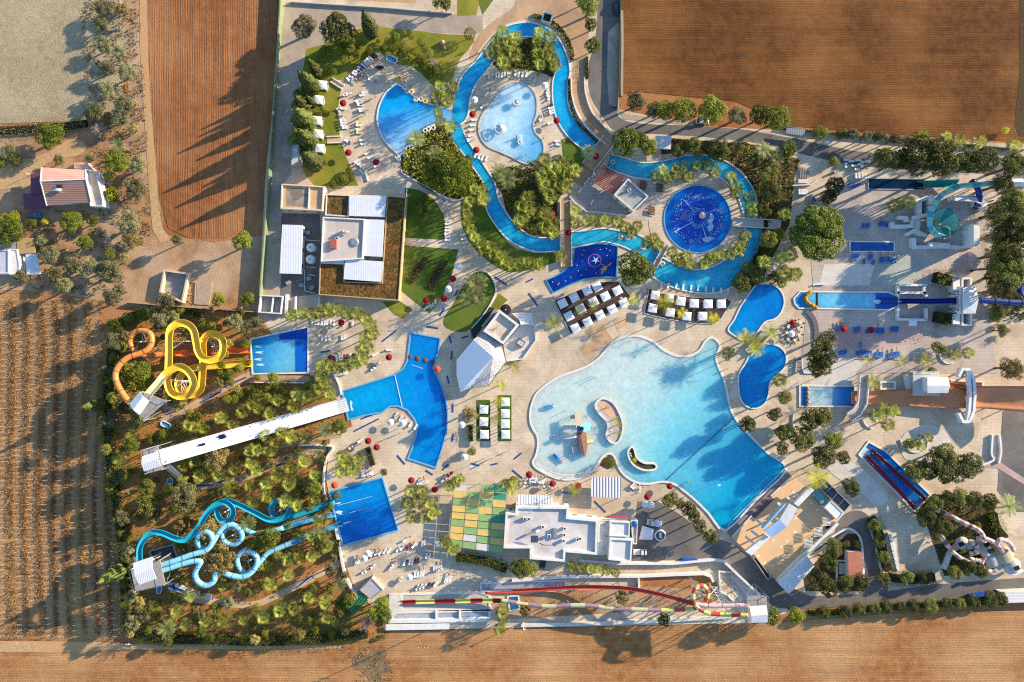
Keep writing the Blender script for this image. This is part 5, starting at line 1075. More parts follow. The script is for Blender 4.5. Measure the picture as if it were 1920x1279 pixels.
# --- turquoise slides
tower('slide_tower', 'white-roofed launch tower of the three turquoise slides', [(245, 1068), (300, 1050), (310, 1096), (254, 1109)], 13, [(249, 1056), (285, 1044), (293, 1085), (261, 1097)], 16, CORW, stair=((330, 1040, 4), (292, 1062, 13), 2.0))
t = thing('stair_court', 'dark mesh-fenced stair court beside the turquoise slide tower', 'enclosure', (305, 1038)); b = MB(); b.wall([(q.x, q.y) for q in P2([(280, 1034), (325, 1021), (332, 1044), (292, 1060)], 6)], .2, 5.4, 6.4, True); b.build('railing', STEEL, t)
MB().prism(P2([(280, 1034), (325, 1021), (332, 1044), (292, 1060)], 5.4), 5.2, 5.4, bottom=True).build('landing', plain('dark_mesh_floor', C(70, 72, 80), .7), t)
for u, v in ((281, 1034), (324, 1022), (331, 1044)): q = at(u, v, 5); MB().beam((q.x, q.y, 0), (q.x, q.y, 5.3), .3).build('post', STEEL, t)
s1 = thing('water_slide', 'teal open trough slide winding from the tower through two loops', 'water slide', (400, 980))
q = zfill([(262, 1054), (262, 1029), (271, 1010), (286, 998), (305, 1000), (329, 1010), (347, 1012), (362, 1001), (374, 986), (388, 962), (405, 946), (422, 942), (436, 954), (435, 970), (422, 978), (410, 970), (408, 954), (422, 939), (446, 946), (479, 962), (506, 975), (528, 972), (541, 961), (540, 948), (524, 938), (510, 947), (511, 963), (524, 971), (552, 967), (590, 954), (627, 942)], 12.5, .8)
p3 = path3(q); trough(s1, p3, .92, [TEAL], lip=.25, flat=.75); supports(s1, p3, 11, .22); spiral_mast(s1, 422, 960, 8.0, [(435, 970, 7.6), (422, 977, 7.4), (410, 968, 7.2), (437, 955, 7.8)]); spiral_mast(s1, 525, 956, 4.5, [(540, 950, 3.8), (524, 939, 3.6), (511, 950, 3.4), (526, 971, 4.0)])
SEAMB = plain('blue_seam', C(80, 130, 150), .6)
s2 = thing('water_slide', 'upper pale blue enclosed tube slide with a full loop', 'water slide', (420, 1000))
q = zfill([(294, 1062), (326, 1052), (360, 1040), (384, 1033), (396, 1022), (398, 1008), (390, 998), (376, 1000), (370, 1012), (376, 1026), (390, 1028), (400, 1016), (408, 1002), (420, 988), (437, 984), (451, 995), (453, 1010), (440, 1021), (424, 1018), (417, 1005), (424, 992), (440, 987), (458, 992), (479, 1001), (504, 997), (530, 990)], 12.2, 3.4)
p3 = path3(q); tubeslide(s2, p3, .85, [PALEB, SEAMB], seams=3.6); supports(s2, p3, 12, .22); trough(s2, path3([(526, 991, 3.5), (571, 977, 2.3), (600, 970, 1.5), (629, 964, .8)]), .9, [PALEB2], 'run_out', lip=.3); spiral_mast(s2, 436, 1004, 7.5, [(451, 996, 7.2), (452, 1010, 7.0), (437, 1021, 6.7), (420, 1012, 6.4)])
s3 = thing('water_slide', 'lower pale blue enclosed tube slide coiling under the tan trees', 'water slide', (400, 1070))
q = zfill([(299, 1072), (334, 1060), (360, 1053), (376, 1053), (371, 1063), (366, 1076), (371, 1090), (386, 1098), (401, 1090), (404, 1076), (414, 1072), (433, 1079), (452, 1082), (468, 1076), (480, 1062), (482, 1046), (472, 1036), (456, 1034), (445, 1046), (448, 1062), (460, 1074), (474, 1068), (487, 1054), (502, 1037), (524, 1027), (546, 1018)], 12.0, 3.0)
p3 = path3(q); tubeslide(s3, p3, .88, [PALEB, SEAMB], seams=3.6); supports(s3, p3, 12, .22); trough(s3, path3([(542, 1020, 3.1), (571, 1007, 2.2), (610, 993, 1.4), (640, 982, .8)]), .95, [PALEB2], 'run_out', lip=.3); spiral_mast(s3, 465, 1054, 6.0, [(482, 1046, 5.8), (458, 1035, 5.3), (446, 1050, 5.0), (468, 1076, 6.0)])
# --- teal bowl
t = thing('bowl_slide', 'round teal bowl slide with green wedges at the end of a tube', 'water slide', (1770, 417)); c = at(1770, 417, 3.6); RB = 4.6
b = MB(); n = 36; prof = [(.5, -2.3), (1.8, -2.1), (3.2, -1.3), (4.2, -.3), (4.6, .5)]
for j in range(len(prof)-1):
    for i in range(n):
        a, a2 = 2*math.pi*i/n, 2*math.pi*(i+1)/n; (r0, z0), (r1, z1) = prof[j], prof[j+1]
        b.add([(c.x+r0*math.cos(a), c.y+r0*math.sin(a), c.z+z0), (c.x+r0*math.cos(a2), c.y+r0*math.sin(a2), c.z+z0), (c.x+r1*math.cos(a2), c.y+r1*math.sin(a2), c.z+z1), (c.x+r1*math.cos(a), c.y+r1*math.sin(a), c.z+z1)], [(0, 1, 2, 3)], [1, 0, 1, 1, 0, 1, 1, 0, 1][i//4])
b.build('bowl', [TEALD, TEALG], t)
MB().wall([(c.x+4.65*math.cos(2*math.pi*i/40), c.y+4.65*math.sin(2*math.pi*i/40)) for i in range(40)], .16, c.z-.4, c.z+.7, True).build('rim', plain('dark_teal_rim', C(30, 90, 92), .5), t)
MB().cone((c.x-1.3, c.y+.2, c.z-2.2), 1.0, 1.0, .5, 16).build('drain_collar', STONE, t)
for i in range(8): a = 2*math.pi*i/8; MB().beam((c.x+4.4*math.cos(a), c.y+4.4*math.sin(a), 0), (c.x+4.4*math.cos(a), c.y+4.4*math.sin(a), c.z), .22).build('support_post', STEEL, t)
b = MB(); b.tube([at(1781, 447, 5), at(1781, 430, 5.2), at(1776, 425, 5.2), at(1768, 425, 5)], .1, 6); b.build('shower_pipe', YEL, t)
b = MB(); b.wall([(q.x, q.y) for q in P2([(1757, 440), (1762, 446), (1776, 447), (1788, 440), (1796, 425)], 3.5)], .5, 3.2, 3.4); b.build('catwalk', STEEL, t)
p3 = path3([(1884, 342, 10), (1865, 343, 9.7), (1850, 345, 9.4), (1828, 347, 9), (1808, 348, 8.6), (1790, 352, 8.2), (1773, 361, 7.7), (1760, 372, 7.2), (1751, 386, 6.6), (1745, 402, 6.0), (1743, 415, 5.4), (1745, 427, 4.9), (1752, 437, 4.4), (1762, 442, 4.0)])
tubeslide(t, p3, .85, [plain('aqua_tube', C(120, 200, 204), .4), plain('teal_tube', C(60, 160, 190), .4), TEALG], 'tube', seg=lambda j: (j//4) % 3, seams=4.5, seam_m=1); supports(t, p3, 9, .25)
tower('launch_platform', 'long white-roofed launch platform of the teal bowl at the right edge', [(1866, 334), (1920, 336), (1920, 350), (1866, 352)], 9.0, [(1872, 335), (1918, 335), (1918, 350), (1872, 350)], 11.6, WH)
t = thing('walkway', 'raised white walkway and stair under the launch platform', 'walkway', (1870, 372)); MB().wall([(q.x, q.y) for q in P2([(1790, 372), (1830, 374), (1850, 384)], 4)], 1.5, 3.8, 4.1).build('deck', WH, t)
for u, v in ((1800, 373), (1842, 380)): q = at(u, v, 4); MB().beam((q.x, q.y, 0), q, .25).build('post', STEEL, t)
t = thing('water_slide', 'dark navy tube bending behind the temple ruin', 'water slide', (1830, 365)); p3 = path3([(1822, 340, 6), (1832, 350, 5.2), (1836, 362, 4.4), (1836, 376, 3.4), (1832, 386, 2.4)]); tubeslide(t, p3, 1.0, [NAVY, DARK], seams=3); supports(t, p3, 6); MB().ball((at(1827, 388).x, at(1827, 388).y, 1.0), 1.2, 8, 0, .8).build('mouth', NAVY, t)
t = thing('water_slide', 'shaded teal chute running into the dark splash basin', 'water slide', (1770, 345)); p3 = path3([(1720, 346, .8), (1760, 345, 1.8), (1800, 343, 3.2)]); trough(t, p3, 1.2, [TEALD], lip=.3); supports(t, p3, 5, zmin=1.5)
# --- navy drop slide
t = thing('water_slide', 'straight navy drop slide running from the temple tower into the pointed pool', 'water slide', (1730, 565))
p3 = path3([(1648, 564, .5), (1690, 565, .8), (1720, 565, 1.8), (1750, 565, 3.2), (1780, 564, 4.6), (1810, 563, 5.6)]); trough(t, p3, .85, [plain('royal_blue_chute', C(12, 40, 140), .35)], lip=.4); supports(t, p3, 7, zmin=1.4)
p3 = path3([(1834, 563, 5.6), (1870, 565, 6.2), (1900, 567, 6.6), (1940, 568, 7)]); tubeslide(t, p3, 1.0, [plain('slate_blue_tube', C(40, 66, 130), .4), DARK], seams=4); supports(t, p3, 7)
t = thing('water_slide', 'curved navy tube arc at the far right edge', 'water slide', (1918, 545)); p3 = path3([(1935, 520, 5), (1918, 526, 4.8), (1911, 540, 4.4), (1916, 556, 4.0), (1935, 562, 3.6)]); tubeslide(t, p3, 1.1, [NAVY, DARK], seams=4); supports(t, p3, 6)
# --- wide orange slide
t = thing('water_slide', 'very wide faded orange trough slide sweeping in from the right edge', 'water slide', (1780, 745))
b = MB(); RW = [(1596, 733, 758, .5), (1640, 733, 758, .7), (1690, 732, 760, 1.0), (1740, 728, 764, 1.4), (1790, 724, 766, 1.8), (1840, 724, 766, 2.8), (1880, 724, 769, 4.2), (1930, 724, 773, 6.0), (1990, 724, 778, 8.0)]
rings = []
for u, v0, v1, z in cr(RW, False, 5):
    ring = []
    for k in range(9): f = k/8; lift = 1.1*abs(2*f-1)**4; ring.append(at(u, v0+(v1-v0)*f, z+lift))
    rings.append(ring+[p-Vector((0, 0, .2)) for p in ring[::-1]])
MB().loft(rings, 0, True, True, True).build('flume', ORGW, t)
for u in (1860, 1900):
    for v in (728, 766): q = at(u, v, 3); MB().beam((q.x, q.y, 0), (q.x, q.y, 3.0), .3).build('support_post', STEEL, t)
trough(t, path3([(1776, 722, 6), (1790, 724, 4.6), (1806, 727, 3.2), (1822, 729, 2.2)]), 1.0, [ORG2], 'side_chute', lip=.3)
MB().wall([(q.x, q.y) for q in P2([(1652, 716), (1678, 716), (1678, 729), (1652, 729)], .6)], .6, 0, .7, True).build('side_basin', WH, t); MB().wall([(q.x, q.y) for q in P2([(1782, 714), (1842, 716), (1842, 726)], .6)], .4, 0, .8).build('side_basin', WH, t)
# --- twin red slides
t = thing('water_slide', 'upper of the two dark red slides lying in the blue trough', 'water slide', (1685, 880), 'twin red slides'); p3 = path3([(1634, 844, .7), (1660, 868, 1.1), (1700, 905, 2.0), (1737, 938, 3.2)]); trough(t, p3, .62, [MAROON], lip=.2)
t = thing('water_slide', 'lower of the two dark red slides lying in the blue trough', 'water slide', (1665, 895), 'twin red slides'); p3 = path3([(1624, 855, .7), (1650, 882, 1.1), (1685, 920, 2.0), (1716, 955, 3.2)]); trough(t, p3, .62, [MAROON], lip=.2)
# --- bottom: red chute, striped tube, tower
t = thing('water_slide', 'long red open chute along the bottom of the park', 'water slide', (1100, 1110))
p3 = path3([(910, 1109, .5), (960, 1108, .8), (1020, 1105, 1.6), (1080, 1101, 2.8), (1130, 1101, 4.2), (1180, 1104, 5.8), (1230, 1113, 7.4), (1280, 1126, 9), (1305, 1133, 9.8)]); trough(t, p3, .68, [REDF], lip=.2, flat=.8); supports(t, p3, 9, .25)
p3 = path3([(1303, 1132, 9.8), (1325, 1136, 10.4), (1350, 1136, 10.9), (1380, 1135, 11.4), (1404, 1136, 11.8)]); tubeslide(t, p3, .7, [PINKP, PINK], 'tube', seams=4); supports(t, p3, 10, .25)
t = thing('water_slide', 'red and yellow striped tube slide with a loop near its tower', 'water slide', (1100, 1140))
q = zfill([(1402, 1152), (1380, 1153), (1350, 1152), (1325, 1149), (1310, 1140), (1301, 1128), (1300, 1112), (1307, 1100), (1318, 1098), (1326, 1108), (1326, 1120), (1318, 1132), (1300, 1141), (1275, 1143), (1240, 1144), (1200, 1143), (1150, 1141), (1110, 1136), (1070, 1135), (1030, 1137), (990, 1134), (960, 1129), (940, 1126)], 11.6, 3.0)
p3 = path3(q); STRM = [LIME, REDF, SKYB, MAROON, plain('faded_lime', C(196, 196, 150), .5), plain('faded_mauve', C(160, 130, 136), .5)]
tubeslide(t, p3, .7, STRM, seg=lambda j: ((j//4) % 2) if j < 84 else 4+(j//4) % 2, seams=0); supports(t, p3, 9, .25)
p3 = path3([(946, 1127, 3.0), (930, 1126, 2.6), (900, 1126, 2.1), (860, 1127, 1.6), (800, 1128, 1.1), (752, 1130, .8)], n=8); trough(t, p3, .72, [LIME, MAROON], 'run_out', lip=.2, seg=lambda j: 0 if (j//5) % 2 == 0 else 1); spiral_mast(t, 1312, 1118, 10, [(1301, 1128, 9.6), (1301, 1108, 9.2), (1318, 1099, 8.8), (1326, 1118, 8.4)])
tower('slide_tower', 'white-roofed scaffold tower of the red chute beside the south field', [(1400, 1118), (1438, 1117), (1440, 1168), (1402, 1168)], 12, [(1405, 1137), (1437, 1135), (1439, 1166), (1409, 1168)], 14.5, CORW2, stair=((1366, 1088, .5), (1403, 1132, 12), 1.6))
b = MB()
t = thing('truss_frame', 'white lattice truss propping the striped loop and pink tube', 'truss', (1340, 1110))
for a_, c_ in (((1290, 1080, 0), (1318, 1118, 9)), ((1330, 1094, 0), (1352, 1130, 9)), ((1340, 1098, 0), (1368, 1132, 10)), ((1293, 1122, 5), (1330, 1112, 7)), ((1300, 1100, 3), (1345, 1118, 8)), ((1345, 1100, 2), (1322, 1126, 8)), ((1335, 1128, 4), (1372, 1128, 8)), ((1318, 1106, 5), (1340, 1128, 8))): b.beam(at(*a_), at(*c_), .3 if a_[2] == 0 else .16)
for k in range(7): b.beam(at(1330+k*3.4, 1094+k*5.4, 1.3*k), at(1342+k*3.4, 1097+k*5.4, 1.4*k), .1); b.beam(at(1330+k*3.4, 1094+k*5.4, 1.3*k), at(1345+k*3.4, 1103+k*5.4, 1.4*k), .09)
b.build('lattice', WH, t)
for k, (u, v, u2, v2) in enumerate(((1063, 1124, 1066, 1133), (1148, 1120, 1155, 1142), (1222, 1118, 1232, 1144), (1247, 1098, 1256, 1120))):
    tag(MB().beam(at(u, v, 0), at(u2, v2, 4), .35).build('slide_prop', STEEL), ['first', 'second', 'third', 'fourth'][k]+' slanting steel prop from the left under the striped tube', 'prop', 'props of the striped tube')
# --- pink tube tangle
t = thing('monster_slide', 'tangle of pink and cream striped tubes round a white multi-pod structure', 'water slide', (1850, 1020))
PC = [PINK, plain('cream_band', C(222, 222, 170), .5), plain('dark_rose_band', C(140, 80, 96), .5), PINKP]
pl = [[(1745, 952, 2.5), (1762, 958, 3.5), (1780, 966, 4.4), (1798, 976, 5.2), (1815, 984, 6), (1828, 990, 6.6), (1838, 997, 7), (1843, 1006, 7.2), (1838, 1010, 6.8)], [(1832, 1010, 6.5), (1846, 1010, 6.8), (1860, 1015, 7), (1870, 1020, 6.4), (1880, 1034, 5)], [(1868, 1024, 7), (1873, 1013, 7.4), (1880, 1012, 7.2), (1892, 1018, 6.6), (1900, 1032, 5.6)], [(1762, 1002, 2), (1770, 1014, 3), (1780, 1027, 3.6), (1790, 1038, 4), (1803, 1047, 4), (1818, 1052, 4.2), (1832, 1050, 4.6)], [(1816, 1046, 4.2), (1826, 1050, 4.4), (1838, 1052, 4.8)], [(1846, 1044, 3.5), (1840, 1056, 3.2), (1846, 1068, 3.0), (1858, 1071, 2.8), (1868, 1068, 3)], [(1816, 1022, 5), (1826, 1018, 5.4), (1832, 1026, 5.2), (1830, 1036, 4.8), (1818, 1038, 4.2)]]
for k, q in enumerate(pl): p3 = path3(q); tubeslide(t, p3, .75, PC, seg=(lambda j: [0, 1, 2, 3, 0, 1][(j//3) % 6]) if k not in (1, 2) else (lambda j: 3 if j % 5 else 0), seams=0); supports(t, p3, 10, .2)
PODM = plain('pod_white', C(204, 200, 190), .7, .2, .3, .6, dirt=C(140, 140, 126)); TANP = plain('pod_tan', C(196, 176, 142), .8)
for u, v, r_, z, m in ((1806, 1020, 2.6, 3.5, PODM), (1822, 1022, 2.0, 4, PODM), (1850, 1034, 2.4, 4.5, PODM), (1862, 1050, 3.2, 3.4, PODM), (1884, 1042, 3.6, 4, TANP), (1900, 1062, 3.2, 4, PODM), (1838, 1028, 2.0, 4.5, TANP), (1872, 1058, 2.6, 2.6, PODM), (1846, 1022, 1.6, 5, TANP)):
    p = at(u, v, z); MB().ball((p.x, p.y, z-.6), r_*.88, 10, 0, .6).build('pod', m, t); MB().beam((p.x, p.y, 0), (p.x, p.y, z-.6), .5).build('pod_post', STEEL, t)
for u, v, z in ((1804, 1021, 5.2), (1860, 1034, 6.0), (1908, 1066, 6.0), (1852, 1022, 6.2)): p = at(u, v, z); MB().box((p.x, p.y, z-.3), (1.6, 1.2, .5), .4).build('pod_window', DARK, t)
MB().wall([(q.x, q.y) for q in P2([(1888, 1064), (1892, 1074), (1904, 1076), (1918, 1068)], 3)], 1.0, 1.5, 3.2).build('white_fin', WH, t); MB().wall([(q.x, q.y) for q in P2([(1772, 1068), (1782, 1040), (1796, 1026)], 2)], .9, 0, 2.2).build('white_fin', WH, t)
# garden stair slides' flag ramp and small blue boats
t = thing('ramp', 'white ramp with a blue cross marking under the turquoise tower', 'ramp', (355, 1108)); MB().prism(P2([(312, 1088), (350, 1102), (397, 1116), (394, 1127), (345, 1114), (316, 1106)], .5), 0, .5).build('surface', WH, t)
b = MB(); b.beam(at(316, 1098, .52), at(348, 1109, .52), .5); b.beam(at(324, 1094, .52), at(327, 1106, .52), .5); b.build('cross_marking', NAVY, t)
p = at(380, 1118); MB().ball((p.x, p.y, .5), .9, 6, 0, .4).build('ramp_mat', RUBBER, t)
def raft(label, u, v, rz, L=3.0): 
    p = at(u, v); t = thing('paddling_boat', label, 'boat', loc=(p.x, p.y, 0)); b = MB(); ring = [(1.0, 0), (.8, .4), (0, .5), (-.8, .4), (-1, 0), (-.8, -.4), (0, -.5), (.8, -.4)]; ca, sa = math.cos(rz), math.sin(rz)
    rp_ = [(p.x+(x*ca-y*sa)*L/2, p.y+(x*sa+y*ca)*L/2) for x, y in ring]; b.prism(rp_, .15, .35, bottom=True); b.build('hull', SKYB, t); b = MB(); b.wall(rp_, .3, .35, .6, True); b.build('rim', WH, t)
raft('blue and white boat on the lawn below the round bushes', 735, 112, R(-25), 4.0); raft('blue and white boat beside the white slide stair', 312, 796, R(-25), 3.6); raft('upright blue and white boat under the white slide tower', 319, 907, R(80), 4.2); raft('small blue tray boat below the turquoise tower', 300, 1103, R(82), 3.4)
# ================================================================ plants
F_FAN = leafmat('fan_palm_leaf', C(190, 190, 80), C(92, 110, 32), C(200, 194, 94), .34)
F_FANOLD_SHADE = leafmat('old_shaded_fan_frond', C(126, 118, 58), C(74, 76, 30), None, .15)  # lower fronds: brown with age, plus crown shade put into the colour
F_DATE = leafmat('date_palm_leaf', C(176, 178, 112), C(96, 112, 56), C(190, 190, 124), .3)
F_STAR = leafmat('golden_palm_leaf', C(214, 200, 44), C(140, 160, 30), C(226, 206, 60), .35)
F_BROAD = leafmat('broadleaf_leaf', C(136, 142, 42), C(72, 90, 22), C(158, 154, 54), .32)
F_DARKG = leafmat('dark_green_leaf', C(132, 130, 58), C(68, 76, 34), C(150, 142, 68), .34)
F_BIGD = leafmat('glossy_evergreen_leaf', C(150, 154, 40), C(56, 70, 20), None, .3)
F_SCRUB = leafmat('scrub_leaf', C(160, 138, 98), C(112, 98, 64), None, .2)
F_LUSH = leafmat('lush_leaf', C(146, 152, 36), C(74, 98, 18), C(160, 160, 40), .3)
F_OLIVE = leafmat('olive_leaf', C(150, 144, 98), C(96, 98, 60), C(166, 156, 112), .25)
F_TAN = leafmat('dry_tan_leaf', C(176, 156, 92), C(132, 112, 58), C(190, 166, 100), .25)
F_CYP = leafmat('cypress_leaf', C(120, 126, 56), C(60, 76, 28), C(132, 136, 62), .2)
F_BUSH = leafmat('bush_leaf', C(146, 150, 50), C(80, 98, 26), C(164, 156, 62), .32)
F_DRYV = leafmat('dry_vine_leaf', C(182, 140, 92), C(138, 106, 70), None, .2)
BARK = plain('bark', C(120, 96, 74), .95, .1, .3, 2)
BARKP = plain('palm_bark', C(150, 124, 96), .95, .1, .25, 2)
TWIG = plain('bleached_twigs', C(196, 178, 158), .95, .1, .2, 2)
q6 = random.Random(11)

def fan_crown(seed, nf=31):
    r = random.Random(seed); b = MB(); ga = 2.39996
    for i in range(nf):
        az = i*ga+r.uniform(-.25, .25); f = i/nf; el = R(66-f*96+r.uniform(-9, 9)); L = r.uniform(.48, .68)
        d = Vector((math.cos(az)*math.cos(el), math.sin(az)*math.cos(el), math.sin(el)))
        sd_ = Vector((-math.sin(az), math.cos(az), 0)); up = sd_.cross(d)*-1
        hub = d*L*.8; b.add([sd_*.016, sd_*-.016, hub-sd_*.016, hub+sd_*.016], [(0, 1, 2, 3)])
        nb = 9; vs = [hub-d*.05]; fs = []; up2 = (up+sd_*r.uniform(-.7, .7)).normalized(); sd2 = d.cross(up2).normalized(); ln0 = r.uniform(.42, .54)
        for k in range(nb):
            a = R(-80+160*k/(nb-1)); ln = ln0*(1-.34*abs(a)/1.4)
            a2 = .105; dp = .12*abs(a); e1 = hub+(d*math.cos(a-a2)+sd2*math.sin(a-a2))*ln*.6-up2*dp*ln; e2 = hub+(d*math.cos(a+a2)+sd2*math.sin(a+a2))*ln*.6-up2*dp*ln
            tip = hub+(d*math.cos(a)+sd2*math.sin(a))*ln-Vector((0, 0, .22*ln)); n0 = len(vs); vs += [e1, tip, e2]; fs.append((0, n0, n0+1, n0+2))
        b.add(vs, fs, 1 if f > .6 else 0)
    return b
def feather_crown(seed, nf=36, droop=1.0, wide=.16, pairs=13, emin=-25):
    r = random.Random(seed); b = MB()
    for i in range(nf):
        az = i*2.39996+r.uniform(-.15, .15); f = i/max(1, nf-1); el = R(72-f*(72-emin)+r.uniform(-6, 6)); L = r.uniform(.9, 1.08)
        d = Vector((math.cos(az), math.sin(az), 0)); sd_ = Vector((-d.y, d.x, 0)); pts = []
        p = Vector((0, 0, 0)); e = el; st = L/8
        for k in range(9):
            pts.append(p.copy()); p = p+(d*math.cos(e)+Vector((0, 0, math.sin(e))))*st; e -= .13*droop
        vs = []; fs = []
        for k in range(8):
            t = (pts[k+1]-pts[k]).normalized(); w0 = .014
            n0 = len(vs); vs += [pts[k]+sd_*w0, pts[k]-sd_*w0, pts[k+1]-sd_*w0, pts[k+1]+sd_*w0]; fs.append((n0, n0+1, n0+2, n0+3))
        for k in range(pairs):
            u_ = .12+.88*k/(pairs-1); j = min(7, int(u_*8)); fr = u_*8-j; c = pts[j].lerp(pts[j+1], fr); t = (pts[j+1]-pts[j]).normalized()
            ln = wide*2.1*math.sin(math.pi*min(.97, .18+u_*.74))+.05
            for s_ in (1, -1):
                dr = (sd_*s_*.86+t*.6+Vector((0, 0, -.15))).normalized(); n0 = len(vs)
                vs += [c+t*.022, c-t*.022, c+dr*ln]; fs.append((n0, n0+1, n0+2))
        b.add(vs, fs)
    return b
def leaf_crown(seed, nb=16, per=120, ls=.15, flat=.8, spread=.62, br=(.3, .46), hollow=.75):
    """unit crown: leaf faces over a cluster of leafy clumps"""
    r = random.Random(seed); b = MB(); cs = []
    for i in range(nb):
        a = i*2.39996; rr = spread*math.sqrt((i+.5)/nb); cs.append((Vector((rr*math.cos(a)+r.uniform(-.1, .1), rr*math.sin(a)+r.uniform(-.1, .1), flat*(r.uniform(-.35, .55)*(1-rr*.7)))), r.uniform(*br)))
    for c, rb in cs:
        for k in range(per):
            z = r.uniform(-.55, 1); a = r.uniform(0, 6.2832); s_ = math.sqrt(max(0, 1-z*z)); n_ = Vector((s_*math.cos(a), s_*math.sin(a), z))
            p = c+n_*rb*r.uniform(hollow, 1.08)
            if any((p-c2).length < rb2*.62 for c2, rb2 in cs if c2 is not c): continue
            nn = (n_+Vector((r.uniform(-1, 1), r.uniform(-1, 1), r.uniform(-.6, 1)))*.75).normalized()
            t = nn.cross(Vector((r.uniform(-1, 1), r.uniform(-1, 1), r.uniform(-1, 1)))).normalized(); u_ = nn.cross(t); sz = ls*r.uniform(.55, 1.2)
            b.add([p+t*sz*.6, p+u_*sz*.34+nn*sz*.1, p-t*sz*.6, p-u_*sz*.34+nn*sz*.1], [(0, 1, 2, 3)])
    return b
def spire_crown(seed, n=2300, ls=.055):
    """unit height spire, radius .16"""
    r = random.Random(seed); b = MB()
    for k in range(n):
        z = r.random()**1.15; a = r.uniform(0, 6.2832); rad = .155*(math.sin(math.pi*min(1, (z+.08)/1.08)**.62))**.9*(1+.18*math.sin(5*a+z*18)); p = Vector((rad*r.uniform(.75, 1.05)*math.cos(a), rad*r.uniform(.75, 1.05)*math.sin(a), z))
        nn = (Vector((math.cos(a), math.sin(a), .5))+Vector((r.uniform(-1, 1), r.uniform(-1, 1), r.uniform(-1, 1)))*.5).normalized()
        t = (Vector((0, 0, 1))+Vector((r.uniform(-1, 1), r.uniform(-1, 1), 0))*.4); t = (t-nn*t.dot(nn)).normalized(); u_ = nn.cross(t); sz = ls*r.uniform(.6, 1.2)
        b.add([p+t*sz*.8, p+u_*sz*.35, p-t*sz*.6, p-u_*sz*.35], [(0, 1, 2, 3)])
    return b
def branches(seed, n=46, fine=3):
    r = random.Random(seed); b = MB()
    for i in range(n):
        az = r.uniform(0, 6.28); el = R(r.uniform(5, 80)); d = Vector((math.cos(az)*math.cos(el), math.sin(az)*math.cos(el), math.sin(el)*.8)); L = r.uniform(.65, 1.05)
        mid = d*L*.5+Vector((r.uniform(-.06, .06), r.uniform(-.06, .06), .05)); b.beam((0, 0, -.3), mid, .035, n=3); b.beam(mid, d*L, .02, n=3)
        for k in range(fine):
            d2 = (d+Vector((r.uniform(-1, 1), r.uniform(-1, 1), r.uniform(-.4, .7)))*.55).normalized(); s0 = mid.lerp(d*L, r.uniform(-.3, .6)); b.beam(s0, s0+d2*r.uniform(.2, .4), .012, n=3)
    return b
def trunk_mesh(seed, r0=.1, r1=.05, limbs=5, spread=.5):
    """unit: from z=-1 (ground) to 0 (crown centre)"""
    r = random.Random(seed); b = MB(); b.tube([(0, 0, -1), (.02, .01, -.7), (r.uniform(-.05, .05), r.uniform(-.05, .05), -.4)], r0, 7)
    for i in range(limbs):
        a = 6.28*i/limbs+r.uniform(-.4, .4); b.beam((0, 0, -.45), (spread*math.cos(a), spread*math.sin(a), r.uniform(-.1, .25)), r1, n=5)
    return b
def palm_trunk(seed, r0=.085, r1=.06):
    r = random.Random(seed); b = MB(); bx = r.uniform(-.1, .1); by = r.uniform(-.1, .1)
    rings = []
    for k in range(9):
        z = -1+k/8; f = k/8; rr = r0*(1.25 if k == 0 else 1)+(r1-r0)*f
        rings.append([(bx*(1-f)**2*0+rr*math.cos(6.283*i/8), rr*math.sin(6.283*i/8), z) for i in range(8)])
    return b.loft(rings)

KINDS = {}
def proto(key, builders, fol, trunks, bark):
    ms = []
    for b in builders:
        me_o = b.build('crown', fol); ms.append(me_o.data); bpy.data.objects.remove(me_o)
    ts = []
    for b in trunks:
        me_o = b.build('trunk', bark); ts.append(me_o.data); bpy.data.objects.remove(me_o)
    KINDS[key] = (ms, ts)
proto('fan', [fan_crown(s) for s in (1, 2, 3, 4)], [F_FAN, F_FANOLD_SHADE], [palm_trunk(1)], BARKP)
proto('date', [feather_crown(s, 27, .8, .12, 13, -15) for s in (1, 2)], F_DATE, [palm_trunk(2, .1, .09)], BARKP)
proto('star', [feather_crown(s, n_, .9, .2, 11, 0) for s, n_ in ((3, 8), (4, 9), (5, 10))], F_STAR, [palm_trunk(3, .06, .045)], BARKP)
proto('broad', [leaf_crown(s, 17, 260, .125) for s in (1, 2, 3)], F_BROAD, [trunk_mesh(s) for s in (1, 2)], BARK)
proto('lush', [leaf_crown(s, 30, 330, .085, .8, .72, (.2, .32)) for s in (4, 5)], F_LUSH, [trunk_mesh(3)], BARK)
proto('dark', [leaf_crown(s, 16, 300, .12) for s in (6, 7, 8)], F_DARKG, [trunk_mesh(s) for s in (4, 5)], BARK)
proto('darkbig', [leaf_crown(s, 42, 420, .07, .8, .74, (.18, .28)) for s in (9,)], F_BIGD, [trunk_mesh(5)], BARK)
proto('olive', [leaf_crown(s, 19, 250, .1, .75, .66, (.24, .38), .55) for s in (10, 11, 12)], F_OLIVE, [trunk_mesh(6)], BARK)
proto('tan', [leaf_crown(s, 20, 230, .09, .9, .7, (.2, .34), .45) for s in (13, 14)], F_TAN, [trunk_mesh(7)], BARK)
proto('bush', [leaf_crown(s, 9, 230, .15, .7, .45, (.42, .55)) for s in (15, 16)], F_BUSH, [trunk_mesh(8, .06, .04, 4, .4)], BARK)
proto('ball', [leaf_crown(s, 3, 420, .13, .1, .08, (.9, .98), .92) for s in (17, 18)], F_BUSH, [trunk_mesh(8, .06, .04, 4, .3)], BARK)
proto('gold', [leaf_crown(s, 9, 110, .17, .7, .45, (.42, .55)) for s in (19,)], F_STAR, [trunk_mesh(8, .06, .04, 4, .3)], BARK)
proto('bare', [branches(s) for s in (1, 2)], TWIG, [trunk_mesh(9, .06, .04, 4, .3)], TWIG)
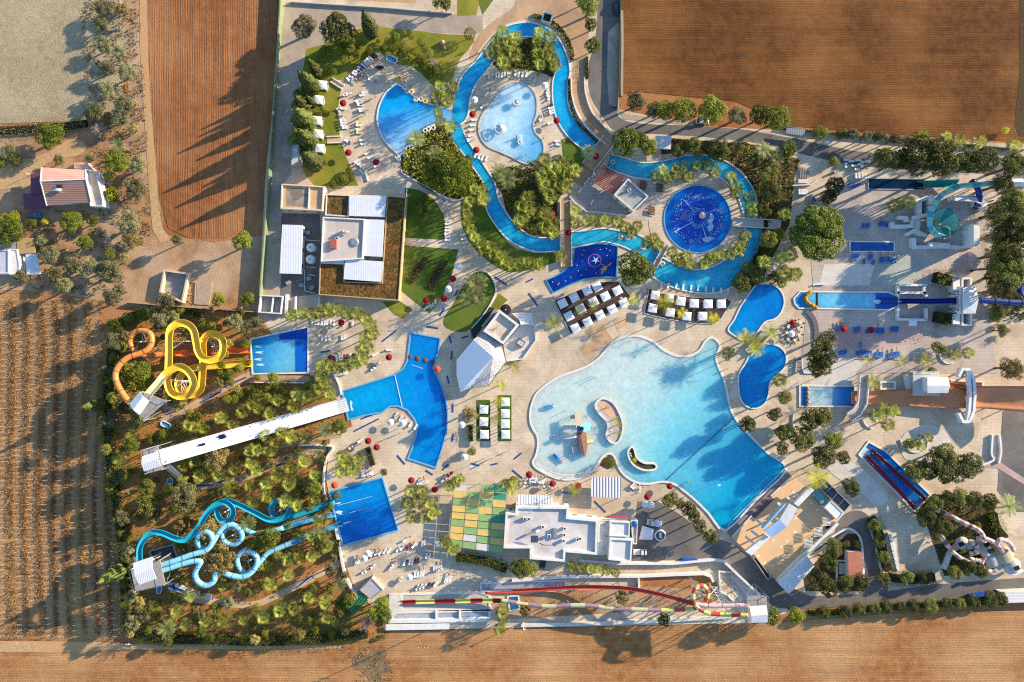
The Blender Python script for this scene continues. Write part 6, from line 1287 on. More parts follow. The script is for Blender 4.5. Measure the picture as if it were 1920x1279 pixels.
proto('cyp', [spire_crown(s) for s in (1, 2, 3)], F_CYP, [palm_trunk(4, .3, .2)], BARK)
proto('agave', [feather_crown(9, 34, .35, .03, 9, 0)], leafmat('agave_leaf', C(178, 186, 160), C(136, 150, 126), None, .2), [trunk_mesh(8, .06, .04, 4, .3)], BARK)

DESC = {'fan': ('fan_palm', 'palm', 'fan palm'), 'date': ('date_palm', 'palm', 'grey-green feather palm'), 'star': ('golden_palm', 'palm', 'thin yellow-green palm'),
        'broad': ('broadleaf_tree', 'tree', 'green leafy tree'), 'lush': ('broadleaf_tree', 'tree', 'lush bright green tree'), 'dark': ('evergreen_tree', 'tree', 'dark evergreen tree'),
        'darkbig': ('evergreen_tree', 'tree', 'huge dark evergreen tree'), 'olive': ('olive_tree', 'tree', 'grey-green olive tree'), 'tan': ('dry_tree', 'tree', 'dry tan tree'),
        'bush': ('garden_bush', 'bush', 'green bush'), 'ball': ('clipped_bush', 'bush', 'round clipped bush'), 'gold': ('golden_bush', 'bush', 'bright yellow-green bush'),
        'bare': ('bare_tree', 'tree', 'leafless pale tree'), 'cyp': ('cypress_tree', 'tree', 'cypress spire'), 'agave': ('agave_plant', 'plant', 'blue-grey agave')}
LABELQ = []     # things waiting for a label: (object, description, landmark, u, v, group)
LAND = [('yellow spiral slide', 340, 690), ('orange tube slide', 240, 660), ('white slide tower', 285, 855), ('long white slide', 470, 805), ('turquoise slide tower', 275, 1070), ('turquoise tube loops', 430, 1010),
        ('turquoise slide ends', 570, 980), ('vineyard edge', 205, 930), ('south-west hedge', 420, 1160), ('green-roofed shed', 680, 1120), ('striped tube basin', 830, 1130), ('checkered shade roof', 895, 975), ('main restaurant roof', 1060, 1000),
        ('square landing pool', 680, 960), ('curved landing pool', 800, 740), ('yellow slide pool', 525, 660), ('terrace by the yellow slide pool', 650, 640), ('folded white cafe roof', 905, 660), ('striped lawn cabanas', 925, 790), ('palm oval lawn', 885, 560),
        ('flower-bed lawn', 805, 510), ('lawn beside the gravel-roofed hall', 795, 405), ('water tank yard', 575, 470), ('west cypress row', 580, 230), ('round pool lounger terrace', 670, 220), ('north-west drive', 620, 50), ('sculpture lawn', 790, 85), ('round beach pool', 765, 215),
        ('paddling pool island', 970, 230), ('river top bend', 990, 75), ('river west bend', 905, 440), ('central palm thicket', 1030, 370), ('big lush tree', 842, 320), ('striped pergola', 1150, 340), ('north road', 1250, 235), ('road beside the north field', 1115, 100),
        ('round mosaic pool', 1308, 411), ('river north-east bend', 1400, 330), ('navy splash pool', 1110, 495), ('slanted cabana deck', 1110, 580), ('curved cabana deck', 1290, 580), ('south arc of the river', 1310, 520), ('huge dark evergreen', 1535, 437), ('kidney pools', 1425, 650),
        ('wave pool', 1180, 760), ('ship playground', 1090, 820), ('wave pool deep end', 1390, 930), ('tiled stage deck', 1480, 990), ('orange slide pool', 1550, 745), ('twin red slides', 1680, 890), ('wide orange slide', 1780, 740), ('navy drop slide', 1700, 565),
        ('teal bowl slide', 1765, 415), ('small lap pool', 1635, 463), ('blue lounger plaza', 1640, 640), ('pink tube tangle', 1850, 1020), ('curved south-east drive', 1610, 1040), ('south road', 1600, 1130), ('red striped chute', 1150, 1110), ('slide tower by the south field', 1410, 1140),
        ('terracotta-roofed house', 120, 345), ('small white cottage', 35, 480), ('empty concrete tank', 325, 540), ('dirt track', 285, 200), ('dry field edge', 190, 100), ('north-east store yard', 1600, 320), ('north field fence', 1700, 258), ('east edge lane', 1890, 450), ('east lane', 1880, 850), ('lower kidney pool', 1435, 720)]
def landmark(u, v): return min(LAND, key=lambda a: (a[1]-u)**2+(a[2]-v)**2)[0]
def sizeword(kind, rpx):
    if kind in ('fan', 'date', 'star'): return ''
    return 'small ' if rpx < 13 else ('broad ' if rpx > 23 else '')
def plant(kind, u, v, rpx=15, h=None, lean=0, near=None):
    """crown centre seen at (u, v), crown radius rpx photo pixels"""
    ms, ts = KINDS[kind]; nm, cat, desc = DESC[kind]
    if kind == 'cyp':
        # (u, v) is the foot, h the height
        loc = at(u, v, 0); t = thing(nm, None, cat, loc=loc, rz=q6.uniform(0, 6.28)); k = h
        c = bpy.data.objects.new('crown', q6.choice(ms)); link(c, t); c.scale = (k*rpx, k*rpx, k); c.location = (0, 0, .3)
        tr = bpy.data.objects.new('trunk', ts[0]); link(tr, t); tr.scale = (1, 1, 2); tr.location = (0, 0, 2)
        LABELQ.append((t, ('tall ' if h > 11 else 'short ')+desc, near or landmark(u, v), u, v, 'cypresses')); return t
    if kind in ('fan', 'star'): rpx *= 1.22
    rad = rpx*S
    if h is None:
        h = {'fan': 6.5, 'date': 6.5, 'star': 7.5, 'ball': rad*1.25+.4, 'bush': rad*.85, 'gold': rad*.9, 'agave': .4, 'bare': rad*.6}.get(kind)
        if h is None: h = 6.5 if (1440 < u < 1850 and 740 < v < 1000) else (1.8+rad*1.35 if not (u < 300 and v < 520) else 1+rad*.75)
        if u < 290 and 600 < v < 1200 and kind in ('dark', 'olive', 'tan', 'broad'): h = 7.5
        if kind in ('dark', 'olive') and u > 1640 and v < 600: h = 13 if rpx > 18 else 5
    p = at(u, v, h); k = rad*(H-h)/H
    t = thing(nm, None, cat, loc=(p.x, p.y, 0), rz=q6.uniform(0, 6.28))
    c = bpy.data.objects.new('crown', q6.choice(ms)); link(c, t); c.location = (0, 0, h); k2 = k*q6.uniform(.94, 1.06)
    zs = q6.uniform(.85, 1.1) if kind not in ('olive', 'broad', 'dark', 'tan', 'lush', 'darkbig') else min(1.15, max(.7, h/max(.6, k)*.62))
    c.scale = (k2, k2, k2*zs)
    tr = bpy.data.objects.new('trunk', q6.choice(ts)); link(tr, t); tr.location = (0, 0, h)
    ts_ = k if kind not in ('fan', 'date', 'star') else 2.6
    tr.scale = (ts_, ts_, h)
    LABELQ.append((t, sizeword(kind, rpx)+desc, near or landmark(u, v), u, v, None)); return t
def many(kind, rpx, pts, h=None, near=None):
    for p in pts:
        r_ = p[2] if len(p) > 2 else rpx
        plant(kind, p[0], p[1], r_*q6.uniform(.93, 1.07), (p[3] if len(p) > 3 else h), near=near)

# fan palms
many('fan', 15, [(826, 167), (848, 163), (838, 186), (820, 184), (822, 212, 11), (826, 229, 11), (844, 240, 13), (942, 62), (930, 80), (919, 99), (942, 98), (956, 82), (944, 118), (966, 72), (966, 104)], 7)
many('fan', 14, [(1012, 62), (1032, 72), (1007, 80), (1030, 92), (1009, 101), (1036, 112), (1012, 122), (1040, 122), (1022, 104)], 7)
many('fan', 15, [(1020, 300), (1057, 308), (1040, 318), (1017, 330), (1042, 329), (1065, 330), (1078, 320), (1022, 348), (1047, 350), (1032, 367), (1060, 350), (977, 387), (992, 396), (974, 414), (990, 372), (1022, 402), (1035, 417), (1022, 426), (1037, 436)], 7)
many('fan', 13, [(905, 357), (890, 356), (880, 378), (906, 375), (875, 400), (877, 418), (882, 432), (890, 446), (902, 456), (907, 471), (920, 463), (926, 478), (938, 481), (947, 491), (958, 498), (972, 497), (987, 494), (998, 496), (1012, 496), (1050, 480)], 6)
many('fan', 13, [(1077, 398), (1078, 418), (1100, 415), (1116, 413), (1133, 415), (1157, 417), (1173, 427), (1195, 424), (1184, 436), (1225, 449), (1233, 460), (1214, 455)], 6)
many('fan', 12, [(1230, 330), (1250, 334), (1270, 329), (1290, 332), (1282, 312), (1305, 311), (1327, 312), (1242, 320), (1265, 316), (1340, 322), (1370, 332), (1380, 350), (1380, 363), (1402, 370), (1407, 387), (1411, 398)], 5.5)
many('fan', 12, [(1260, 472), (1270, 486), (1287, 480), (1293, 496), (1276, 494), (1320, 495), (1328, 486), (1350, 478), (1370, 477), (1336, 482), (1390, 460), (1397, 442), (1384, 470)], 5.5)
many('fan', 14, [(547, 591), (566, 588), (585, 590), (602, 585), (618, 582), (635, 582), (652, 588), (670, 588), (685, 597), (695, 611), (698, 626), (685, 632), (687, 651), (677, 658), (680, 673), (665, 680), (651, 684), (635, 688), (619, 688), (605, 687), (604, 705), (610, 720), (617, 737), (600, 728)], 5.5)
many('fan', 14, [(580, 742), (557, 740), (520, 751), (552, 762), (507, 776), (484, 765), (547, 820), (572, 817), (517, 828), (506, 845), (484, 844), (570, 865), (545, 877), (590, 890), (520, 892), (500, 907), (542, 906), (502, 930), (535, 938), (558, 947), (482, 880), (592, 935)], 4.2)
many('fan', 15, [(643, 857), (672, 862), (642, 881), (662, 880), (652, 868)], 6.5)
many('fan', 14, [(770, 920), (792, 920), (765, 943), (786, 942), (806, 945), (772, 969), (796, 968), (812, 962)], 7.5)
many('fan', 12, [(855, 904), (843, 912), (862, 898), (947, 908), (959, 917), (964, 905)], 6.5)
many('fan', 14, [(602, 974), (606, 1003), (611, 1024), (586, 1041), (541, 1049), (563, 1041), (594, 1014), (585, 1003), (540, 1079), (507, 1094), (580, 1119), (610, 1129), (526, 1144), (552, 1139), (493, 1156), (612, 1158)], 4.2)
many('fan', 14, [(250, 815), (225, 860), (244, 838), (367, 800), (382, 802), (415, 782), (436, 795), (455, 772), (472, 758), (355, 798), (347, 872), (367, 864), (375, 892), (410, 890), (440, 880), (472, 870), (430, 922), (467, 910), (470, 845), (475, 940), (496, 815), (530, 812)], 4.2)
many('fan', 14, [(290, 1134), (332, 1144), (357, 1114), (420, 1096), (385, 1164), (422, 1164), (457, 1161), (350, 1170), (320, 1165), (475, 1019)], 4)
many('fan', 14, [(835, 1016), (850, 1030), (1072, 1062, 11), (1090, 1064, 10), (1107, 1066, 10), (1122, 1067, 10), (1137, 1070, 10), (1154, 1074, 9)], 4)
many('fan', 14, [(942, 1146), (944, 1162, 12), (937, 1180, 13), (1725, 257), (1772, 260), (1797, 266), (1835, 268), (1900, 275)], 5)
many('fan', 14, [(1677, 385), (1702, 380), (1470, 402), (1465, 482), (1482, 478, 16), (1472, 512, 18), (1490, 515), (1432, 492), (1790, 665), (1815, 662, 12), (1657, 770), (1674, 770), (1642, 780), (1665, 796), (1740, 820, 11), (1727, 838, 9), (1462, 712, 14)], 5.5)
many('date', 20, [(817, 292, 20), (780, 260, 17), (892, 532, 22), (876, 560, 20), (898, 560, 16), (950, 336, 22), (936, 322, 17), (1104, 285, 16), (1430, 282, 18), (1890, 948, 24), (610, 807, 18), (465, 981, 17), (312, 1178, 18), (637, 1096, 16), (222, 272, 14), (1476, 282, 15), (1455, 300, 15)], 6.5)
many('star', 15, [(1037, 607, 17), (1087, 582, 12), (1112, 570, 12), (1187, 562, 12), (1245, 567, 17), (1277, 587, 11), (1337, 597, 11), (965, 687, 11), (942, 722, 11), (935, 752, 11), (932, 785, 12), (1077, 917, 12), (1395, 632, 16), (1417, 656, 15), (1445, 622, 14), (1625, 675, 11), (1690, 676, 13), (1637, 716, 13), (1735, 676, 15), (1530, 894, 22), (430, 905, 10), (342, 900, 10), (1410, 640, 14), (1425, 640, 12)], 7.5)
# broadleaf and evergreen trees
many('lush', 40, [(842, 322, 44, 9), (816, 304, 24, 6), (868, 342, 26, 6), (806, 332, 18, 5), (872, 306, 18, 5)])
many('darkbig', 50, [(1535, 437, 60, 7.5)])
many('broad', 22, [(262, 707, 32), (1172, 268, 30), (1197, 263, 17), (1217, 277, 17), (1191, 506, 36), (1104, 12, 22), (1107, 47, 14), (1111, 85, 15), (1282, 207, 26), (1335, 207, 27), (1425, 217, 22), (1247, 207, 22), (1457, 222, 26), (507, 1008, 22), (490, 1012, 18), (637, 800, 16), (717, 1131, 16), (720, 1152, 16), (702, 1150, 16), (975, 1064, 22), (997, 1066, 15), (590, 912, 15), (652, 1126, 15), (245, 835, 16), (1562, 825, 18), (1245, 1161, 13), (1492, 1154, 18), (1445, 1154, 20), (456, 452, 20), (411, 561, 15), (465, 561, 14), (220, 305, 28), (135, 416, 22), (95, 255, 30), (20, 435, 26), (175, 414, 12), (160, 455, 16), (207, 475, 13), (1477, 280, 18)])
many('dark', 22, [(630, 52, 34, 10), (655, 66, 18, 7), (655, 90, 10), (1347, 282, 25), (1272, 282, 14), (1300, 275, 16), (1392, 277, 16), (1727, 292, 38), (1765, 296, 34), (1657, 296, 20), (1690, 300, 24), (1815, 302, 26), (1850, 300, 24), (1902, 310, 26), (1565, 350, 20), (1552, 370, 16), (1390, 530, 20, 3), (1405, 508, 18, 3), (1420, 520, 16, 3), (1540, 663, 26), (1536, 688, 22), (1520, 787, 22), (1542, 780, 22), (1505, 822, 26), (1542, 856, 24), (1580, 857, 14), (1470, 810, 18), (1467, 840, 13), (1452, 777, 15), (1470, 745, 15), (1402, 795, 17), (1595, 912, 19), (1717, 882, 20), (1747, 876, 26), (1767, 855, 26), (1782, 882, 30), (1815, 872, 28), (1800, 932, 18), (1826, 936, 18), (1775, 935, 16), (1852, 940, 17), (1752, 944, 17), (1565, 1029, 18), (1552, 1052, 20), (1532, 1084, 21), (1554, 1100, 18), (1585, 1096, 18), (1615, 1090, 16), (1735, 971, 18), (1767, 986, 18), (1790, 1072, 15), (1815, 1064, 15), (1840, 1072, 14), (1890, 395, 28), (1905, 430, 30), (1882, 440, 24), (1890, 475, 28), (1897, 515, 30), (1872, 500, 24), (1876, 545, 22), (1900, 560, 18), (1257, 937, 15), (1292, 954, 15), (1302, 968, 14), (1312, 985, 15), (1332, 1006, 15), (1275, 945, 11), (1880, 345, 22), (1440, 330, 20), (1445, 360, 20), (1430, 395, 16), (1440, 450, 18), (1420, 300, 16), (225, 890, 20), (262, 780, 18), (240, 690, 18), (275, 912, 18), (277, 947, 20), (235, 760, 18), (600, 1020, 14), (1900, 372, 20)])
many('olive', 20, [(195, 15, 22), (190, 45, 18), (195, 85, 18), (225, 100, 16), (200, 128, 20), (238, 136, 20), (200, 172, 18), (178, 208, 20), (232, 198, 22), (225, 220, 20), (205, 222, 16), (170, 215, 14), (258, 310, 18), (255, 355, 22), (242, 418, 26), (92, 478, 22), (104, 518, 20), (135, 498, 18), (120, 535, 16), (165, 500, 22), (205, 510, 24), (190, 505, 16), (210, 558, 18), (222, 545, 14), (310, 565, 20), (40, 520, 15), (78, 450, 14), (16, 285, 17), (110, 300, 12), (168, 296, 12), (332, 450, 12), (570, 50, 28, 6), (1192, 190, 22, 6), (1225, 207, 18), (1382, 217, 22), (345, 932, 30), (342, 905, 14), (230, 971, 18), (292, 962, 16), (240, 1030, 14), (250, 1055, 13), (247, 1120, 16), (250, 1165, 18), (270, 1154, 16), (205, 790, 15), (215, 640, 18), (300, 600, 18), (325, 595, 14), (442, 605, 18), (462, 612, 16), (480, 605, 14), (1550, 636, 20), (1700, 262, 10), (1677, 260, 12), (1655, 257, 12), (1640, 256, 11), (1625, 256, 12), (1600, 252, 12), (1585, 252, 10), (1365, 662, 15), (720, 885, 8), (620, 1070, 14), (430, 1130, 12), (1880, 620, 12), (885, 545, 8)])
many('tan', 22, [(412, 1048, 36, 8), (390, 994, 24, 8), (370, 1012, 18, 7), (342, 988, 18), (405, 860, 27, 6), (1897, 692, 26), (880, 776, 18), (335, 752, 20), (1167, 1120, 16), (985, 1145, 14), (232, 210, 15), (245, 450, 18), (262, 452, 12), (228, 18, 15), (232, 480, 10), (1862, 545, 14), (1885, 575, 14), (250, 240, 10)])
many('bare', 18, [(232, 15, 17), (226, 45, 16), (690, 1166, 22, 4), (190, 245, 18), (240, 455, 14), (195, 870, 14)])
many('bush', 12, [(674, 77, 6), (674, 89, 6), (709, 77, 5), (562, 176, 14), (556, 198, 14), (558, 228, 14), (552, 262, 14), (568, 290, 10), (607, 205, 9), (357, 775, 10), (455, 740, 10), (500, 725, 12), (480, 735, 14), (440, 745, 14), (520, 722, 10), (307, 815, 14), (330, 805, 12), (375, 830, 10), (885, 846, 11), (1536, 250, 18), (1575, 252, 14), (1562, 302, 13), (1705, 832, 13), (1755, 650, 12), (1768, 655, 12), (1745, 695, 10), (1830, 990, 12), (1880, 590, 6), (1876, 612, 6), (1878, 628, 6), (290, 640, 12), (245, 600, 16), (270, 590, 14), (262, 625, 14), (222, 610, 14), (232, 650, 14), (215, 670, 13), (210, 720, 12), (345, 640, 8), (400, 610, 12), (380, 605, 10), (450, 690, 12), (430, 715, 14), (412, 700, 10), (540, 860, 8), (565, 1110, 8), (630, 930, 10), (605, 860, 8), (620, 950, 9), (540, 985, 12), (560, 1000, 12), (520, 1040, 14), (500, 1060, 14), (470, 1050, 12), (455, 1085, 14), (340, 1085, 12), (320, 1085, 10), (785, 390, 14), (800, 402, 12), (795, 372, 10), (642, 335, 10), (660, 335, 8), (655, 320, 8), (625, 345, 10), (606, 305, 8), (1220, 280, 12), (1310, 290, 10), (1460, 440, 14), (1450, 520, 14), (1465, 530, 12), (30, 300, 14), (5, 305, 14), (60, 460, 10), (210, 360, 12), (215, 372, 10), (1720, 830, 8), (1560, 1015, 10), (1585, 1020, 9), (1608, 1022, 9)])
many('ball', 8, [(757, 62, 6), (771, 67, 7), (789, 80, 7), (741, 82, 7), (727, 77, 7), (759, 90, 9), (777, 99, 10), (797, 90, 8), (803, 100, 10), (881, 64, 11), (830, 122, 9), (805, 128, 10), (802, 138, 8), (646, 110, 9), (624, 134, 7), (655, 88, 7), (1145, 867, 9), (887, 846, 6), (470, 730, 8), (465, 752, 7), (535, 720, 7), (534, 735, 8)])
many('gold', 12, [(340, 585, 8), (402, 612, 9), (475, 730, 7), (1563, 303, 9), (8, 408, 10), (28, 408, 14), (85, 415, 8), (1870, 610, 5), (207, 330, 12), (210, 365, 13), (1885, 245, 8)])
many('agave', 12, [(597, 852, 12), (1862, 640, 8), (1795, 885, 8)])
for u, v, h, w_ in ((700, 64, 16, .95), (599, 140, 13, .8), (592, 168, 15, .95), (582, 234, 16, 1.1), (586, 270, 15, 1.1), (595, 310, 15, 1.15), (590, 198, 9, .9), (580, 160, 12, .9), (575, 205, 12, 1.2), (572, 235, 11, 1.2), (570, 262, 11, 1.2), (196, 757, 12, 1.1), (232, 1065, 14, 1.1)):
    plant('cyp', u, v, w_, h)

many('broad', 10, [(735, 92, 9, 3.5), (752, 98, 11, 4), (770, 112, 11, 4), (790, 116, 12, 4.5), (812, 132, 12, 4), (692, 98, 8, 3), (718, 92, 8, 3.5), (742, 70, 8, 3), (612, 96, 12, 4), (640, 84, 11, 4), (668, 102, 9, 3), (600, 110, 9, 3)])  # extra shrubs, added to throw shade on the lawn
many('broad', 12, [(835, 8, 13), (818, 6, 8), (1090, -4, 16), (60, 420, 10), (300, 612, 11), (215, 700, 13), (212, 745, 12)])
many('dark', 13, [(1545, 1148), (1585, 1146), (1612, 1142), (1640, 1142, 11), (1662, 1138, 15), (1690, 1138, 12), (1712, 1135), (1745, 1135, 15), (1775, 1132), (1800, 1130, 11), (1826, 1128, 14), (1858, 1122, 17), (1878, 1122, 14), (1868, 400, 20), (1876, 470, 22), (1862, 520, 18), (1868, 590, 15), (1655, 1085, 14), (1700, 1083, 15), (1735, 1083, 15), (1640, 985, 14), (1648, 1012, 15), (1656, 1045, 14)], 3.2)
# hedges: leafy bands along a line
def hedge(name, label, pts, w_, h, m=F_BUSH, dens=16, ls=.32, cat='hedge', wob=.25):
    p = cr(pts, False, 5); wp = P2(p); b = MB(); r = random.Random(int(pts[0][0]+pts[0][1])); tot = 0
    t = thing(name, label, cat, pts[len(pts)//2])
    for i in range(len(wp)-1):
        a, c = wp[i], wp[i+1]; L = (c-a).length; d = (c-a).normalized(); s_ = Vector((-d.y, d.x, 0))
        for k in range(int(L*dens*(w_+2*h)/2)):
            f = r.random(); per = r.uniform(-(h*.9), w_+h*.9)
            bulge = 1+wob*noise.noise(Vector((a.x*.4, a.y*.4, k % 3)))*1.6
            if per < 0: off = -w_/2; z = h+per; nn = -s_
            elif per > w_: off = w_/2; z = h-(per-w_); nn = s_
            else: off = per-w_/2; z = h; nn = Vector((0, 0, 1))
            q = a.lerp(c, f)+s_*off*bulge; q.z = z*bulge+r.uniform(-.25, .15)
            nn = (nn+Vector((r.uniform(-1, 1), r.uniform(-1, 1), r.uniform(-.3, 1)))*.7).normalized()
            tt = nn.cross(Vector((r.uniform(-1, 1), r.uniform(-1, 1), r.uniform(-1, 1)))).normalized(); u_ = nn.cross(tt); sz = ls*r.uniform(.6, 1.3)
            b.add([q+tt*sz*.6, q+u_*sz*.36, q-tt*sz*.6, q-u_*sz*.36], [(0, 1, 2, 3)])
    b.build('leaves', m, t)
    st = MB(); st.wall(wp, max(.2, w_*.55), 0, h*.72); st.build('branches', plain('hedge_core_shade', C(52, 52, 30), .95, .05), t)  # solid core; the shade inside the hedge is put into its colour
    return t
hedge('hedge', 'long loose hedge closing off the garden along the south track', [(246, 1180), (300, 1194), (400, 1197), (480, 1200), (560, 1198), (640, 1192), (690, 1186)], 4.5, 2.6, F_BUSH, 9)
hedge('hedge', 'ragged dark hedge between the vineyard and the slide gardens', [(216, 650), (208, 720), (206, 800), (215, 880), (226, 960), (236, 1040), (240, 1120), (244, 1180)], 4.2, 3.0, F_DARKG, 8)
hedge('hedge', 'hedge curving along the outer kerb of the south-east drive', [(1632, 970), (1646, 1000), (1654, 1040), (1662, 1068)], 4.2, 2.4, F_DARKG, 9)
hedge('hedge', 'hedge above the south road below the grey plaza', [(1664, 1080), (1690, 1084), (1720, 1084), (1748, 1080)], 4.6, 2.4, F_DARKG, 9)
hedge('hedge', 'thin dark hedge lining the south field at its lower right', [(1515, 1148), (1580, 1146), (1640, 1140), (1720, 1134), (1800, 1130), (1885, 1126)], 2.6, 1.8, F_DARKG, 11)
hedge('hedge', 'narrow clipped hedge beside the three lawn cabanas', [(882, 796), (883, 826)], 2.6, 1.6, F_LUSH, 16, .25)
hedge('hedge', 'square dark hedge in the triangular palm bed', [(690, 838), (700, 872)], 2.6, 1.5, F_LUSH, 14, .25)
hedge('hedge', 'tall hedge column beside the pink tube tangle', [(1856, 960), (1862, 985), (1878, 1006)], 4, 3, F_BROAD, 9)
hedge('hedge', 'dark block of greenery above the navy drop slide', [(1748, 520), (1776, 528)], 6.0, 3.4, F_DARKG, 9, .35)
hedge('hedge', 'dark block of greenery below the navy drop slide', [(1748, 594), (1776, 600)], 6.4, 3.4, F_DARKG, 9, .35)
hedge('hedge', 'scrubby hedge behind the terracotta-roofed house yard', [(0, 246), (40, 244), (90, 240), (140, 236), (165, 232)], 4, 1.6, F_OLIVE, 8)
hedge('hedge', 'low hedge separating the two paths beside the north road', [(1100, 108), (1100, 128), (1101, 148)], 1.4, 1.2, F_DARKG, 14)
hedge('hedge', 'grassy hedge strip round the outer curve of the river top bend', [(1000, 30), (1030, 40), (1055, 62), (1070, 92), (1072, 112)], 2.4, 1.0, F_TAN, 11)
hedge('hedge', 'thin hedge along the outside of the river east bank', [(1066, 148), (1068, 190), (1080, 226), (1104, 252), (1130, 276)], 1.1, .8, F_DARKG, 14)
hedge('hedge', 'creeper bank along the north-east arc of the river', [(1408, 330), (1426, 368), (1434, 410), (1430, 450), (1416, 486), (1396, 512)], 2.4, 1.4, F_DARKG, 9)
hedge('flower_bed', 'golden flowering bed shaped like a club nearest the gravel-roofed hall', [(770, 528), (784, 505), (802, 485)], 3.8, .8, F_TAN, 22, .25, 'flower bed')
hedge('flower_bed', 'golden flowering bed shaped like a club nearest the river walk', [(806, 540), (820, 512), (836, 490)], 3.8, .8, F_TAN, 22, .25, 'flower bed')
hedge('hedge', 'dense bright hedge beside the square landing pool corner', [(634, 1010), (630, 1030), (618, 1045)], 3.2, 2.4, F_LUSH, 10)
hedge('hedge', 'mixed shrubs climbing behind the checkered shade roof', [(856, 1044), (880, 1046), (905, 1050), (930, 1058), (950, 1066)], 4.2, 2.8, F_BUSH, 9)
hedge('hedge', 'shrub border east of the empty concrete tank', [(250, 590), (300, 580), (350, 585), (380, 592)], 3, 2, F_BUSH, 8)
# ================================================================ furniture, people and other small things
q7 = random.Random(21)
def mesh_of(mb, name, mats):
    o = mb.build(name, mats); me = o.data; bpy.data.objects.remove(o); return me
def lounger_mesh(cl, fr):
    b = MB()
    b.box((.25, 0, .33), (1.35, .66, .09)); T = Matrix.Translation((-.68, 0, .52)) @ Matrix.Rotation(R(38), 4, 'Y'); b.box(None, (.72, .66, .08), 0, 0, T)
    b.box((0, 0, .26), (1.9, .7, .06), 0, 1)
    for x in (-.8, .8):
        for y in (-.3, .3): b.box((x, y, .12), (.07, .07, .24), 0, 1)
    return mesh_of(b, 'lounger', [cl, fr])
TOWEL = plain('striped_towel', C(120, 60, 80), .9); BLUEL = plain('blue_lounger', C(28, 100, 180), .6); GREYL = plain('grey_lounger', C(150, 146, 146), .7)
LM = {'white': lounger_mesh(WH, WH), 'blue': lounger_mesh(BLUEL, WH), 'yellow': lounger_mesh(YEL, WH), 'grey': lounger_mesh(GREYL, GREYC), 'towelled': lounger_mesh(TOWEL, WH), 'dark': lounger_mesh(plain('navy_lounger', C(40, 44, 62), .7), WH)}
def lounger(kind, u, v, ang):
    p = at(u, v); o = bpy.data.objects.new('sun_lounger', LM[kind]); COL.objects.link(o); o.location = (p.x, p.y, .1); o.rotation_euler = (0, 0, R(ang+q7.uniform(-5, 5))); o['category'] = 'lounger'
    LABELQ.append((o, kind+' sun lounger', landmark(u, v), u, v, None))
def lrow(kind, u0, v0, u1, v1, n, ang, mixk=None):
    for i in range(n):
        f = i/max(1, n-1); k = kind if not (mixk and q7.random() < .22) else mixk
        lounger(k, u0+(u1-u0)*f+q7.uniform(-.7, .7), v0+(v1-v0)*f+q7.uniform(-.7, .7), ang)
for a in ((703, 104, 655, 150, 15, -40, 'towelled'), (659, 153, 665, 148, 2, -20), (694, 144, 696, 151, 2, -25), (672, 138, 678, 131, 3, -40), (680, 179, 684, 174, 2, 10), (649, 179, 654, 176, 2, 10), (673, 191, 676, 198, 4, 5), (679, 206, 680, 209, 2, 0), (635, 208, 642, 219, 2, -55), (644, 205, 645, 206, 1, 0), (643, 225, 647, 241, 4, 0, 'towelled'), (652, 265, 656, 267, 2, -20), (680, 264, 683, 271, 2, 15), (690, 287, 695, 295, 2, 30), (707, 312, 708, 312, 1, 30), (670, 303, 680, 312, 3, 30), (679, 323, 680, 323, 1, -50), (918, 144, 952, 140, 7, 90, 'towelled'), (966, 139, 987, 141, 4, 80), (996, 147, 1004, 150, 2, 65), (1026, 172, 1029, 184, 3, 70), (1032, 198, 1035, 213, 4, 15, 'dark'), (1013, 221, 1015, 224, 2, 60), (1032, 232, 1034, 230, 1, 20), (1046, 266, 1047, 272, 2, -5), (912, 177, 905, 200, 2, 50), (890, 225, 882, 265, 5, 10), (892, 292, 912, 298, 4, 70),
          (587, 605, 626, 605, 8, 90), (645, 606, 661, 607, 2, 90), (605, 635, 618, 635, 3, 95), (642, 633, 646, 633, 2, 95), (622, 673, 668, 666, 10, 100, 'towelled'), (630, 700, 650, 696, 5, 100), (704, 664, 706, 662, 1, 25), (701, 691, 711, 682, 3, 45), (731, 656, 733, 657, 1, 0), (660, 838, 676, 826, 4, 40, 'towelled'), (680, 888, 698, 884, 5, 95, 'towelled'), (786, 903, 800, 906, 5, 60), (832, 898, 846, 888, 6, 50, 'towelled'), (744, 778, 780, 800, 5, 60), (690, 1040, 730, 1031, 6, 60), (748, 1029, 777, 1022, 5, 50, 'towelled'), (793, 1019, 798, 1017, 2, 80), (668, 1052, 674, 1051, 2, 80), (684, 1070, 700, 1061, 4, 45, 'towelled'), (734, 1062, 740, 1056, 3, 60), (758, 1055, 784, 1050, 6, 80, 'towelled'), (801, 1042, 806, 1041, 2, 80), (814, 1066, 828, 1063, 4, 90), (778, 1077, 794, 1074, 4, 80), (836, 1087, 844, 1084, 3, 75), (783, 1100, 818, 1094, 6, 55, 'dark'), (761, 1011, 764, 1009, 1, 35), (748, 1088, 752, 1085, 2, 60), (996, 898, 1020, 902, 6, 60), (1186, 910, 1190, 912, 2, 40),
          (1239, 534, 1365, 546, 10, 80), (1087, 357, 1111, 328, 4, 60), (1110, 380, 1112, 379, 1, 60), (1065, 382, 1066, 381, 1, 60), (840, 414, 840, 450, 7, 5), (836, 380, 830, 368, 2, 40), (868, 440, 872, 455, 3, 10), (799, 577, 815, 570, 4, 45)):
    lrow('white', *a[:6], mixk=a[6] if len(a) > 6 else None)
lrow('yellow', 674, 231, 674, 232, 1, 0); lrow('white', 674, 236, 674, 244, 2, 0); lrow('yellow', 675, 249, 675, 251, 1, 0); lrow('dark', 709, 126, 716, 129, 3, 20); lrow('dark', 701, 107, 706, 110, 2, -35)
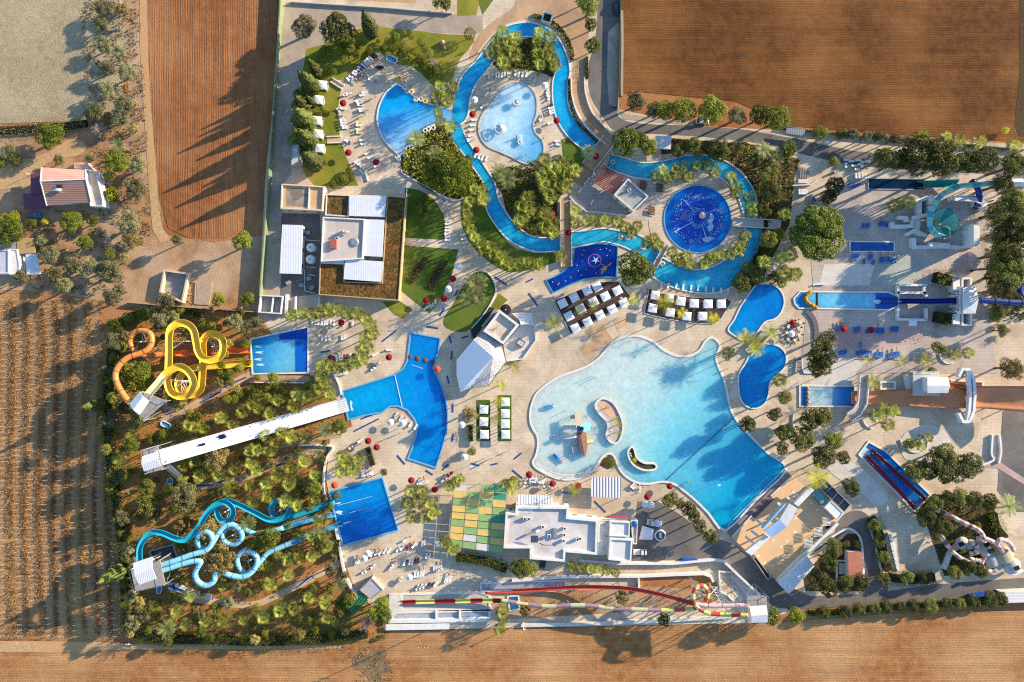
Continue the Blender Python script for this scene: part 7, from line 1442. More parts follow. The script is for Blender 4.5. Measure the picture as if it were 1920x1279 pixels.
for a in ((1617, 424, 1627, 423, 3, 80), (1648, 420, 1662, 422, 4, 80), (1598, 482, 1607, 482, 3, 85), (1628, 482, 1633, 481, 2, 85), (1619, 490, 1619, 490, 1, 85), (1637, 493, 1640, 490, 1, 70), (1649, 487, 1656, 487, 3, 85), (1663, 487, 1677, 488, 5, 85), (1569, 617, 1576, 616, 2, 85), (1601, 618, 1610, 617, 3, 85), (1624, 622, 1629, 619, 2, 85), (1641, 619, 1655, 620, 5, 85), (1670, 617, 1682, 617, 4, 85), (1568, 664, 1585, 660, 5, 75), (1606, 662, 1614, 660, 3, 85), (1612, 646, 1613, 645, 1, 85), (1619, 662, 1632, 663, 4, 85), (1643, 665, 1653, 665, 4, 85), (1666, 666, 1684, 664, 6, 85)): lrow('blue', *a)
lrow('grey', 1496, 672, 1495, 696, 6, 5); lrow('grey', 1200, 552, 1232, 556, 4, 75)
# parasols
def umb_parts(cm, r, z, n=8, dome=.42):
    b = MB(); ring = [(r*math.cos(2*math.pi*i/n), r*math.sin(2*math.pi*i/n)) for i in range(n)]
    for i in range(n): a, c = ring[i], ring[(i+1) % n]; b.add([(0, 0, z+dome), (a[0], a[1], z), (c[0], c[1], z)], [(0, 1, 2)]); b.add([(a[0], a[1], z), (a[0], a[1], z-.14), (c[0], c[1], z-.14), (c[0], c[1], z)], [(0, 1, 2, 3)])
    return mesh_of(b, 'canopy', cm)
b = MB(); b.cone((0, 0, 0), .04, .04, 2.7, 6); b.cone((0, 0, 0), .3, .28, .1, 10); POLE = mesh_of(b, 'pole', STEEL)
UM = {'crimson': umb_parts(RED, 1.15, 2.2), 'coral': umb_parts(CORAL, 1.25, 2.2, 6), 'white': umb_parts(WCAN, 1.2, 2.2)}
def parasol(kind, u, v):
    p = at(u, v, 2.4); t = thing('parasol', None, 'parasol', loc=(p.x, p.y, .1), rz=q7.uniform(0, 1))
    for nm, me in (('canopy', UM[kind]), ('pole', POLE)): o = bpy.data.objects.new(nm, me); link(o, t)
    LABELQ.append((t, kind+' parasol', landmark(u, v), u, v, kind+' parasols'))
for u, v in ((643, 193), (653, 286), (705, 304), (886, 214), (893, 281), (1044, 226), (849, 523), (832, 560), (799, 563), (620, 672), (729, 670), (690, 827), (706, 839), (771, 901), (815, 918), (992, 890), (1036, 907), (1084, 911), (1214, 932), (1256, 912), (962, 899), (1487, 605), (1583, 617), (1634, 619), (1118, 293), (1035, 401), (1066, 436), (818, 962), (640, 605)): parasol('crimson', u, v)
for u, v in ((820, 692), (627, 910)): parasol('coral', u, v)
for u, v in ((890, 187), (1022, 160), (841, 542), (858, 499), (732, 792), (755, 793), (683, 1047), (821, 1020), (866, 797), (871, 857), (1485, 626), (1210, 946), (1221, 947), (617, 893), (768, 1083), (690, 1038)): parasol('white', u, v)
# cabanas: canopy, four posts, bed
def cab_meshes(s_, col):
    b = MB(); h = s_/2; z = 2.35; top = [(-h, -h), (h, -h), (h, h), (-h, h)]
    for i in range(4): a, c = top[i], top[(i+1) % 4]; b.add([(0, 0, z+.32), (a[0]*.9, a[1]*.9, z+.12), (c[0]*.9, c[1]*.9, z+.12)], [(0, 1, 2)]); b.add([(a[0]*.9, a[1]*.9, z+.12), (a[0], a[1], z), (c[0], c[1], z), (c[0]*.9, c[1]*.9, z+.12)], [(0, 1, 2, 3)]); b.add([(a[0], a[1], z), (a[0], a[1], z-.22), (c[0], c[1], z-.22), (c[0], c[1], z)], [(0, 1, 2, 3)])
    can = mesh_of(b, 'canopy', WCAN); b = MB(); b.box((0, 0, z/2), (.12, .12, z)); post = mesh_of(b, 'post', col); b = MB(); b.box((.15, 0, .35), (s_*.92, s_*.62, .25)); b.box((-.2*s_, 0, .52), (.4, s_*.6, .14), 0, 1); return can, post, mesh_of(b, 'daybed', [WH, plain('grey_pillow', C(170, 172, 178), .8)])
CAB = cab_meshes(2.9, WH)
def cabana(u, v, ang, what, grp):
    p = at(u, v, 2.5); t = thing('cabana', None, 'cabana', loc=(p.x, p.y, .1), rz=R(ang)); o = bpy.data.objects.new('canopy', CAB[0]); link(o, t); o = bpy.data.objects.new('daybed', CAB[2]); link(o, t)
    for x in (-1.3, 1.3):
        for y in (-1.3, 1.3): o = bpy.data.objects.new('post', CAB[1]); link(o, t); o.location = (x, y, 0)
    LABELQ.append((t, what, grp, u, v, 'cabanas of the '+grp))
for u, v in ((1055, 569), (1077, 558), (1101, 545), (1120, 538)): cabana(u, v, 27, 'white square cabana in the upper row', 'slanted cabana deck')
for u, v in ((1067, 593), (1089, 579), (1113, 566), (1135, 556), (1158, 545)): cabana(u, v, 27, 'white square cabana in the middle row', 'slanted cabana deck')
for u, v in ((1079, 615), (1102, 604), (1125, 591), (1148, 580), (1170, 568)): cabana(u, v, 27, 'white square cabana in the lower row', 'slanted cabana deck')
for u, v, a in ((1229, 554, -8), (1255, 559, -8), (1277, 565, -8), (1302, 569, -2), (1328, 570, 0), (1353, 570, 2)): cabana(u, v, a, 'white square cabana in the upper row', 'curved cabana deck')
for u, v, a in ((1224, 578, -10), (1257, 586, -8), (1288, 593, -6), (1318, 593, 0)): cabana(u, v, a, 'white square cabana in the lower row', 'curved cabana deck')
for u, v in ((907, 768), (907, 791), (908, 815)): cabana(u, v, -2, 'white cabana on the narrow green carpet', 'restaurant')
for u, v in ((947, 754), (947, 776), (947, 795), (948, 815)): cabana(u, v, 0, 'white cabana on the wide green carpet', 'wave pool')
for u, v in ((604, 159), (597, 187), (594, 226), (596, 251), (599, 278)): cabana(u, v, -6, 'white square cabana on the lawn', 'west cypress row')
GCAR = earth('green_carpet', C(86, 112, 40), C(70, 96, 32), C(92, 120, 46), tex=.1)
ground('green_carpet', [(894, 750), (919, 750), (919, 827), (894, 827)], .12, GCAR); ground('green_carpet', [(934, 741), (959, 741), (959, 827), (934, 827)], .12, GCAR)
def deckthing(label, pts):
    t = thing('timber_deck', label, 'deck', pts[0]); MB().prism(P2(pts), 0, .2).build('boards', WOOD, t); wp = P2(pts); b = MB(); b.wall([(p.x, p.y) for p in wp], .14, .18, .3, True); b.build('edge_rail', WH, t)
deckthing('dark slanted timber deck carrying three rows of white cabanas', [(1039, 564), (1120, 529), (1160, 528), (1182, 556), (1178, 566), (1070, 626)])
deckthing('dark curved timber deck carrying two rows of white cabanas', [(1217, 541), (1240, 550), (1300, 558), (1364, 560), (1371, 566), (1350, 600), (1338, 608), (1300, 606), (1250, 598), (1208, 588)])
t = thing('gazebo_box', 'open white-framed dark box gazebo at the river top bend', 'gazebo', (1026, 33)); p = at(1026, 33, 2.5); MB().box((p.x, p.y, 1.2), (2.6, 2.6, 2.3), R(-15)).build('body', WH2, t); MB().wall([(p.x+x*1.5*math.cos(.26)+y*1.5*math.sin(.26), p.y-x*1.5*math.sin(.26)+y*1.5*math.cos(.26)) for x, y in ((-1, -1), (1, -1), (1, 1), (-1, 1))], .4, 2.3, 2.7, True).build('frame', WH, t); MB().box((p.x, p.y, 2.4), (2.3, 2.3, .06), R(-15)).build('opening', DARK, t)  # the opening is a dark plate painted as the shade inside the box
for k, (u, v) in enumerate(((1549, 978), (1533, 998), (1515, 1019))):
    p = at(u, v, 2.4); t = thing('slatted_gazebo', 'white slatted gazebo with dark chairs, '+('first', 'second', 'third')[k]+' from the top along the stage wall', 'gazebo', loc=(p.x, p.y, .5), group='slatted gazebos')
    for i in range(7): b = MB(); b.beam(p+Vector((-1.3, -1.4+.46*i, .1)), p+Vector((1.6, -1.1+.46*i, .1)), .2); b.build('slat', WH, t)
    for x, y in ((-1.2, -1.3), (1.5, -1), (-1.2, 1.3), (1.5, 1.6)): MB().beam((p.x+x, p.y+y, .5), (p.x+x, p.y+y, 2.5), .12).build('post', WH, t)
    for i in range(3): MB().box((p.x+1.0+.5*i, p.y-2.4+.45*i, .85), (.55, .6, .7), .7).build('chair', DARK, t)
    MB().box((p.x-1.2, p.y-2.8, .85), (2.4, .5, .25), R(50)).build('bench', YELP, t)
# blue rubber strips lying on the paths
MATB = plain('blue_rubber_mat', C(40, 78, 150), .7, .2, .12, 1)
for u, v, L, a in ((939, 527, 28, -35), (856, 549, 12, 65), (829, 585, 17, 60), (811, 614, 22, -8), (730, 630, 34, 38), (872, 632, 14, 15), (844, 637, 14, -75), (847, 666, 16, 85), (840, 712, 15, -75), (849, 765, 16, 90), (849, 820, 15, 80), (687, 797, 52, 27), (695, 779, 38, 20), (752, 862, 22, -50), (805, 886, 16, -32), (835, 876, 15, 45), (891, 871, 16, -15), (927, 870, 13, 10), (610, 659, 18, 10), (500, 880, 22, 24), (522, 872, 14, 22), (380, 910, 38, 2), (422, 901, 28, 15), (1000, 562, 30, -55), (993, 526, 14, 25), (971, 855, 18, 40), (970, 889, 24, -40), (1069, 925, 30, -8), (1125, 950, 30, -45), (570, 1091, 40, 38), (327, 772, 45, 22), (395, 745, 45, 27), (440, 717, 48, 24)):
    p = at(u, v); o = MB().box((p.x, p.y, .155), (L*S, 2.7*S, .05), R(a)).build('ground_mat', MATB); o['category'] = 'mat'; LABELQ.append((o, 'long blue rubber mat' if L > 25 else 'short blue rubber mat', landmark(u, v), u, v, None))
# inflatable rings
def ring_mesh(m):
    b = MB(); n = 14; k = 8; rr = []
    for i in range(n+1): a = 2*math.pi*i/n; rr.append([((.62+.26*math.cos(2*math.pi*j/k))*math.cos(a), (.62+.26*math.cos(2*math.pi*j/k))*math.sin(a), .26+.26*math.sin(2*math.pi*j/k)) for j in range(k)])
    b.loft(rr); return mesh_of(b, 'ring', m)
RG = {'yellow': ring_mesh(RUBBER), 'pale': ring_mesh(plain('pale_vinyl', C(232, 214, 180), .5)), 'white': ring_mesh(WCAN)}
def skin_person(arm, stride, skin, suit, hairm):
    me = bpy.data.meshes.new('sk'); v = [(0, 0, .95), (0, 0, 1.2), (0, 0, 1.42), (0, .01, 1.5), (0, .02, 1.62), (0, .02, 1.75)]; e = [(0, 1), (1, 2), (2, 3), (3, 4), (4, 5)]; rad = [.15, .14, .17, .06, .09, .07]
    for s_ in (1, -1):
        i = len(v); v += [(s_*.11, 0, .86), (s_*.12, s_*stride*.5, .48), (s_*.12, s_*stride, .06), (s_*.13, s_*stride+.16, .04)]; e += [(0, i), (i, i+1), (i+1, i+2), (i+2, i+3)]; rad += [.1, .065, .045, .035]
        i = len(v); v += [(s_*.2, 0, 1.4), (s_*(.24+arm*.1), .03, 1.14), (s_*(.24+arm*.2), .1+arm*.1, .9), (s_*(.25+arm*.22), .14+arm*.1, .8)]; e += [(2, i), (i, i+1), (i+1, i+2), (i+2, i+3)]; rad += [.06, .048, .035, .03]
    me.from_pydata(v, e, []); o = bpy.data.objects.new('sk', me); COL.objects.link(o); md = o.modifiers.new('s', 'SKIN'); o.modifiers.new('u', 'SUBSURF').levels = 1
    for i, r_ in enumerate(rad): me.skin_vertices[0].data[i].radius = (r_, r_)
    me.skin_vertices[0].data[0].use_root = True
    dg = bpy.context.evaluated_depsgraph_get(); m2 = bpy.data.meshes.new_from_object(o.evaluated_get(dg)); bpy.data.objects.remove(o); m2.name = 'body'
    m2.materials.clear(); m2.materials.append(skin); m2.materials.append(suit); m2.materials.append(hairm)
    for p in m2.polygons:
        z = p.center.z; p.material_index = 1 if .68 < z < 1.0 and abs(p.center.x) < .22 else (2 if z > 1.7 else 0); p.use_smooth = True
    return m2
HAIR = plain('dark_hair', C(60, 44, 34), .8)
PM = [('red', skin_person(.2, .1, SKIN, RED, HAIR)), ('navy', skin_person(.8, .22, SKIN, NAVY, HAIR)), ('white', skin_person(.1, .0, plain('tanned_skin', C(170, 116, 88), .6), WCAN, HAIR))]
def person(u, v, k, z=.1):
    p = at(u, v, 1); nm, me = PM[k % 3]; o = bpy.data.objects.new('person', me); COL.objects.link(o); o.location = (p.x, p.y, z); o.rotation_euler = (0, 0, q7.uniform(0, 6)); o['category'] = 'person'
    LABELQ.append((o, f'person in {nm} swimwear standing', landmark(u, v), u, v, None))
for k, (u, v) in enumerate(((697, 185), (704, 180), (1019, 259), (969, 256), (979, 291), (986, 291), (875, 476), (868, 482), (750, 812), (744, 805), (909, 860), (922, 860), (829, 857), (880, 92), (894, 100), (672, 221), (1017, 228), (756, 137), (762, 142), (770, 160), (793, 168), (1010, 905), (1048, 915), (1025, 895), (852, 884), (842, 888), (1372, 700), (1364, 692), (1369, 730), (1373, 752), (1368, 760), (860, 900), (905, 870), (955, 845), (700, 880), (712, 1046), (757, 1040), (806, 1028), (790, 1098), (730, 820), (1290, 905), (1284, 912), (1060, 896), (990, 655), (1030, 560), (1180, 640), (1560, 640), (1655, 625), (1500, 650), (1465, 790), (1100, 300), (1075, 130))): person(u, v, k)
for e in [e for e in LABELQ if e[1].endswith('sun lounger') and q7.random() < .2]:
    nm, me = q7.choice(PM); L_ = e[0]; o = bpy.data.objects.new('person', me); COL.objects.link(o); a = L_.rotation_euler[2]; o.location = (L_.location.x+.9*math.cos(a), L_.location.y+.9*math.sin(a), .62); o.rotation_euler = (R(90), 0, a+R(90)); o['category'] = 'person'
    LABELQ.append((o, f'person in {nm} on a lounger', e[2], e[3], e[4], None))
for k, e in enumerate(q7.sample([e for e in LABELQ if e[1] == 'white sun lounger'], 46)): person(e[3]+q7.choice((-6, 6, 7)), e[4]+q7.uniform(-5, 5), k)
def ring(u, v, kind, rider=False):
    p = at(u, v, .3); 
    if rider:
        t = thing('tube_rider', None, 'person', loc=(p.x, p.y, .16)); o = bpy.data.objects.new('swim_ring', RG[kind]); link(o, t); b = MB(); b.ball((0, 0, .42), .3, 7, 0, .7); b.ball((.25, .15, .62), .14, 6, 1); b.tube([(-.2, .15, .5), (-.7, .3, .45)], .08, 6); b.tube([(-.2, -.15, .5), (-.7, -.3, .45)], .08, 6); b.local('body', [SKIN, HAIR], t); LABELQ.append((t, 'swimmer sitting in a '+kind+' ring', landmark(u, v), u, v, None))
    else:
        o = bpy.data.objects.new('swim_ring', RG[kind]); COL.objects.link(o); o.location = (p.x, p.y, .12); o['category'] = 'swim ring'; LABELQ.append((o, kind+' swim ring lying', landmark(u, v), u, v, None))
for u, v, k in ((749, 147, 'yellow'), (758, 154, 'pale'), (759, 164, 'white'), (763, 171, 'pale'), (771, 172, 'pale'), (779, 187, 'pale'), (781, 186, 'pale'), (789, 186, 'white'), (797, 190, 'yellow'), (810, 193, 'pale'), (771, 276, 'pale'), (765, 284, 'yellow'), (760, 291, 'pale'), (775, 271, 'white'), (744, 294, 'pale'), (747, 297, 'white'), (812, 240, 'pale'), (803, 242, 'white'), (797, 245, 'pale')): ring(u, v, k)
for u, v in ((1163, 445), (1177, 446), (1205, 464), (1242, 495), (1149, 304)): ring(u, v, 'pale', True)
# ship playground in the wave pool
t = thing('ship_playground', 'wooden ship play structure with white side slides in the shallow wave pool', 'playground', (1090, 820))
MB().prism(P2([(1082, 811), (1092, 808), (1099, 812), (1102, 835), (1098, 857), (1093, 846), (1086, 847)], 1.8), .1, 1.8).build('hull', plain('ship_timber', C(190, 140, 110), .7, .2, .2, 1.2), t)
MB().prism(P2([(1083, 812), (1089, 811), (1091, 828), (1096, 852), (1087, 845)], 1.9), 1.75, 1.88).build('deck', plain('dark_ship_deck', C(108, 84, 84), .8), t)
MB().prism(P2([(1078, 776), (1090, 772), (1091, 797), (1080, 798)], 3), 2.6, 3.0, bottom=True).build('cabin_roof', plain('straw_roof', C(240, 214, 176), .9, .1, .15, 2), t); MB().prism(P2([(1069, 779), (1078, 778), (1078, 785), (1069, 786)], 2.4), 2.1, 2.4, bottom=True).build('porch_roof', plain('straw_porch', C(226, 206, 170), .9), t)
fold([(1082, 799, 3.0), (1088, 799, 3.6), (1088, 810, 3.6), (1082, 810, 3.0)], BLUE, 'blue_roof', t, .1); fold([(1088, 797, 3.6), (1104, 792, 2.8), (1109, 797, 2.7), (1106, 808, 2.8), (1088, 808, 3.6)], plain('light_blue_awning', C(140, 206, 240), .6), 'awning', t, .1)
p = at(1091, 804.5, 4.2); MB().cone((p.x, p.y, 3.4), .75, .6, .9, 12).build('crow_nest', DARK, t); MB().beam((p.x, p.y, .2), (p.x, p.y, 4.2), .18).build('mast', BROWNW, t)
trough(t, path3([(1081, 802, 2.0), (1070, 802, 1.4), (1057, 802, .5)]), .85, [WH], 'side_slide', lip=.2, flat=.5); trough(t, path3([(1080, 817, 2.0), (1064, 819, 1.4), (1050, 820, .8), (1036, 820, .4)]), .7, [WH], 'side_slide', lip=.25, flat=.6); trough(t, path3([(1099, 829, 1.9), (1106, 827, 1.2), (1114, 826, .5)]), .5, [LIME], 'side_slide', lip=.2)
MB().prism(P2([(1072, 838), (1086, 838), (1087, 850), (1074, 850)], 1.2), 1.0, 1.2, bottom=True).build('platform', plain('pale_grating', C(176, 190, 196), .6), t)
for u, v in ((1070, 780), (1077, 784), (1080, 775), (1089, 774), (1073, 849), (1086, 849), (1057, 800)): q = at(u, v, 1); MB().beam((q.x, q.y, .1), (q.x, q.y, 2.2), .16).build('post', BROWNW, t)
t = thing('spring_float', 'blue and pink tilting float toy in the shallow wave pool', 'float', (1046, 860)); a_, c_ = at(1038, 852, .4), at(1054, 868, .4); m_2 = a_.lerp(c_, .45); MB().beam(a_, m_2, 1.0).build('blue_end', BLUE, t); MB().beam(m_2, a_.lerp(c_, .8), .9).build('middle', SKYB, t); MB().beam(a_.lerp(c_, .8), c_, 1.0).build('pink_end', PINK, t)
t = thing('water_spout_box', 'light blue box spout standing in the shallow end', 'spout', (1031, 763)); p = at(1030, 763, .8); MB().box((p.x, p.y, .6), (2.4, 1.2, .9), .1).build('box', SKYB, t); MB().beam((p.x+1, p.y, .3), (p.x+2.2, p.y+.1, .3), .4).build('pipe', WH, t)
for k, (u, v) in enumerate(((1110, 705), (1118, 707), (1060, 770))): q = at(u, v); tag(MB().beam((q.x, q.y, 0), (q.x, q.y, 2.2), .2).build('spray_post', STEEL), ['first slim spray post', 'second slim spray post', 'lone spray post'][k]+(' in the shallow wave pool near its upper shore' if k < 2 else ' by the ship playground'), 'post')
# islands in the wave pool
def island(label, pts, fl): 
    p_ = cr(pts, True, 4); t = thing('pool_island', label, 'island', pts[0]); wp = P2(p_, .8); MB().prism([(q.x, q.y) for q in wp], .1, .75).build('base', fl, t); MB().wall([(q.x, q.y) for q in wp], .6, .1, 1.1, True).build('wall', COP, t); return t
ti = island('bean-shaped walled island with terracotta floor in the wave pool', [(1130, 747), (1118, 755), (1117, 764), (1124, 776), (1136, 788), (1140, 800), (1137, 816), (1144, 828), (1156, 831), (1165, 818), (1168, 795), (1160, 772), (1148, 754)], plain('island_floor', C(200, 186, 176), .9))
MB().sheet(P2([(1121, 758), (1134, 752), (1154, 771), (1152, 782), (1144, 784)], .8), .78).build('terracotta_floor', plain('terracotta_floor', C(238, 186, 150), .9), ti)
tj = island('boomerang-shaped walled planter island in the wave pool', [(1184, 838), (1178, 846), (1180, 860), (1190, 873), (1206, 881), (1224, 881), (1231, 876), (1226, 869), (1208, 868), (1194, 858), (1189, 842)], BEDD)
for u, v, r_ in ((1154, 787, 7), (1162, 796, 6), (1157, 811, 6), (1138, 765, 5), (1190, 862, 5)): plant('star', u, v, r_, 2.2, near='islands of the wave pool')
lrow('white', 1146, 795, 1147, 818, 4, 70, 'blue'); lrow('blue', 1140, 820, 1146, 823, 2, 80); lrow('white', 1184, 846, 1186, 850, 2, 60)
ground('peninsula_bed', [(1124, 872), (1131, 860), (1142, 854), (1150, 858), (1154, 872), (1140, 880)], .14, BEDD)
# fountains of the paddling pool
def fountain(label, u, v, r_, h):
    p = at(u, v, h); t = thing('mushroom_fountain', label, 'fountain', loc=(p.x, p.y, .1)); MB().wall([(p.x+r_*math.cos(6.283*i/24), p.y+r_*math.sin(6.283*i/24)) for i in range(24)], .3, h-.2, h+.1, True).build('ring_pipe', WH, t)
    MB().lathe((p.x, p.y, 0), [(r_*.9, .15), (r_*.8, .5), (.35, .7), (.3, h*.8), (.9, h), (.02, h+.1)], 18).build('stem', plain('pale_aqua', C(176, 216, 232), .5), t)
    for i in range(4): a = 1.57*i; MB().beam((p.x, p.y, h-.2), (p.x+r_*math.cos(a), p.y+r_*math.sin(a), h-.1), .1).build('arm', WH, t)
fountain('large ring-topped fountain in the left of the paddling pool', 939, 239, 2.0, 1.8); fountain('small splashing fountain in the middle of the paddling pool', 969, 191, 1.1, 1.4); fountain('low fountain near the lower shore of the paddling pool', 976, 266, .8, .9); fountain('red-white play fountain left of the paddling pool slide', 974, 258, .6, .8)
for k, (u, v) in enumerate(((1206, 347), (1237, 352), (1222, 395))): p = at(u, v, .7); t = thing('picnic_table', ('first', 'second', 'third')[k]+' dark square picnic table between the bar hut and mosaic pool', 'table', loc=(p.x, p.y, .12)); MB().box((p.x, p.y, .75), (2.2, 1.7, .1), -.2).build('top', BROWNW, t); MB().box((p.x, p.y+1.2, .5), (2.2, .4, .08), -.2).build('bench', BROWNW, t); MB().box((p.x, p.y-1.2, .5), (2.2, .4, .08), -.2).build('bench', BROWNW, t); MB().box((p.x, p.y, .42), (.5, 1.3, .6), -.2).build('frame', BROWNW, t)
# cafe table sets
b = MB(); b.cone((0, 0, .68), .5, .5, .05, 12); b.cone((0, 0, 0), .06, .06, .7, 6); b.cone((0, 0, 0), .28, .25, .05, 10); TBL = mesh_of(b, 'table', WH)
b = MB(); b.box((0, 0, .42), (.46, .46, .06)); b.box((-.22, 0, .68), (.06, .46, .5));
for x in (-.18, .18):
    for y in (-.18, .18): b.box((x, y, .2), (.05, .05, .4))
CHR = {'white': mesh_of(b, 'chair', WH)}; b2_ = b; CHR['dark'] = mesh_of(b2_, 'chair', plain('dark_wicker', C(84, 76, 76), .8))
def table_set(u, v, n, kind, rad=1.15):
    p = at(u, v, .5); o = bpy.data.objects.new('round_table', TBL); COL.objects.link(o); o.location = (p.x, p.y, .1); o['category'] = 'table'; LABELQ.append((o, 'small round white table', landmark(u, v), u, v, None))
    for i in range(n):
        a = 6.283*i/n+q7.uniform(-.2, .2); o = bpy.data.objects.new('chair', CHR[kind]); COL.objects.link(o); x, y = p.x+rad*math.cos(a), p.y+rad*math.sin(a); o.location = (x, y, .1); o.rotation_euler = (0, 0, a+math.pi); o['category'] = 'chair'
        LABELQ.append((o, kind+' chair at a table', landmark(u, v), u+rad*math.cos(a)/S, v-rad*math.sin(a)/S, None))
for u, v, n in ((1036, 908, 7), (995, 899, 4), (1006, 899, 4), (1200, 915, 4), (985, 905, 3), (1020, 912, 3)): table_set(u, v, n, 'white')
for u, v, n in ((1487, 606, 6), (1478, 613, 4), (1496, 614, 4), (1485, 627, 6), (1475, 624, 4), (1498, 629, 4), (1490, 638, 4), (1478, 636, 4), (1500, 605, 3)): table_set(u, v, n, 'dark')
# stacked loungers in the store yard
def stack(label, u, v, n, ang, k='white', L=1.9, w_=.7):
    p = at(u, v, .5); t = thing('lounger_stack', None, 'stack', loc=(p.x, p.y, .1)); LABELQ.append((t, label, 'north-east store yard', u, v, None))
    for i in range(n): o = bpy.data.objects.new('lounger', LM[k]); link(o, t); o.location = (.04*i, .05*(i % 2), .22*i); o.rotation_euler = (0, 0, R(ang))
for k, (u, v, a) in enumerate(((1604, 330, 90), (1610, 330, 90), (1616, 330, 90), (1621, 330, 90), (1600, 311, 0), (1612, 309, 0), (1618, 313, 0), (1606, 318, 0), (1585, 310, 80), (1586, 300, 0), (1596, 303, 10), (1608, 301, 5), (1617, 304, 0), (1626, 303, 0), (1498, 360, 90), (1503, 360, 90), (1507, 360, 90), (1511, 361, 90))): stack('pile of white loungers' if k < 14 else 'white lounger pile stood on edge', u, v, 3, a)
for k, (u, v) in enumerate(((1595, 346), (1602, 351), (1608, 347), (1567, 322))): stack('pile of pale blue loungers' if k < 3 else 'pile of grey slatted loungers', u, v, 3, 15, 'blue' if k < 3 else 'grey')
t = thing('slat_rack', 'grey slatted frame rack standing in the north-east store yard', 'rack', (1508, 335))
for k in range(6): MB().beam(at(1499+k*3.2, 310+k*1.2, .4), at(1501+k*3.2, 334, .4), .3).build('slat', GREYC, t)
MB().prism(P2([(1497, 336), (1516, 336), (1516, 343), (1497, 343)], .8), 0, .8).build('base', WH2, t); MB().wall([(q.x, q.y) for q in P2([(1486, 348), (1521, 346), (1534, 338)], 1)], .4, 0, 1.2).build('wall', WH2, t)
t = thing('old_boat_frame', 'tilted grey wooden frame lying in the shade above the huge dark tree', 'frame', (1523, 374)); MB().wall([(q.x, q.y) for q in P2([(1524, 366), (1516, 384), (1522, 388), (1532, 376)], .6)], .5, .1, .8, True).build('frame', GREYC, t)
# vehicles
def car(label, u, v, ang, body, L=4.4, w_=1.8, van=False):
    p = at(u, v, .8); t = thing('parked_car' if not van else 'pickup_truck', label, 'car' if not van else 'truck', loc=(p.x, p.y, .1), rz=R(ang)); h = L/2
    pr = [(-h, .35), (-h, .8), (-h*.92, .95), (h*.9, .85), (h, .7), (h, .35)]; b = MB(); b.loft([[(x, y*w_/2*(.94 if z > .9 else 1), z) for x, z in pr] for y in (-1, 1)], 0, True, False, True); b.local('body', body, t)
    b = MB(); cab_ = [(-h*.85, .95), (-h*.6, 1.45), (h*.1, 1.48), (h*.42, .9)] if not van else [(h*.05, .95), (h*.1, 1.6), (h*.5, 1.6), (h*.75, .95)]; b.loft([[(x, y*w_*.43, z) for x, z in cab_] for y in (-1, 1)], 0, True, False, True); b.local('cabin', GLASSD, t)
    b = MB(); rx = [(-h*.55, 1.5), (h*.08, 1.52)] if not van else [(h*.12, 1.64), (h*.5, 1.64)]; b.box(((rx[0][0]+rx[1][0])/2, 0, rx[0][1]), (rx[1][0]-rx[0][0], w_*.8, .06)); b.local('roof_panel', body, t)
    for x in (-h*.62, h*.62):
        for s_ in (-1, 1): b = MB(); T = Matrix.Translation((x, s_*w_*.46, .33)) @ Matrix.Rotation(R(90), 4, 'X'); vs = [T @ Vector((.33*math.cos(.5236*i), .33*math.sin(.5236*i), z)) for z in (-.11, .11) for i in range(12)]; b.add(vs, [tuple(range(12)), tuple(range(23, 11, -1))]+[(i, (i+1) % 12, 12+(i+1) % 12, 12+i) for i in range(12)]); b.local('wheel', DARK, t)
    for s_ in (-1, 1): b = MB(); b.box((h-.05, s_*w_*.34, .68), (.1, .35, .16)); b.local('headlight', WH, t)
    return t
BLK = plain('black_car_paint', C(34, 38, 46), .25, .6, .05); WCP = plain('white_car_paint', C(226, 228, 232), .3, .5, .05)
car('dark car driving down the asphalt road beside the north field', 1155, 16, -92, BLK); car('pale car half hidden under the trees of the north road', 1317, 227, 0, WCP); car('small black car parked below the restaurant wall', 1018, 1056, 80, BLK, 3.6); car('blue car by the purple carport of the terracotta-roofed house', 65, 404, 5, plain('blue_car_paint', C(40, 110, 180), .3, .5), 3.8); car('white pickup with a dark bed in the restaurant yard', 1227, 981, 170, WCP, 5, 2.0, True); car('white pickup parked by the yard wall below the annexe', 1200, 1035, 0, WCP, 4.4, 1.9, True)
t = thing('tarpaulin', 'white crumpled tarpaulin spread in the restaurant yard', 'tarpaulin', (1212, 1001)); fold([(1204, 986, 1.6), (1226, 992, .9), (1224, 1012, .4), (1198, 1012, .4)], WCAN, 'sheet', t, .1); fold([(1200, 1011, .5), (1208, 1013, .9), (1216, 1015, .3)], WCAN, 'sheet', t, .1)
t = thing('trampoline_cover', 'round white-rimmed dark float in the restaurant yard', 'float', (1238, 1004)); p = at(1238, 1004, .5); MB().lathe((p.x, p.y, .1), [(1.5, .5), (1.9, .55), (2.0, .3), (1.9, 0)], 16).build('rim', WCAN, t); MB().cone((p.x, p.y, .3), 1.5, 1.5, .2, 16).build('cover', plain('grey_cover', C(96, 100, 108), .7), t); MB().box((p.x, p.y, .7), (.7, 1.8, .3), .2).build('seat', WCAN, t)
tag(MB().box((at(1292, 1050).x, at(1292, 1050).y, .6), (5, 1.4, 1.2), R(-3)).build('crate_row', BLUE), 'row of blue crates against the long white yard wall', 'crates')
t = thing('bin_row', 'blue and purple bins lined up by the corrugated shed', 'bins', (1834, 1115))
for k in range(6): p = at(1820+k*6, 1117-k*.8, .6); MB().box((p.x, p.y, .55), (.95, 1.3, 1.1), .1).build('bin', BLUE if k < 4 else plain('purple_bin', C(100, 90, 160), .6), t)
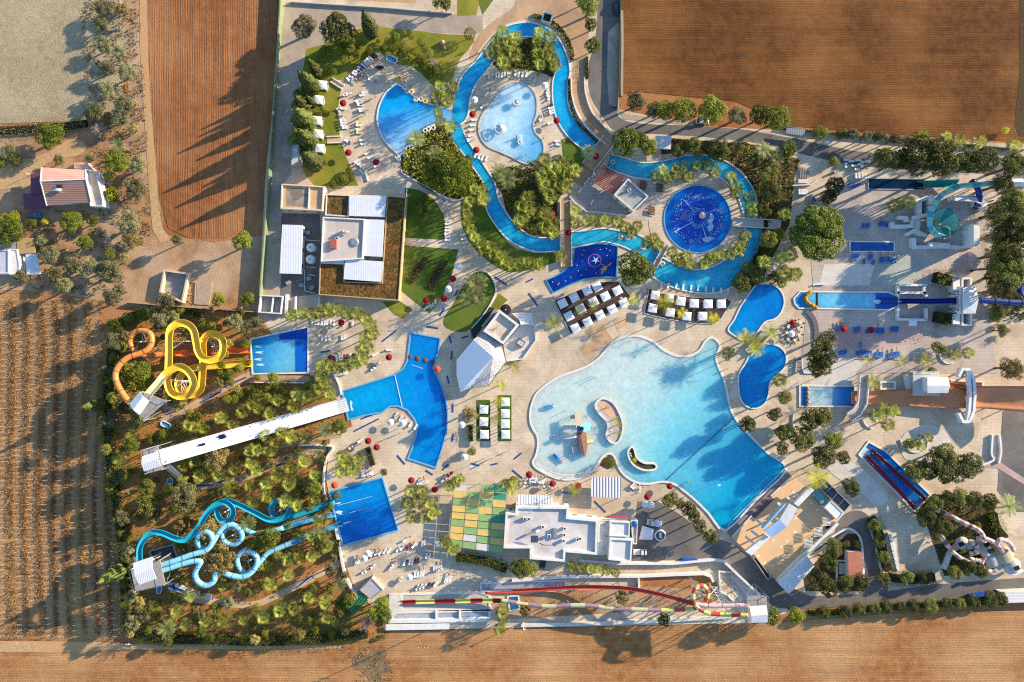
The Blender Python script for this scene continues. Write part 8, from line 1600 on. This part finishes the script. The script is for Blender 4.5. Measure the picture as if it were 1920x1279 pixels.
# poles and lamps
def pole(name, label, u0, v0, h, cross=0, m=STEEL, cat='pole', w_=.22):
    p = at(u0, v0); t = thing(name, label, cat, (u0, v0)); MB().beam((p.x, p.y, 0), (p.x, p.y, h), w_, n=8).build('shaft', m, t)
    if cross:
        for k, z in enumerate((h-.3, h-1.2)): MB().beam((p.x-cross, p.y+.1, z), (p.x+cross, p.y-.1, z), .16).build('crossarm', BROWNW, t)
        for x in (-cross*.9, -cross*.3, cross*.3, cross*.9): MB().cone((p.x+x, p.y, h-.2), .09, .06, .3, 6).build('insulator', WH, t)
    else: MB().box((p.x+.3, p.y, h), (.9, .4, .16)).build('lamp_head', WH, t)
pole('utility_pole', 'timber utility pole with crossarms at the edge of the south field', 802, 1182, 13, 1.6, BROWNW)
pole('street_lamp', 'white lamp post by the walled basin beside the south field', 981, 1166, 6, 0, WH, 'lamp'); pole('street_lamp', 'short white lamp post below the striped loop', 1366, 1156, 4.5, 0, WH, 'lamp'); pole('floodlight_mast', 'pale tall mast by the orange tower beside the east lane', 1868, 608, 7, 0, WH, 'lamp'); pole('utility_pole', 'leaning pale pole at the east tree strip', 1862, 432, 9, 1.0, GREYC)
for k, (u, v) in enumerate(((820, 330), (1001, 548), (1160, 560), (716, 338), (960, 660), (1250, 640), (884, 870), (1340, 905))): pole('lamp_post', 'slim grey lamp post '+['near the big lush tree', 'by the navy splash pool path', 'at the cabana deck corner', 'on the lower lounger terrace', 'beside the cafe deck', 'on the plaza above the wave pool', 'by the round clipped planter', 'by the wave pool deep end rim'][k], u, v, 4, 0, STEEL, 'lamp', .1)
# bird over the south track
p = at(241, 1208, 14); b = MB(); b.ball((p.x, p.y, 14), .22, 6, 0, .7); 
for s_ in (1, -1): b.add([(p.x, p.y, 14.05), (p.x+s_*.5, p.y+.25, 14.2), (p.x+s_*1.1, p.y-.1, 14.1), (p.x+s_*.4, p.y-.2, 14.05)], [(0, 1, 2, 3)])
tag(b.build('bird', WCAN), 'white bird flying over the corner of the south dirt track', 'bird')
# vineyard rows
VSTRIP = earth('pale_weed_strip', C(180, 140, 98), C(154, 116, 78), C(190, 148, 104), mid=.8, fine=2, bump=.2, tex=.5)
VX = ((7, 14, 6, 10), (34, 41, 35, 42), (61, 68, 60, 65), (92, 97, 87, 95), (117, 123, 112, 119), (150, 151, 140, 147), (181, 181, 164, 172), (None, None, 188, 197), (None, None, 215, 220))
b = MB(); 
for s_ in (1, -1): b.beam((0, 0, .8), (s_*1.0, 0, 1.55), .06)
b.beam((0, 0, 0), (0, 0, 1.3), .09); b.tube([(-1.05, .1, 1.55), (-.5, -.12, 1.42), (0, -.2, 1.36), (.5, -.12, 1.42), (1.05, .1, 1.55)], .055, 5); TRM = mesh_of(b, 'trellis_post', plain('weathered_trellis', C(186, 170, 148), .8))
def interp(v, xs):
    vv = (560, 640, 960, 1190)
    for i in range(3):
        if v <= vv[i+1] or i == 2:
            a, c = xs[i], xs[i+1]
            if a is None: return c if c is not None else xs[3]
            return a+(c-a)*(v-vv[i])/(vv[i+1]-vv[i])
for k, xs in enumerate(VX):
    v0 = 562 if xs[0] is not None else (880 if k == 7 else 905); v1 = 1190
    t = thing('vine_row', 'dry trellised vine row, %s from the left in the brown vineyard' % 'first second third fourth fifth sixth seventh eighth ninth'.split()[k], 'vine row', (interp(v0, xs), v0), 'vineyard rows')
    strip('grass_strip', [(interp(v0+(v1-v0)*i/9, xs), v0+(v1-v0)*i/9) for i in range(10)], 14, .06, VSTRIP)
    b = MB(); n = int((v1-v0)*9)
    for i in range(n):
        v = q7.uniform(v0, v1); 
        if noise.noise(Vector((k*7.3, v*.05, 0))) < -.32: continue
        side = q7.choice((-1, 1)); p = at(interp(v, xs)+side*(q7.gauss(10.5, 2.2)), v); p.z = abs(q7.gauss(.3, .3)); nn = Vector((q7.uniform(-1, 1), q7.uniform(-1, 1), q7.uniform(0, 1))).normalized(); t_ = nn.cross(Vector((q7.uniform(-1, 1), q7.uniform(-1, 1), .3))).normalized(); u_ = nn.cross(t_); s_ = q7.uniform(.12, .26)
        b.add([p+t_*s_, p+u_*s_*.6, p-t_*s_, p-u_*s_*.6], [(0, 1, 2, 3)])
    b.build('vines', F_DRYV, t)
    nv = int((v1-v0)/11.2)
    for i in range(nv+1):
        if q7.random() < .1: continue
        v = v0+(v1-v0)*i/nv+q7.uniform(-1.5, 1.5); p = at(interp(v, xs), v); o = bpy.data.objects.new('trellis_post', TRM); link(o, t); o.matrix_parent_inverse = t.matrix_basis.inverted(); o.location = (p.x, p.y, 0); o.rotation_euler = (0, 0, q7.uniform(-.12, .12))
# ground cover that nobody could count
def inside(u, v, poly):
    c = False; n = len(poly)
    for i in range(n):
        (x0, y0), (x1, y1) = poly[i], poly[(i+1) % n]
        if (y0 > v) != (y1 > v) and u < (x1-x0)*(v-y0)/(y1-y0)+x0: c = not c
    return c
def fill_bushes(poly, n, dmin, kinds, lo, hi, seed):
    """single shrubs in the gaps between what already stands"""
    r = random.Random(seed); us = [p[0] for p in poly]; vs_ = [p[1] for p in poly]; tries = 0
    pos = [(e[3], e[4]) for e in LABELQ]
    while n > 0 and tries < 9000:
        tries += 1; u, v = r.uniform(min(us), max(us)), r.uniform(min(vs_), max(vs_))
        if not inside(u, v, poly) or any((u-a)**2+(v-c)**2 < dmin*dmin for a, c in pos): continue
        if abs((v-859)-(u-295)*(-101/356)) < 24 and 285 < u < 660: continue
        if any(math.hypot(u-a, v-c) < d_ for a, c, d_ in ((340, 690, 66), (262, 650, 30), (275, 1075, 46), (290, 765, 32), (285, 860, 34), (430, 1005, 58), (400, 1062, 44), (395, 978, 36), (305, 1010, 30), (350, 1105, 26), (490, 970, 24), (530, 962, 28), (565, 966, 20), (600, 955, 22), (520, 994, 18), (560, 982, 18), (600, 970, 18), (520, 1028, 18), (560, 1012, 18), (600, 996, 20), (630, 985, 20), (325, 780, 13), (360, 762, 13), (390, 746, 13), (420, 729, 13), (450, 714, 13), (375, 912, 11), (405, 908, 11), (430, 902, 11), (460, 894, 11), (490, 884, 11), (520, 868, 11), (550, 856, 11), (580, 846, 11), (400, 1128, 11), (435, 1132, 11), (470, 1134, 11), (500, 1124, 11), (530, 1112, 11), (560, 1096, 11), (590, 1080, 11), (620, 1064, 11))): continue
        plant(r.choice(kinds), u, v, r.uniform(lo, hi)); pos.append((u, v)); n -= 1
def cover(name, label, poly, n, m, ls=(.25, .6), th=-.05, hz=.5, fr=.05):
    us = [p[0] for p in poly]; vs_ = [p[1] for p in poly]; b = MB(); r = random.Random(n)
    while n > 0:
        u, v = r.uniform(min(us), max(us)), r.uniform(min(vs_), max(vs_)); n -= 1
        if not inside(u, v, poly) or noise.noise(Vector((u*fr, v*fr, 2))) < th: continue
        p = at(u, v); p.z = .1+r.random()*hz; nn = Vector((r.uniform(-1, 1), r.uniform(-1, 1), r.uniform(.3, 1.4))).normalized(); t_ = nn.cross(Vector((r.uniform(-1, 1), r.uniform(-1, 1), .3))).normalized(); u_ = nn.cross(t_); s_ = r.uniform(*ls)
        b.add([p+t_*s_, p+u_*s_*.6, p-t_*s_, p-u_*s_*.6], [(0, 1, 2, 3)])
    o = b.build(name, m); tag(o, label, None, None, 'stuff'); return o
GB = [(206, 600), (300, 572), (484, 590), (466, 640), (470, 702), (590, 716), (640, 770), (640, 800), (612, 840), (606, 920), (640, 1010), (668, 1110), (715, 1150), (722, 1200), (240, 1206), (225, 1080), (195, 900), (190, 760)]
fill_bushes(GB, 150, 12.5, ('bush', 'bush', 'broad', 'dark', 'olive', 'bush', 'tan'), 6, 12, 3)
cover('undergrowth', 'low green ground cover spreading under the palms of the slide gardens', GB, 12000, F_BUSH, (.2, .45), .05, .55)
cover('scrub', 'grey weeds on the bare patch in the south field', [(655, 1212), (735, 1210), (740, 1279), (670, 1279)], 1100, F_SCRUB, (.1, .28), .0, .25, .08)
cover('scrub', 'dry scrub between the olive trees along the dirt track', [(150, 0), (262, 0), (275, 200), (285, 440), (215, 470), (190, 340), (170, 230)], 9000, F_SCRUB, (.15, .4), -.1, .5)
cover('undergrowth', 'dark low planting under the trees round the mosaic pool', [(1240, 258), (1420, 272), (1500, 300), (1490, 330), (1480, 420), (1450, 480), (1420, 540), (1390, 546), (1426, 430), (1420, 360), (1390, 318), (1240, 286)], 7000, F_DARKG, (.25, .55), -.15, .6, .08)
cover('undergrowth', 'low planting beneath the central palm thicket', [(918, 330), (960, 312), (1050, 290), (1085, 300), (1080, 325), (1045, 380), (1046, 438), (1010, 446), (970, 434), (945, 370)], 5000, F_BUSH, (.25, .5), -.2, .6, .08)
cover('undergrowth', 'leafy ground cover round the big lush tree', [(760, 262), (800, 240), (845, 236), (848, 262), (872, 300), (900, 330), (912, 350), (885, 372), (850, 372), (800, 355), (756, 320)], 5000, F_BUSH, (.2, .5), -.25, .6, .08)
cover('undergrowth', 'low planting on the top palm island of the river', [(930, 72), (985, 76), (1010, 64), (1040, 100), (1038, 138), (975, 130), (950, 136), (916, 104)], 2600, F_BUSH, (.25, .5), -.25, .6, .08)
cover('undergrowth', 'rough growth round the pink tube tangle', [(1690, 930), (1800, 925), (1860, 940), (1880, 1010), (1850, 1070), (1770, 1080), (1740, 990)], 3500, F_DARKG, (.25, .5), -.1, .6, .08)
cover('undergrowth', 'grey-green growth under the east tree strip', [(1856, 380), (1900, 340), (1925, 340), (1925, 600), (1860, 600)], 5000, F_DARKG, (.25, .55), -.2, .8, .08)
cover('undergrowth', 'dry growth along the yard and behind the houses', [(0, 400), (190, 390), (240, 470), (230, 560), (60, 545), (0, 540)], 3500, F_OLIVE, (.2, .5), .05, .5, .06)
# ================================================================ labels of the repeats
ORD = 'first second third fourth fifth sixth seventh eighth ninth tenth eleventh twelfth thirteenth fourteenth fifteenth sixteenth seventeenth eighteenth nineteenth twentieth twenty-first twenty-second twenty-third twenty-fourth twenty-fifth twenty-sixth twenty-seventh twenty-eighth twenty-ninth thirtieth'.split()
SHORT = {'terrace by the yellow slide pool': 'yellow pool terrace', 'lawn beside the gravel-roofed hall': 'gravel-roofed hall lawn', 'slide tower by the south field': 'south slide tower', 'road beside the north field': 'north field road', 'south arc of the river': 'river south arc'}
def run_labels():
    for i, e in enumerate(LABELQ): LABELQ[i] = (e[0], e[1], SHORT.get(e[2], e[2]))+tuple(e[3:])
    by = {}
    for e in LABELQ: by.setdefault((e[1], e[2]), []).append(e)
    for (desc, land), es in by.items():
        if len(es) == 1:
            es[0][0]['label'] = f'{desc} beside the {land}'
        else:
            us = [e[3] for e in es]; vs_ = [e[4] for e in es]
            ax, wd = (3, 'left') if max(us)-min(us) >= max(vs_)-min(vs_) else (4, 'top')
            es.sort(key=lambda e: e[ax])
            for i, e in enumerate(es):
                o_ = ORD[i] if i < len(ORD) else str(i+1)+'th'
                e[0]['label'] = f'{desc} by the {land}, {o_} from the {wd}'
        for e in es: e[0]['group'] = e[5] or (desc+'s by the '+land)
run_labels()
